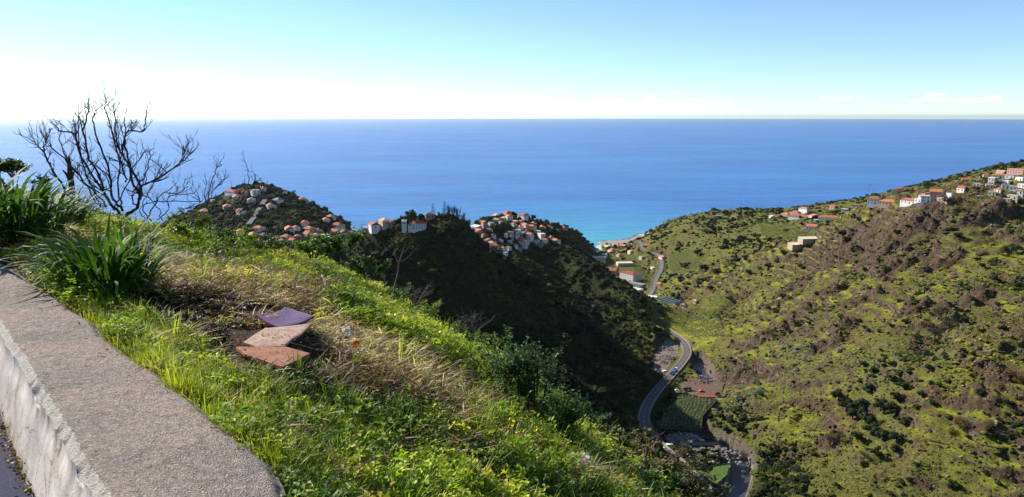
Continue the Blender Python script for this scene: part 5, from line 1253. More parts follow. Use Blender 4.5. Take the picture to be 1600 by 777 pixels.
# further smaller trees spread over the slope
xs=np.array([rng.uniform(1120,1600) for _ in range(260)]); ys=np.array([rng.uniform(330,775) for _ in range(260)])
hp=hits(xs,ys); cnt=0
for a,b,q in zip(xs,ys,hp):
    if np.isnan(q[0]) or q[0]<170 or fbm(np.array([q[0]/50]),np.array([q[1]/50]),3,201)[0]<0.02 or any((q[0]-t[3][0])**2+(q[1]-t[3][1])**2<60 for t in T_ALL): continue
    T_ALL.append((a,b,rng.uniform(3,5.5),q,'mid' if rng.random()<.45 else 'dark')); cnt+=1
    if cnt>=90: break
words={'dark':'dark green','mid':'mid green','brown':'bare brown','autumn':'orange-brown'}
bands=[(0,385,'topmost'),(385,430,'very high'),(430,480,'high'),(480,530,'upper middle'),(530,580,'middle'),(580,630,'lower middle'),(630,690,'low'),(690,800,'bottom')]
parts_=[(0,1240,'left part'),(1240,1360,'centre left'),(1360,1480,'centre right'),(1480,1700,'right edge')]
for b0,b1,bn in bands:
    for c0,c1,cn in parts_:
        for kd in ('dark','mid','brown','autumn'):
            row=sorted([t for t in T_ALL if b0<=t[1]<b1 and t[4]==kd and c0<=t[0]<c1],key=lambda t:t[0])
            for i,t in enumerate(row):
                ps='' if len(row)==1 else ORD[min(i,11)].replace(' from the left','')+' '
                rp=t[2]*t[3][1]/FPX*(1.95 if (1305<t[0]<1425 and 585<t[1]<720) else 1.45 if t[1]>560 else 1.25) if t[4] in('dark','mid') else t[2]*t[3][1]/FPX*1.4
                put_tree(t[4],t[3],rp,'%s%s tree, %s band, %s of the right hillside'%(ps,words[t[4]],bn,cn),'trees on the right hillside','tree',rng,.85); BUILT.append((t[3][0],t[3][1],rp*.8))
# trees of the left hills and villages
V_LIST=[(645,347,14,'mid','rounded green tree rising behind the church roof'),(634,348,8,'dark','small dark tree between the bell tower and nave'),(660,350,8,'dark','dark tree crowding the right end of the church'),(536,352,6,'dark','dark tree at the right foot of the far left hill'),(545,355,7,'dark','last dark tree where the far left hill meets the sea'),(566,351,7,'dark','spreading tree on the saddle left of the church houses'),(405,298,5,'dark','dark tree on the summit of the far left hill'),(418,299,6,'dark','second dark tree along the summit of the far left hill'),(440,303,6,'dark','dark tree on the right shoulder of the far left hill'),(457,306,6,'dark','dark tree near the orange crest house of the far left hill'),
 (764,344,4,'dark','thin dark tree at the left end of the central skyline houses'),(823,338,6,'dark','dark tree on the central headland top right of the roofs'),(833,344,6,'dark','dark tree just below the central headland top'),(866,356,5,'dark','dark tree right of the red roofed row on the central headland'),(871,354,5,'dark','windswept dark tree at the end of the central headland'),(881,353,4,'dark','dark tree over the pink cliff top house'),(898,362,4,'dark','dark tree on the slope of the cliff nose'),(909,367,5,'dark','last tree on the cliff nose above the beach'),(785,358,9,'mid','green orchard tree in the middle of the central village'),(776,362,9,'mid','left orchard tree in the central village'),(792,355,7,'mid','bright green tree beside the orchard in the central village'),
 (873,425,6,'autumn','yellow-brown tree standing on the dark second spur'),(828,428,6,'mid','grey-green bush on the shaded upper slope below the village'),(843,430,5,'mid','right one of two grey-green bushes below the village'),(1000,565,8,'autumn','yellow-brown tree at the foot of the first spur near the road'),(985,575,9,'autumn','yellow-brown tree left of the works yard'),(1115,338,5,'dark','dark tree on the skyline of the right headland'),(1135,336,5,'dark','second dark tree on the skyline of the right headland'),(1172,335,4,'dark','dark tree further right on the skyline headland'),
 (1556,266,6,'dark','dark tree on the far right ridge left of the flat roofs'),(1583,262,7,'dark','large dark tree on the far right ridge skyline'),(1512,274,4,'dark','single dark tree on the middle of the far right ridge'),(948,385,4,'dark','dark tree standing among the beach houses')]
hp=hits([a[0] for a in V_LIST],[a[1] for a in V_LIST])
for a,q in zip(V_LIST,hp):
    if np.isnan(q[0]): 
        q=None
        for dy in range(1,14):
            q2=hits([a[0]],[a[1]+dy])[0]
            if not np.isnan(q2[0]): q=q2; break
        if q is None: print('miss tree',a[:2]); continue
    put_tree(a[3],q,a[2]*q[1]/FPX*1.05,a[4],None,'tree',rng,1.0)
# trees filling the villages and plateau
VT=0
for (x0,x1,y0,y1,n,where,grp) in [(430,560,355,385,22,'among the plateau village houses','trees in the plateau village'),(745,870,345,398,34,'among the central headland houses','trees in the central village'),(330,520,300,360,26,'on the slope of the far left hill','trees on the far left hill'),(925,1010,392,440,16,'around the warehouses near the beach','trees on the lower valley floor')]:
    xs=[rng.uniform(x0,x1) for _ in range(n)]; ys=[rng.uniform(y0,y1) for _ in range(n)]; hp=hits(xs,ys)
    k=0
    cand=[(a,b,q) for a,b,q in zip(xs,ys,hp) if not np.isnan(q[0]) and not any((q[0]-bb[0])**2+(q[1]-bb[1])**2<bb[2]**2*.9 for bb in BUILT)]
    cand.sort(key=lambda t:t[0])
    kds=['dark' if rng.random()<.6 else 'mid' for _ in cand]; half=[t[0] for t in cand]; mid_=half[len(half)//2] if half else 0
    for ii,(a,b,q) in enumerate(cand):
        side='left half' if a<mid_ else 'right half'; same=[jj for jj in range(len(cand)) if kds[jj]==kds[ii] and (cand[jj][0]<mid_)==(a<mid_)]
        put_tree(kds[ii],q,rng.uniform(2.6,5.0),'%s %s green tree, %s, %s'%(ORD[min(11,same.index(ii))].replace(' from the left',''),kds[ii],side,where),grp,'tree',rng,rng.uniform(.8,1.2))
# Norfolk pines
def norfolk(q,h_,label,seed):
    rng=random.Random(seed); e=empty('norfolk_pine',tuple(q)); tag(e,label,'pine tree'); MB().tube([(0,0,-1),(0,0,h_)],[h_*.018,h_*.003],6).build('trunk',M_BARK,e); mb=MB()
    n=int(h_/1.1)
    for i in range(2,n):
        z=h_*i/n; L=(h_-z)*.20+.35; a0=rng.uniform(0,6)
        for k in range(6):
            a=a0+k*1.047; tip=(L*math.cos(a),L*math.sin(a),z+L*.12); mb.tube([(0,0,z),tip],[.10,.04],4)
            for s_ in (.4,.6,.8,1.0):
                c_=(tip[0]*s_,tip[1]*s_,z+L*.12*s_); clump_leaves(mb,rng,3,.26,(.28,.28,.14),c_)
    mb.build('crown',M_TL[0],e)
def onp(px,py,D):
    q=P(px,py,D); return (q[0],q[1],hz1(q[0],q[1]))
norfolk(onp(695,352,598),15.5,'tall thin tiered pine left of the grey thicket on the spur',1)
norfolk(onp(677,350,605),12,'shorter thin tiered pine between the church and the taller pine',2)
# grey leafless thicket on the spur
def thicket(q,w_,h_,label,seed,mi=2,leaf=4):
    rng=random.Random(seed); e=empty('poplar_tree',tuple(q)); tag(e,label,'tree','bare poplars on the dark spur'); tr=MB(); cr=MB()
    for s in range(5):
        bx_,by_=rng.uniform(-w_*.3,w_*.3),rng.uniform(-w_*.3,w_*.3); hh=h_*rng.uniform(.7,1.0); tr.tube([(bx_*.4,by_*.4,-1),(bx_*.8,by_*.8,hh*.5),(bx_*1.2,by_*1.2,hh)],[.22,.16,.06],4)
        for k in range(54):
            t=rng.uniform(.15,1); b0=Vector((bx_*(.4+.8*t),by_*(.4+.8*t),hh*t)); d=Vector((rng.gauss(0,.4),rng.gauss(0,.4),.9)).normalized()*rng.uniform(.1,.28)*h_
            tr.tube([b0,b0+d],[.07,.03],3,cap=False); clump_leaves(cr,rng,4,.16,(.5,.5,.6),tuple(b0+d*rng.uniform(.4,1)))
    tr.build('trunk',M_TL[2],e); cr.build('crown',M_TL[leaf],e)
for i,(px,py,D,w2,hh,lf) in enumerate([(701,354,572,4,12,2),(708,356,570,4.5,13.5,2),(716,358,570,5,13,4),(724,361,570,5,12,2),(732,364,570,5,10,4),(739,368,572,4.5,8,4),(712,364,560,5,7,3),(726,370,560,5,6,4),(686,356,575,3.5,6,3),(628,362,580,4,6,4),(642,368,575,5,5,4),(646,380,570,4,5,1)]):
    q=P(px,py,D+22); z=hz1(q[0],q[1]); thicket((q[0],q[1],z),w2,hh,['first','second','third','fourth','fifth','sixth','seventh','eighth','ninth','tenth','eleventh','twelfth'][i]+' bare grey-brown poplar clump on the spur top, '+('tall' if hh>9 else 'low')+' and '+('leafless' if lf==2 else 'sparsely leaved'),50+i,2,lf)
for k in TP:
    for p_ in TP[k]:
        if id(p_) not in _used:
            for c_ in list(p_.children): bpy.data.objects.remove(c_)
            bpy.data.objects.remove(p_)
# ================================================================== THINGS ON THE BANK
def gpt(px,py): return fhits([px],[py])[0]
# ---- three slabs
def slab(name,pxs,z,th,mats,label,curl=0.0,cat='slab'):
    pts=[Pz(a,b,z)[:2] for a,b in pxs]; cx=sum(p_[0] for p_ in pts)/len(pts); cy=sum(p_[1] for p_ in pts)/len(pts)
    # subdivided outline filled as a fan grid so the tile can be slightly dished
    n=len(pts); dens=[]
    for i in range(n):
        a=np.array(pts[i]); b=np.array(pts[(i+1)%n]); 
        for k in range(8): dens.append(a+(b-a)*k/8)
    m=len(dens); V=[];F=[]; rings=8; rmax=max(math.hypot(d[0]-cx,d[1]-cy) for d in dens)
    for s_ in (1,-1):
        base=len(V); V.append((0,0,(0 if s_>0 else -th)))
        for r in range(1,rings+1):
            for d in dens:
                x,y=(d[0]-cx)*r/rings,(d[1]-cy)*r/rings
                j=0.0016*math.sin(9*x+3)*math.cos(11*y); e=(-0.003 if (r==rings and s_>0) else 0)
                V.append((x,y,(0 if s_>0 else -th)+(curl*(x/rmax)**2 if curl else j)+e))
        for k in range(m):
            f_=(base,base+1+k,base+1+(k+1)%m); F.append(f_ if s_>0 else f_[::-1])
        for r in range(rings-1):
            for k in range(m):
                a=base+1+r*m+k; b=base+1+r*m+(k+1)%m; f_=(a,a+m,b+m,b); F.append(f_ if s_>0 else f_[::-1])
    t0=1+(rings-1)*m; b0=1+rings*m+t0
    for k in range(m): F.append((t0+k,b0+k,b0+(k+1)%m,t0+(k+1)%m))
    me=mesh_np(name,V,F,mats,smooth=False); o=link(bpy.data.objects.new(name,me)); o.location=(cx,cy,z); tag(o,label,cat,'slabs lying on the bank'); return o
m,nt,b=mat('purple_glaze'); p=pos(nt); c1=ramp(nt,nz(nt,9,5,.6,p),[(.3,(0.085,0.025,0.06)),(.7,(0.16,0.065,0.12))]); nt.links.new(c1,b.inputs['Base Color']); b.inputs['Roughness'].default_value=.32; b.inputs['Specular IOR Level'].default_value=.35; bump(nt,b,nz(nt,14,3,.5,p),.25,.01); M_PURP=m
def stonem(name,cs,sc,bs):
    m,nt,b=mat(name); p=pos(nt); a=nz(nt,sc,7,.75,p); col=ramp(nt,a,[(.3,cs[0]),(.5,cs[1]),(.7,cs[2])]); nt.links.new(col,b.inputs['Base Color']); b.inputs['Roughness'].default_value=.9; bump(nt,b,a,.8,bs); return m
M_PINK=stonem('pink_broken_slab',[(0.20,0.12,0.08),(0.36,0.23,0.165),(0.58,0.45,0.36)],16,.008)
M_TERRA=stonem('terracotta_slab',[(0.17,0.065,0.04),(0.29,0.12,0.07),(0.40,0.19,0.12)],12,.004)
zg=float(gpt(430,535)[2]); 
slab('terracotta_slab',[(368,541),(405,541),(446,541),(484,551),(462,563),(441,573),(404,560),(382,553)],zg+.065,.022,[M_TERRA],'orange-brown terracotta slab lying nearest the path, lowest of three')
zg2=float(gpt(430,520)[2]); slab('broken_slab',[(380,534),(414,512),(440,510),(487,505),(470,521),(455,529),(444,540),(400,541)],zg2+.07,.018,[M_PINK],'pale pink broken slab between the purple and the terracotta slabs')
zg3=float(gpt(440,500)[2]); slab('glazed_tile',[(400,493),(430,489),(447,480),(470,487),(491,495),(470,505),(438,512),(415,502)],zg3+.135,.02,[M_PURP],'glossy dark purple curved tile topmost of the three slabs',.018)
# ---- strap leaved clumps
M_AG=leaf_mat('strap_leaves',(0.060,0.125,0.018),trans=.30,scale=7,rough=.62,var=.35,objvar=.45,spec=.16)
M_AGD=leaf_mat('dead_strap_leaves',(0.38,0.26,0.10),trans=.2,scale=9,rough=.8,var=.4,objvar=.35)
def strap(i,L,wd,lean,curl,seg=7,fold=.006):
    mb=MB(); rng=random.Random(i); vs=[];x=0;z=0;a=lean;tw=rng.uniform(-.5,.5)
    for k in range(seg+1):
        t=k/seg; w_=wd*(0.75+.5*t*(1-t)*2)*(1-t**3.2); yy=.02*math.sin(t*3)*tw
        if k==seg: vs.append((x,yy,z))
        else: vs+=[(x,yy-w_/2,z+fold*math.cos(a)),(x-fold*math.cos(a)*1.0,yy,z),(x,yy+w_/2,z+fold*math.cos(a))]
        x+=math.sin(a)*L/seg; z+=math.cos(a)*L/seg; a+=curl/seg*(.4+1.2*t)
    fs=[]
    for k in range(seg-1):
        b0=3*k; fs+=[(b0,b0+1,b0+4,b0+3),(b0+1,b0+2,b0+5,b0+4)]
    b0=3*(seg-1); fs+=[(b0,b0+1,b0+3),(b0+1,b0+2,b0+3)]
    mb.add(vs,fs); return mb
STR=[strap(i,1.0,.052,l,c_).mesh('strap_%d'%i,[M_AG],True) for i,(l,c_) in enumerate([(.08,1.1),(.15,1.9),(.3,1.7),(.45,2.0),(.6,1.8),(.25,2.6),(.8,1.3),(.5,2.5)])]
STD=[strap(20+i,1.0,.034,l,c_,fold=.002).mesh('dead_strap_%d'%i,[M_AGD],True) for i,(l,c_) in enumerate([(1.2,.9),(1.0,1.3),(1.4,.4)])]
def clump(px,py,rad,L0,n,nd,label,seed,lean=(0,0)):
    rng=random.Random(seed); q=gpt(px,py); e=empty('strap_leaf_plant',(q[0],q[1],q[2]-.03)); tag(e,label,'plant','strap leaved clumps by the wall')
    for i in range(n):
        t=rng.random(); a=rng.uniform(0,6.28); r=rad*math.sqrt(rng.random()); k=min(7,int(t*8)) if r>rad*.4 else rng.choice([0,1,1,2,5])
        o=place_child('leaf',STR[k],e,(r*math.cos(a),r*math.sin(a),rng.uniform(-.02,.06)),a+rng.gauss(0,.45)+0,(1,1,1)); L=L0*rng.uniform(.6,1.12); o.scale=(L,L*rng.uniform(.8,1.2),L); o.rotation_euler=(rng.gauss(0,.1)+lean[0],rng.gauss(0,.08)+lean[1],a+rng.gauss(0,.5))
    for i in range(nd):
        a=rng.uniform(-2.6,.6); r=rad*rng.uniform(.6,1.3); L=L0*rng.uniform(.35,.6); o=place_child('dead_leaf',STD[rng.randrange(3)],e,(r*math.cos(a),r*math.sin(a),rng.uniform(.02,.10)),a,(L,L,L)); o.rotation_euler=(rng.gauss(0,.3),rng.gauss(0,.2),a+rng.gauss(0,.6))
    return e
clump(168,456,.30,.68,285,60,'large dark green strap leaved clump at the end of the grass strip',1)
clump(205,462,.10,.40,36,14,'small strap leaved offshoot at the right foot of the large clump',2)
clump(28,366,.42,.80,240,10,'wide strap leaved clump at the left edge of the photo by the wall',3)
clump(100,362,.26,.72,130,6,'strap leaved clump squeezed behind the two bigger ones',4)
clump(-45,372,.35,.85,90,0,'strap leaved clump cut by the left photo edge',5)
# ---- bare branching shrub
M_BRANCH=simple('grey_twig_bark',(0.060,0.043,0.042),.9,.35,12)
M_STUMP=simple('stump_bark',(0.085,0.045,0.035),.95,.4,8)
def twiggy(par,rng,pts,r0,r1,depth,tw_n,Ltw,up=.6,name='branch'):
    mb=MB(); P_=[Vector(p_) for p_ in smooth_line([tuple(p_) for p_ in pts],5)] if len(pts)>2 else [Vector(p_) for p_ in pts]
    n=len(P_); rad=[r0+(r1-r0)*i/(n-1) for i in range(n)]; P_=[p_+Vector((rng.gauss(0,.006),rng.gauss(0,.02),rng.gauss(0,.006))) for p_ in P_]; mb.tube(P_,rad,5)
    def grow(p_,d,L,r,lv):
        k=4; q=[p_]; dd_=d.copy()
        for i in range(k): dd_=(dd_+Vector((rng.gauss(0,.18),rng.gauss(0,.18),rng.gauss(.10,.12)))).normalized(); q.append(q[-1]+dd_*L/k)
        mb.tube(q,[r,r*.85,r*.7,r*.6,r*.5],4)
        if lv>0:
            for _ in range(rng.choice([1,2,2,3])):
                i=rng.randrange(1,k+1); nd=(dd_+Vector((rng.gauss(0,.6),rng.gauss(0,.6),rng.gauss(.2,.4)))).normalized(); grow(q[i],nd,L*rng.uniform(.4,.7),r*.62,lv-1)
    for _ in range(tw_n):
        i=rng.randrange(n//4,n); t=(P_[min(i+1,n-1)]-P_[max(0,i-1)]).normalized(); d=(t*.7+Vector((rng.gauss(0,.6),rng.gauss(0,.6),rng.gauss(.25,.3)))).normalized()
        grow(P_[i],d,Ltw*rng.uniform(.5,1.2),max(.0055,rad[i]*.6),depth)
    o=mb.build(name,M_BRANCH,par); o.matrix_parent_inverse=Matrix.Translation(-par.location); return o
def Z1(lst,D,rng,base_sink=True):
    out=[]; off=rng.uniform(-.25,.25); dr=rng.uniform(-.6,.6)
    for i,(x,y) in enumerate(lst):
        q=P(x/2.285,140+y/2.285,D+ (off+dr*i/len(lst))*(1 if i else 0.3)); out.append(q)
    return out
rng=random.Random(5)
bq=P(190,345,11.0); sh=empty('bare_shrub',bq); tag(sh,'tall leafless branching shrub standing on the bank against the sea','shrub')
STEMS=[([(430,440),(390,400),(345,300),(300,180),(305,110),(315,30)],.022),([(450,450),(490,415),(500,350),(455,260),(420,190),(410,60)],.026),([(500,380),(500,350),(560,320),(620,280),(655,240),(658,200)],.018),([(640,262),(665,245),(695,215)],.008),([(410,430),(385,390),(290,240),(265,160),(220,150),(190,125)],.02),([(300,430),(240,370),(180,270),(150,215),(118,183)],.02),([(152,218),(170,180),(185,140)],.009),([(440,430),(400,380),(390,290),(350,190),(330,110),(345,70)],.02),([(500,400),(480,340),(450,220),(455,150),(510,150),(520,100)],.018),([(340,400),(300,330),(210,230),(170,200)],.013),([(450,330),(440,290),(390,120),(375,60)],.014),([(490,420),(470,380),(520,300),(535,240)],.012),([(380,420),(340,370),(250,270),(215,180)],.015),([(430,420),(420,330),(440,200),(445,100)],.013),([(360,420),(330,350),(290,260),(280,90)],.014),([(400,430),(460,330),(480,270),(525,215)],.010)]
for l,r in STEMS: twiggy(sh,rng,Z1(l,11.0,rng),r*1.05,.008,2,13 if r>.01 else 6,.27)
sh2=empty('bare_shrub',P(240,350,11.5)); tag(sh2,'low tangle of leafless twigs right of the tall bare shrub','shrub')
for l,r in [([(520,470),(545,430),(580,370),(640,375),(690,370)],.014),([(560,470),(600,430),(600,390),(640,370),(670,345)],.011),([(540,470),(510,420),(560,400),(640,400),(720,400)],.012),([(600,470),(650,430),(700,420),(715,385)],.009),([(580,470),(560,420),(520,380),(480,370)],.010),([(520,460),(500,430),(540,350),(580,270)],.010)]: twiggy(sh2,rng,Z1(l,11.5,rng),r*.8,.006,2,6,.22)
sh3=empty('bare_shrub',P(325,362,11.5)); tag(sh3,'thin leafless shrub in front of the far left hill village','shrub')
for l,r in [([(750,500),(745,440),(745,360),(770,290),(790,265)],.012),([(745,400),(770,350),(800,320)],.007),([(790,500),(800,440),(850,390),(885,340),(885,280)],.012),([(800,500),(860,420),(900,350),(910,330)],.010),([(780,500),(740,420),(730,350)],.008),([(830,510),(880,440),(930,390)],.009),([(840,500),(850,440),(905,410),(940,330)],.009)]: twiggy(sh3,rng,Z1(l,11.5,rng),r*.8,.006,2,6,.22)
# stump
stq=P(110,325,10.6); e=empty('dead_stump',stq); tag(e,'thick broken brown stump with split top beside the bare shrub','stump')
mb=MB(); 
pp=[P(113,325,10.6),P(112,290,10.6),P(109,265,10.6),P(108,246,10.6)]; mb.tube(pp,[.045,.04,.035,.015],8); o=mb.build('trunk',M_STUMP,e); o.matrix_parent_inverse=Matrix.Translation(-e.location)
mb=MB(); mb.tube([P(112,292,10.6),P(104,272,10.5),P(98,266,10.5)],[.03,.02,.008],6); mb.tube([P(112,280,10.6),P(118,262,10.7)],[.02,.006],6); o=mb.build('snag',M_STUMP,e); o.matrix_parent_inverse=Matrix.Translation(-e.location)
# ---- leafy shrubs built from stems and leaves
def leaf_quad(mb,c_,d,nrm,L,wd,mi=0):
    s_=nrm.cross(d); mb.add([tuple(c_),tuple(c_+d*L*.5+s_*wd*.5+nrm*L*.06),tuple(c_+d*L-nrm*L*.05),tuple(c_+d*L*.5-s_*wd*.5+nrm*L*.06)],[(0,1,2,3)],mi)
def leafy_shrub(q,w_,h_,n,leaf,ml,label,seed,stems=14,cat='shrub',group=None,name='leafy_shrub',flat=.55,asp=.5,droop=0):
    rng=random.Random(seed); e=empty(name,tuple(q)); tag(e,label,cat,group); st_=MB(); lf=MB()
    tips=[]
    for i in range(stems):
        a=rng.uniform(0,6.28); r=w_*.5*math.sqrt(rng.random()); hh=h_*rng.uniform(.55,1.05)*(1-.35*(r/(w_*.5))**2); t_=Vector((r*math.cos(a),r*math.sin(a),hh)); m_=Vector((r*.45*math.cos(a),r*.45*math.sin(a),hh*.5))
        b0=Vector((r*.15*math.cos(a),r*.15*math.sin(a),-.05)); st_.tube([b0,m_,t_],[.008,.006,.0025],4)
        for _ in range(3):
            k=rng.uniform(.35,.95); s0=b0.lerp(t_,k); d=Vector((rng.gauss(0,.6),rng.gauss(0,.6),.7)).normalized(); L=h_*rng.uniform(.15,.32); st_.tube([s0,s0+d*L],[.004,.002],3); tips.append((s0,s0+d*L))
        tips.append((m_,t_)); tips.append((m_,t_))
    for i in range(n):
        a,b=rng.choice(tips); c_=a.lerp(b,rng.uniform(.0,1.05))+Vector((rng.gauss(0,.012),rng.gauss(0,.012),rng.gauss(0,.012)))
        az=rng.uniform(0,6.28); d=Vector((math.cos(az),math.sin(az),rng.gauss(.25-droop,.35))).normalized(); nrm=(Vector((0,0,1))-d*d.z+Vector((rng.gauss(0,.3),rng.gauss(0,.3),0))); nrm=(nrm-d*nrm.dot(d)).normalized()
        L=leaf*rng.uniform(.6,1.3); leaf_quad(lf,c_,d,nrm,L,L*asp)
    lf.build('foliage',ml,e); st_.build('stems',M_BRANCH,e); return e
M_L1=leaf_mat('shrub_green',(0.085,0.155,0.022),trans=.3,scale=5,rough=.5,var=.4,use_island=True,spec=.3)
M_L2=leaf_mat('shrub_dark',(0.040,0.070,0.016),trans=.2,scale=5,rough=.55,var=.4,use_island=True,spec=.25)
M_L3=leaf_mat('shrub_olive',(0.10,0.095,0.035),trans=.2,scale=5,rough=.6,var=.5,use_island=True,spec=.2)
M_L4=leaf_mat('weed_yellowgreen',(0.20,0.27,0.025),trans=.4,scale=5,rough=.5,var=.4,use_island=True,spec=.3)
LS=[(800,640,.50,.50,2600,.030,M_L1,'bushy mid green shrub on the right crest of the bank'),(838,662,.45,.50,2200,.030,M_L2,'darker leafy shrub right of the bushy green one'),(770,606,.40,.38,1500,.028,M_L4,'yellow-green weedy shrub on the crest with yellow flowers'),(868,690,.40,.42,1500,.034,M_L1,'green shrub behind the orange nasturtium flowers'),
    (530,402,.9,.34,2400,.045,M_L1,'broad leafy hump of weeds where the crest dips'),(488,398,.7,.22,1200,.045,M_L4,'low bright weeds left of the leafy hump'),(575,432,.6,.22,1300,.045,M_L1,'leafy weeds hanging over the dark cliff'),(420,398,.6,.22,1100,.04,M_L1,'dark leafy weeds below the village roofs'),
    (300,365,.9,.26,1600,.045,M_L4,'sunny yellow-green weeds right of the twig tangle'),(370,385,.8,.20,1300,.04,M_L4,'sunlit weeds on the crest below the far left hill'),(22,272,.5,.22,900,.06,M_L1,'small dark shrub at the top left of the bank'),(-8,270,.5,.30,900,.06,M_L1,'dark shrub cut by the left photo edge'),(68,292,.35,.18,400,.05,M_L2,'little leafy sprig between the left shrub and the stump'),
    (625,478,.5,.22,1100,.04,M_L1,'leafy weeds at the foot of the dead umbel stalk'),(665,505,.45,.26,900,.04,M_L4,'yellow-green plant on the crest left of the grey brush'),(705,535,.35,.22,700,.035,M_L4,'tall weed with yellow-green tips beside the grey brush'),(745,560,.4,.30,1000,.035,M_L4,'tall pale weed spikes rising over the crest')]
for k,(px,py,w2,h2,n,lf,ml,lb) in enumerate(LS):
    q=gpt(px,py)
    if np.isnan(q[0]): q=np.array(P(px,py,11.0))
    big=1.0 if k in (10,11,12) else (1.6 if k in (0,1,4,6,13,14,15,16) else 1.35)
    leafy_shrub(q,w2*(1+.15*(big>1)),h2*big,int(n*1.25),lf,ml,lb,900+k)
# lower right corner thicket, growing a little below the crest
for k,(px,py,D,w2,h2,n,lf,ml,lb) in enumerate([(925,700,7.2,.7,.45,1900,.045,M_L2,'dark leafy shrub below the crest left of the red twigs'),(985,722,7.0,.8,.5,2000,.05,M_L3,'olive shrub with dry leaf tips beside the red twigs'),(1040,752,6.6,.8,.5,2000,.05,M_L3,'olive-brown shrub at the bottom overlapping the valley road'),(960,760,5.8,.7,.4,1500,.045,M_L2,'dark shrub at the bottom edge below the white flowers'),(1070,790,6.2,.7,.45,1500,.05,M_L3,'olive shrub cut by the bottom edge left of the road'),(905,660,8.2,.8,.5,1700,.045,M_L2,'dark shrub poking over the crest behind the flowers'),(1015,775,5.6,.6,.35,1300,.045,M_L1,'green shrub at the bottom edge under the red twigs')]):
    q=P(px,py+22,D); leafy_shrub(q,w2,h2,n,lf,ml,lb,950+k,stems=16)
# reddish twigs in the corner
M_RTW=simple('reddish_twigs',(0.22,0.10,0.08),.8,.3,10)
e=empty('red_twig_shrub',P(1000,770,6.0)); tag(e,'pale reddish bare twigs rising in front of the valley road','shrub')
for l in [[(1000,770),(1012,735),(1020,700),(1030,680)],[(1005,765),(1008,720),(1011,690)],[(985,775),(1015,745),(1050,712),(1068,700)],[(1000,770),(985,735),(960,705)],[(1008,740),(1022,728),(1034,722)]]:
    mb=MB(); q=[P(a,b,6.0+.05*i) for i,(a,b) in enumerate(l)]; mb.tube(q,[.009-.002*i for i in range(len(q))],5); r_=random.Random(l[0][0])
    for _ in range(7):
        i=r_.randrange(1,len(q)); d=Vector((r_.gauss(0,.5),r_.gauss(0,.5),r_.uniform(.2,1))).normalized()*r_.uniform(.04,.12); mb.tube([q[i],tuple(Vector(q[i])+d)],[.004,.0015],4)
    o=mb.build('branch',M_RTW,e); o.matrix_parent_inverse=Matrix.Translation(-e.location)
# dead umbel stalk
e=empty('umbel_stalk',P(616,470,9.4)); tag(e,'tall dry forked flower stalk with brown seed heads against the dark cliff','plant'); M_DRY=simple('dry_stalk',(0.15,0.12,0.10),.9,.3,10)
def sp(l,r0,r1,nm='stem'):
    mb=MB(); q=smooth_line([P(a,b,9.4) for a,b in l],5) if len(l)>2 else [P(a,b,9.4) for a,b in l]; n=len(q); mb.tube(q,[r0+(r1-r0)*i/(n-1) for i in range(n)],5); o=mb.build(nm,M_DRY,e); o.matrix_parent_inverse=Matrix.Translation(-e.location)
sp([(612,485),(615,455),(622,425),(623,412)],.013,.010)
for l in [[(623,412),(618,400),(617,388)],[(623,412),(629,395),(634,380)],[(622,411),(635,404),(647,392)],[(629,396),(636,390),(640,384)],[(634,380),(630,375),(628,372)]]: sp(l,.009,.005)
hd=MB(); r_=random.Random(4)
for (a,b) in [(617,385),(634,377),(648,390),(641,382),(628,371),(637,372),(615,378)]:
    c_=P(a,b,9.4); 
    for _ in range(26):
        d=Vector((r_.gauss(0,1),r_.gauss(0,1),abs(r_.gauss(0,.8)))).normalized()*r_.uniform(.04,.10); t_=Vector(c_)+d; hd.tube([c_,tuple(t_)],[.003,.002],3,cap=False); clump_leaves(hd,r_,2,.012,(.012,.012,.008),tuple(t_))
o=hd.build('seed_head',M_L3,e); o.matrix_parent_inverse=Matrix.Translation(-e.location)
# grey dry brush
for k,(px,py,lb) in enumerate([(718,520,'grey dry twiggy brush on the crest of the bank'),(740,512,'second grey dry brush leaning over the crest edge'),(650,470,'thin grey dead weed hanging over the crest')]):
    r_=random.Random(60+k); q=P(px,py+8,9.0); e=empty('dry_brush',q); tag(e,lb,'brush'); 
    for s_ in range(9):
        d=Vector((r_.gauss(.15,.35),r_.gauss(0,.3),.6)).normalized(); L=r_.uniform(.15,.32); pts=[tuple(q),tuple(Vector(q)+d*L*.5),tuple(Vector(q)+d*L+Vector((r_.gauss(0,.03),0,0)))]
        o=None; mb=MB(); mb.tube(pts,[.005,.004,.002],4)
        for _ in range(12):
            b0=Vector(pts[1]).lerp(Vector(pts[2]),r_.random()); mb.tube([b0,b0+Vector((r_.gauss(0,.6),r_.gauss(0,.6),r_.uniform(0,1))).normalized()*r_.uniform(.04,.11)],[.0028,.0012],3,cap=False)
        o=mb.build('branch',M_DRY,e); o.matrix_parent_inverse=Matrix.Translation(-e.location)
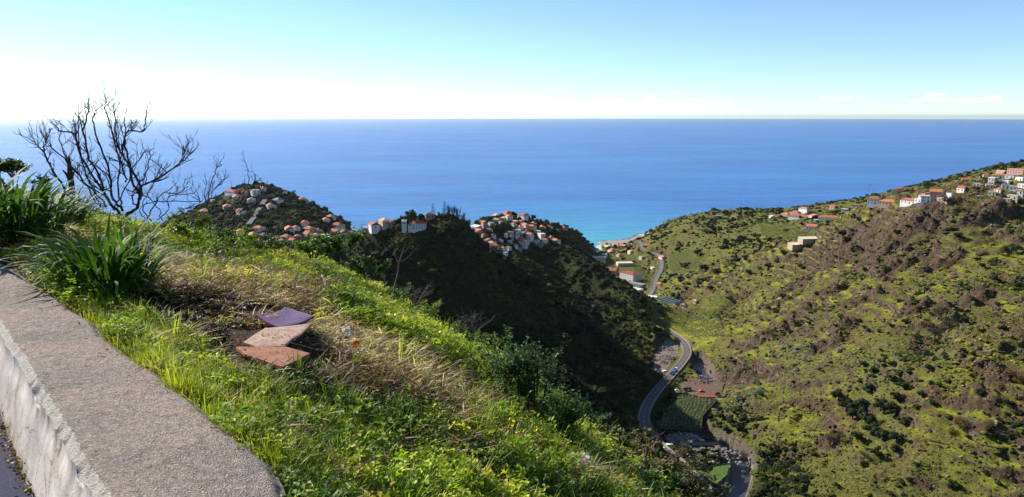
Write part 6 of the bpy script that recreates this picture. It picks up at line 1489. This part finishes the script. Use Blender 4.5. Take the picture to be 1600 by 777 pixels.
# cut green stalk lying in the straw
e=empty('cut_stalk',tuple(gpt(690,596))); tag(e,'long cut green flower stalk lying across the dry straw','plant stalk'); M_STK=simple('green_stalk',(0.24,0.30,0.10),.5,.25,6,spec=.4)
q=[gpt(a,b) for a,b in [(655,572),(675,585),(695,597),(712,607),(726,612)]]; mb=MB(); mb.tube([(x_[0],x_[1],x_[2]+.06) for x_ in q],[.010,.012,.013,.014,.015],8); o=mb.build('stem',M_STK,e); o.matrix_parent_inverse=Matrix.Translation(-e.location)
for i,(a,b) in enumerate([(560,575),(610,556),(595,600)]):
    q=gpt(a,b); e=empty('cut_leaf_bundle',(q[0],q[1],q[2]+.02)); tag(e,['cut green strap leaves lying left of the green stalk','yellowing cut leaves behind the green stalk','limp cut leaves bent over the dry straw'][i],'cut leaves')
    r_=random.Random(i+80)
    for k in range(9): o=place_child('leaf',(STR+STD)[r_.choice([3,6,4,8,9,10])],e,(r_.gauss(0,.05),r_.gauss(0,.05),.03),0,(.35,.35,.35)); o.rotation_euler=(r_.gauss(0,.3),1.0+r_.gauss(0,.2),r_.uniform(0,6.28))
# nasturtiums and other flowers
M_NAS=simple('orange_petals',(0.85,0.16,0.01),.5,.2,20); M_NY=simple('yellow_petals',(0.85,0.62,0.02),.5,.15,20); M_NW=simple('white_petals',(0.80,0.80,0.68),.6,.1,20); M_NL=leaf_mat('round_leaf',(0.30,0.42,0.02),trans=.45,scale=15,var=.2,rough=.45)
def flower(px,py,D,r,mt,label,petals=5,face=(-.3,-.8,.4),nm='flower',gp=None):
    g_=fhits([px],[py+6])[0]; D=(g_[1]*.955 if not np.isnan(g_[1]) else D); q=P(px,py,D); r=r*1.25; e=empty(nm,q); tag(e,label,'flower',gp); n=Vector(face).normalized(); u=n.orthogonal().normalized(); v=n.cross(u)
    for k in range(petals):
        a=k*6.283/petals; d=u*math.cos(a)+v*math.sin(a); s_=n.cross(d); mb=MB(); c0=Vector((0,0,0))
        mb.add([tuple(c0),tuple(d*r*.55+s_*r*.38+n*r*.22),tuple(d*r+s_*r*.2+n*r*.12),tuple(d*r-s_*r*.2+n*r*.12),tuple(d*r*.55-s_*r*.38+n*r*.22)],[(0,1,2,3,4)]); mb.build('petal',mt,e)
    mb=MB(); mb.tube([(0,0,0),tuple(-n*.03+Vector((0,0,-.06))),(0,0.02,-.22)],[.004,.003,.003],4); mb.build('stem',M_STK,e); return e
flower(843,690,5.9,.032,M_NAS,'single orange nasturtium flower left of the big round leaf')
flower(869,695,5.7,.030,M_NAS,'orange nasturtium flower just right of the round leaf',face=(-.6,-.6,.3)); flower(881,704,5.6,.034,M_NAS,'lowest orange nasturtium flower above the white blooms')
flower(556,537,6.0,.026,M_NAS,'orange flower lying in the straw right of the slabs'); flower(403,380,12,.06,M_NAS,'small orange flower on the crest below the village'); flower(393,374,12.2,.10,M_NY,'bright yellow bloom on the crest below the village',6); flower(438,397,12,.055,M_NY,'small yellow bloom on the crest right of the orange one')
for i,(px,py,D,r) in enumerate([(892,716,5.5,.035),(908,716,5.4,.04),(914,722,5.4,.045),(919,713,5.5,.035)]): flower(px,py,D,r,M_NW,'white bloom, %s of the four white ones at the bottom'%['leftmost','second','third','rightmost'][i],4,(-.2,-.7,.7),gp='white blooms at the bottom of the bank')
for i,(px,py,D,r,lb) in enumerate([(356,430,9.5,.06,'white flower in the weeds behind the dark mulch'),(163,398,5.6,.05,'cream bloom in front of the large strap leaved clump'),(543,520,6.4,.04,'white scrap of petal in the straw')]): flower(px,py,D,r,M_NW,lb,5)
def disc_leaf(px,py,D,r,face,label,mt=None):
    g_=fhits([px],[py+6])[0]; D=(g_[1]*.95 if not np.isnan(g_[1]) else D); q=P(px,py,D); e=empty('round_leaf_plant',q); tag(e,label,'plant'); n=Vector(face).normalized(); u=n.orthogonal().normalized(); v=n.cross(u); mb=MB(); ring=[tuple((u*math.cos(k*.524)+v*math.sin(k*.524))*r*(1+.06*math.sin(k*2))+n*r*.12) for k in range(12)]; mb.add([(0,0,0)]+ring,[(0,1+k,1+(k+1)%12) for k in range(12)]); mb.build('leaf',mt or M_NL,e,smooth=True); mb=MB(); mb.tube([(0,0,0),(0.01,.02,-.25)],[.004,.004],4); mb.build('stem',M_STK,e)
disc_leaf(857,690,5.75,.07,(.0,-.15,1),'bright yellow-green round nasturtium leaf among the orange flowers'); disc_leaf(858,704,5.65,.07,(-.2,-.9,.4),'dark green round leaf hanging under the bright one',M_L1); disc_leaf(897,722,5.5,.05,(-.3,-.6,.7),'round green leaf beside the white blooms',M_L1)
# tiny yellow flowers
yf=MB(); r_=random.Random(9)
for _ in range(150):
    px,py=r_.choice([(780,575),(800,590),(830,590),(760,565),(720,545),(640,520),(380,360),(300,380),(450,400),(560,430),(350,410),(900,760),(820,700)]); q=gpt(px+r_.gauss(0,22),py+abs(r_.gauss(8,10)))
    if np.isnan(q[0]): continue
    clump_leaves(yf,r_,3,.009+.001*q[1],(.012,.012,.006),(q[0],q[1],q[2]+r_.uniform(.12,.3)))
o=yf.build('yellow_blossoms',M_NY); tag(o,'tiny yellow blossoms dotted through the weeds on the crest','flowers',kind='stuff')
# moss line at the foot of the wall
ms=MB()
for _ in range(2600):
    t=r_.uniform(-2,6); n_=float(np.interp(t,tq,nl))-.055-abs(r_.gauss(0,.03)); x_,y_=wxy(t,n_); clump_leaves(ms,r_,1,.012,(.02,.02,.012),(x_,y_,RZ+.008+abs(r_.gauss(0,.02))))
M_MOSS=leaf_mat('moss',(0.20,0.13,0.02),trans=.1,scale=20,var=.5,use_island=True); o=ms.build('moss',M_MOSS); tag(o,'golden brown moss along the foot of the wall','moss',kind='stuff')
# fallen leaves on the coping
fl=MB()
for _ in range(90):
    t=r_.uniform(-.2,6); rn=float(np.interp(t,tq,nr)); n_=rn-abs(r_.gauss(0,.06)); x_,y_=wxy(t,n_); clump_leaves(fl,r_,1,.012,(.004,.004,.002),(x_,y_,WT+.012))
o=fl.build('fallen_leaves',M_AGD); tag(o,'scattered dry leaf bits along the grassy edge of the wall top','leaf litter',kind='stuff')

sl_=MB(); r_=random.Random(31)
for (px,py,zz) in [(430,548,zg+.066),(425,525,zg2+.071),(445,495,zg3+.139)]:
    for _ in range(26 if py>510 else 5):
        q=Pz(px+r_.gauss(0,24),py+r_.gauss(0,6),zz+.004); clump_leaves(sl_,r_,1,.008,(.003,.003,.001),q)
o=sl_.build('fallen_leaves',M_AGD); tag(o,'dry leaf crumbs lying on and around the three slabs','leaf litter',kind='stuff')
# ================================================================== DRY STONE WALLS, ROCKS AND BANANA FIELDS
M_DSTONE=rubble_mat('dry_stone',(0.03,0.024,0.02),(0.11,0.085,0.065),(0.24,0.20,0.16),1.1)
def contour(x,y,L,step=1.6):
    out=[(x,y)]
    for sg in (1,-1):
        cx,cy=x,y; run=[]; 
        for _ in range(int(L/2/step)):
            e=2.5; gx_=float(hgrid([cx+e],[cy])[0]-hgrid([cx-e],[cy])[0]); gy_=float(hgrid([cx],[cy+e])[0]-hgrid([cx],[cy-e])[0]); n_=math.hypot(gx_,gy_)+1e-6
            cx+=sg*(-gy_/n_)*step; cy+=sg*(gx_/n_)*step; run.append((cx,cy))
        out=out+run if sg>0 else run[::-1]+out
    return out
WALLPX=[(a[0],a[1]+a[3]*.9,a[2]*2.0) for a in YSPOT]+[(1250,476,40),(1225,520,50),(1285,520,40),(1345,540,36),(1200,575,40),(1290,560,36),(1380,500,36),(1430,470,40),(1500,430,44),(1470,400,50),(1400,405,44),(1340,400,44),(1560,440,40),(1520,460,40),(1420,650,50),(1400,668,36),(1460,690,44),(1550,700,50),(1500,720,50),(1330,730,40),(1540,620,40),(1380,345,60),(1450,350,60),(1330,360,50),(1520,352,50),(1270,420,40),(1310,410,36),(1160,480,36),(1130,500,30),(1580,520,40)]
hp=hits([a[0] for a in WALLPX],[a[1] for a in WALLPX]); rows=[]
for a,q in zip(WALLPX,hp):
    if np.isnan(q[0]): continue
    rows.append((a,q))
for b0,b1,bn in bands:
    for c0,c1,cn in parts_:
        rw=sorted([r for r in rows if b0<=r[0][1]<b1 and c0<=r[0][0]<c1],key=lambda r:r[0][0])
        for i,(a,q) in enumerate(rw):
            L=a[2]*q[1]/FPX*.9; pts=contour(q[0],q[1],L); 
            if len(pts)<4: continue
            pa=np.array(pts); z=hgrid(pa[:,0],pa[:,1]); z=np.convolve(np.pad(z,2,mode='edge'),np.ones(5)/5,'valid'); ln=np.stack([pa[:,0],pa[:,1],z],1)
            hgt=1.3+.8*((a[0]*7)%5)/5
            wallstrip('terrace_wall',ln,-.35,.7,-2.6,hgt*.55,M_DSTONE,label='%sdry stone terrace wall, %s band, %s of the right hillside'%('' if len(rw)==1 else ORD[min(i,11)].replace(' from the left','')+' ',bn,cn),cat='wall',group='dry stone walls of the right hillside')
# broken rock
def rock_mesh(i):
    rng=random.Random(800+i); mb=MB(); V,F=ico_lump(rng,(1,rng.uniform(.7,1),rng.uniform(.6,1)),2,.55,1.3)
    V=[(round(x*3.2)/3.2*.5+x*.5,round(y*3.2)/3.2*.5+y*.5,round(z*3.2)/3.2*.5+z*.5) for x,y,z in V]; mb.add(V,F); return mb.mesh('rock_%d'%i,[M_ROCK])
m,nt,b=mat('hill_rock'); p=pos(nt); tt0=attr(nt,'tint','INSTANCER','Color'); a_=nz(nt,.9,7,.8,p); cc=mix(nt,1.0,tt0,ramp(nt,a_,[(.3,.45),(.5,1.0),(.7,1.6)]),'MULTIPLY'); nt.links.new(cc,b.inputs['Base Color']); b.inputs['Roughness'].default_value=.95; b.inputs['Specular IOR Level'].default_value=.1; bump(nt,b,a_,1,.5); M_ROCK=m
rcoll=proto_collection('rock_protos',[rock_mesh(i) for i in range(5)])
rg=np.random.RandomState(44); n=70000; u=rg.uniform(-.3,1.0,n); D=np.exp(rg.uniform(math.log(200),math.log(1200),n)); x=u*D; y=D; z=hgrid(x,y); sl=np.hypot(hgrid(x+1.5,y)-z,hgrid(x,y+1.5)-z)/1.5
yl,rk,dt,wk=cover(x,y,z,sl); k=(rg.rand(n)<np.clip(rk*1.0+.10*dt,0,1))&(z>4)&seen(x,y,z)&(x>110); dr_,_,_,_=seg_dist(x,y,ROAD); k&=dr_>9
for poly,pz,bl in PADS: m2,_=region_mask(x,y,poly,1.0); k&=m2<.5
x,y,z=x[k][:6500],y[k][:6500],z[k][:6500]; n=len(x); s=np.exp(rg.normal(0,.45,n))*(.34+y/1500)
pal=np.array([(0.085,0.060,0.040),(0.13,0.095,0.065),(0.055,0.042,0.033),(0.17,0.14,0.11),(0.12,0.065,0.045)]); tint=pal[rg.randint(0,5,n)]*rg.uniform(.7,1.2,(n,1))
scatter('hillside_rocks',np.stack([x,y,z],1),rg.uniform(0,6.28,(n,3)),np.stack([s,s*rg.uniform(.7,1.3,n),s*rg.uniform(.6,1.2,n)],1),rg.randint(0,5,n),tint,rcoll,'broken brown rock showing through the scrub of the right hillside','rock')
# banana terraces
bmsh=[]
M_BANF=leaf_mat('banana_field_leaves',(0.08,0.12,0.02),tint=True,trans=.3,scale=.6,rough=.5,use_island=True)
for i in range(3): bmsh.append(banana_mesh(20+i,8,2.0).mesh('field_banana_%d'%i,[M_BANF]))
fcoll=proto_collection('banana_field_protos',bmsh); PX=[];PT=[]
for poly in [[(1040,486),(1085,480),(1118,492),(1135,512),(1120,530),(1078,528),(1055,508)],[(1185,350),(1240,350),(1310,348),(1330,362),(1240,374),(1190,370)],[(960,398),(990,398),(1022,432),(1015,452),(1000,432),(975,408)],[(1040,400),(1075,392),(1110,395),(1090,420),(1050,430)],[(1100,470),(1140,462),(1150,480),(1110,490)]]:
    q=hits([a for a,b in poly],[b for a,b in poly]); q=q[~np.isnan(q[:,0])][:,:2]
    if len(q)<3: continue
    x0,y0=q.min(0); x1,y1=q.max(0); gxx,gyy=np.meshgrid(np.arange(x0,x1,3.0),np.arange(y0,y1,4.2),indexing='ij'); gxx=gxx.ravel()+rg.uniform(-.7,.7,gxx.size); gyy=gyy.ravel()+rg.uniform(-.5,.5,gyy.size); mm,_=region_mask(gxx,gyy,q,.01); kk2=mm>.9; dr_,_,_,_=seg_dist(gxx,gyy,ROAD); d2_,_,_,_=seg_dist(gxx,gyy,ROAD2); dv_,_,_,_=seg_dist(gxx,gyy,RIVER); kk2&=(dr_>8)&(d2_>5)&(dv_>8); PX.append(np.stack([gxx[kk2],gyy[kk2]],1))
    BANPOLY.append(q) if 'BANPOLY' in globals() else globals().__setitem__('BANPOLY',[q])
PX=np.vstack(PX); kb=np.ones(len(PX),bool)
for bx_,by_,br_ in BUILT: kb&=(PX[:,0]-bx_)**2+(PX[:,1]-by_)**2>br_*br_
PX=PX[kb]; n=len(PX); print('field bananas',n); s=rg.uniform(.8,1.25,n); tint=np.array((0.085,0.125,0.028))*rg.uniform(.6,1.5,(n,1))
scatter('banana_terraces',np.stack([PX[:,0],PX[:,1],hgrid(PX[:,0],PX[:,1])],1),np.stack([0*s,0*s,rg.uniform(0,6.28,n)],1),np.stack([s,s,s],1),rg.randint(0,3,n),tint,fcoll,'dark green banana terraces filling the lower valley and right headland','banana plants')
# ================================================================== HILLSIDE SCRUB
bushes=[bush_mesh('scrub_bush_%d'%i,100+i,[M_SCRUB],lumps=3+i%3,leaves=100,size=0.17+0.03*(i%2),flat=[0.9,0.6,0.75,1.1,0.5,0.8][i]) for i in range(6)]
scoll=proto_collection('scrub_protos',bushes)
def hillside_scrub(n):
    rng=np.random.RandomState(5)
    u=rng.uniform(-0.95,1.0,n); D=np.exp(rng.uniform(math.log(75),math.log(1650),n))
    x=u*D; y=D
    # even density floor: more points per square metre close by, never bare
    z=hgrid(x,y); e=1.5
    zx=hgrid(x+e,y); zy=hgrid(x,y+e); sl=np.hypot(zx-z,zy-z)/e
    k=(z>3)&seen(x,y,z)
    dr,_,_,_=seg_dist(x,y,ROAD); dr2,_,_,_=seg_dist(x,y,ROAD2); dv,_,_,_=seg_dist(x,y,RIVER)
    k&=(dr>7.5)&(dr2>6)&(dv>10)
    for poly,pz,bl in PADS:
        m,_=region_mask(x,y,poly,1.0); k&=(m<0.5)|((poly is WORKS)&(rng.rand(n)<0.3))
    for q_ in BANPOLY: m,_=region_mask(x,y,q_,1.0); k&=m<0.5
    yel,rock,dirt,works=cover(x,y,z,sl)
    k&=rng.rand(n)>np.clip(yel*1.0+rock*0.12+dirt*0.25,0,0.93); k&=(x>150)|(rng.rand(n)<0.55)
    dn=fbm(x/26,y/26,4,131); k&=rng.rand(n)<np.where(x>150,0.30+0.70*sstep(-0.08,0.2,dn),1.0); k&=(y>90)|(x>20)
    x,y,z,sl,yel,rock,dirt,D=[a[k] for a in (x,y,z,sl,yel,rock,dirt,D)]
    for bx,by,br in BUILT:
        kk_=(x-bx)**2+(y-by)**2>br*br
        x,y,z,sl,yel,rock,dirt,D=[a[kk_] for a in (x,y,z,sl,yel,rock,dirt,D)]
    n=len(x)
    right=sstep(150,200,x)*sstep(200,300,y)*(1-sstep(850,1050,y))
    s=np.exp(rng.normal(0,0.5,n))*(0.42+D/760)*(0.75+0.6*sstep(0.0,0.4,fbm(x/22,y/22,3,133)))
    s=np.where(x<150,s*1.5,s*0.82); s=np.where(rng.rand(n)<0.05,s*1.8,s); s=np.clip(s,0.4,6.5)
    sx=s*rng.uniform(0.8,1.25,n); sy=s*rng.uniform(0.8,1.25,n); sz=s*rng.uniform(0.5,1.0,n)*np.where(right>0.5,0.75,1.1)
    cls=fbm(x/30,y/30,4,81)+rng.normal(0,0.22,n)
    pal=np.array([(0.020,0.030,0.011),(0.050,0.064,0.015),(0.105,0.115,0.025),(0.155,0.148,0.042),(0.145,0.10,0.052),(0.24,0.21,0.045)])
    q=np.digitize(cls,[-0.28,-0.1,0.1,0.25,0.42])
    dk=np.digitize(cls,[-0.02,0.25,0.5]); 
    tint=np.where((right>0.5)[:,None],pal[q],pal[np.clip(dk,0,2)]*0.62)  # west scrub: dark greens scaled down, shade of the spurs put into the tint
    tint=np.where(((dirt>0.4)&(rng.rand(n)<0.5)&(right>0.5))[:,None],np.array((0.115,0.08,0.045)),tint)
    grey=(np.hypot((x-195)/60,(y-560)/50)<1)&(rng.rand(n)<0.7)      # pale cactus-like mounds
    tint=np.where(grey[:,None],np.array((0.12,0.145,0.085)),tint)
    tint=tint*rng.uniform(0.7,1.35,(n,1))*rng.uniform(0.93,1.07,(n,3))
    rot=np.stack([rng.uniform(-.15,.15,n),rng.uniform(-.15,.15,n),rng.uniform(0,6.28,n)],1)
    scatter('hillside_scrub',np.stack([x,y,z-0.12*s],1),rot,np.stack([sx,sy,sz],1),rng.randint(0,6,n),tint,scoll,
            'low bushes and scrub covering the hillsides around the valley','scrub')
    return n
print('scrub',hillside_scrub(620000))
# ================================================================== GROUND COVER OF THE BANK
def place(name,x,y,z,rng,s0,s1,pal,coll,label,cat,tilt=0.2,sink=0.0,sig=0.3):
    n=len(x); s=rng.uniform(s0,s1,n); pal=np.array(pal)
    nn_=fbm(x*1.3,y*1.3,3,17)+rng.normal(0,sig,n); q=np.clip(((nn_+0.7)/1.4*len(pal)).astype(int),0,len(pal)-1)
    tint=pal[q]*rng.uniform(0.75,1.3,(n,1))*rng.uniform(0.92,1.08,(n,3))
    rot=np.stack([rng.uniform(-tilt,tilt,n),rng.uniform(-tilt,tilt,n),rng.uniform(0,6.28,n)],1)
    return scatter(name,np.stack([x,y,z-sink],1),rot,np.stack([s,s,s*rng.uniform(.8,1.2,n)],1),rng.randint(0,4,n),tint,coll,label,cat)
def mz(x,y): return np.maximum(zmask(x,y,Z_MULCH,0.2),0)
def st(x,y): return zmask(x,y,Z_STRAW,0.25)
def lw(x,y): return zmask(x,y,Z_LAWN,0.2)
def patchy(x,y,s,seed,a,b): return sstep(a,b,fbm(x/s,y/s,3,seed))
x,y,z,rng=bank_points(15000,31,lambda x,y,r:(lw(x,y)*1.0+0.75*(y<5.5)*(1-lw(x,y))*(1-st(x,y)*0.97)*patchy(x,y,0.7,3,-0.25,0.1)+0.12)*(1-mz(x,y)*0.97)*clear_tiles(x,y))
place('grass',x,y,z,rng,0.55,1.1,[(0.11,0.17,0.014),(0.21,0.28,0.02),(0.33,0.37,0.035),(0.50,0.45,0.13)],C_GRASS,'short bright green grass along the wall and down the bank','grass',sink=0.01)
x,y,z,rng=bank_points(3000,32,lambda x,y,r:(0.16+0.84*patchy(x,y,0.35,8,0.12,0.35))*(1-lw(x,y)*0.85)*(1-mz(x,y))*(1-st(x,y)*0.75)*(y<9)*clear_tiles(x,y))
place('tall_grass',x,y,z,rng,0.4,0.85,[(0.12,0.20,0.015),(0.22,0.32,0.02),(0.33,0.42,0.04),(0.46,0.44,0.12)],C_TALL,'taller loose grass clumps scattered over the bank','grass',sink=0.01)
x,y,z,rng=bank_points(26000,33,lambda x,y,r:((y>6.3)*1.0+0.36*(y<=6.3)*(1-lw(x,y)*0.8))*(1-mz(x,y)*0.95)*(1-st(x,y)*0.93)*clear_tiles(x,y)*(0.35+0.65*patchy(x,y,0.8,18,-0.2,0.1)))
s_=0.9+0*y
place('clover_weeds',x,y,z,rng,0.7,1.5,[(0.09,0.15,0.012),(0.22,0.30,0.016),(0.38,0.44,0.022),(0.58,0.55,0.05)],C_WEED,'low clover-like weeds covering the sunny top of the bank','weeds',sink=0.02)
x,y,z,rng=bank_points(3600,34,lambda x,y,r:((y>7.2)*0.8+0.5*(x>-0.6)*(y>4.2))*(1-mz(x,y))*(1-st(x,y)*0.85)*(1-lw(x,y))*patchy(x,y,0.9,28,-0.05,0.25)*clear_tiles(x,y))
place('leafy_weeds',x,y,z,rng,0.6,1.25,[(0.08,0.13,0.012),(0.18,0.28,0.016),(0.31,0.40,0.02),(0.42,0.44,0.06)],C_UP,'upright leafy weeds along the crest of the bank','weeds',sink=0.02)
x,y,z,rng=bank_points(13000,35,lambda x,y,r:(st(x,y)*1.0+(0.12+0.30*patchy(x,y,0.6,38,0.0,0.25))*(1-lw(x,y)*.6)*(1-mz(x,y)*.92))*clear_tiles(x,y)*(near_edge(x,y)>0.1))
place('dry_straw',x,y,z,rng,0.5,1.15,[(0.12,0.07,0.035),(0.26,0.16,0.08),(0.44,0.31,0.17),(0.60,0.50,0.33)],C_STRAW,'tangle of cut dry stalks and straw right of the slabs','straw')
x,y,z,rng=bank_points(13000,36,lambda x,y,r:(mz(x,y)*1.0+st(x,y)*0.6+0.16+0.7*np.exp(-((near_edge(x,y)-0.03)/0.05)**2)*patchy(x,y,0.5,8,0.0,0.2))*clear_tiles(x,y))
place('leaf_litter',x,y,z,rng,0.4,1.0,[(0.020,0.012,0.010),(0.055,0.028,0.018),(0.12,0.060,0.034),(0.30,0.21,0.14)],C_LITTER,'dark mulch of dead leaves and chips around the slabs','leaf litter',sig=0.5)
# ================================================================== SEA HAZE
hm=bpy.data.materials.new('haze'); hm.use_nodes=True; hnt=hm.node_tree; hnt.nodes.remove(hnt.nodes['Principled BSDF'])
hv=hnt.nodes.new('ShaderNodeVolumePrincipled'); hv.inputs['Color'].default_value=(0.90,0.96,1.0,1); hv.inputs['Density'].default_value=0.000012; hv.inputs['Anisotropy'].default_value=0.55
hnt.links.new(hv.outputs[0],hnt.nodes['Material Output'].inputs['Volume'])
ho=MB().box(-80000,80000,-80000,80000,-16.0,330.0).build('haze',hm); ho['kind']='stuff'
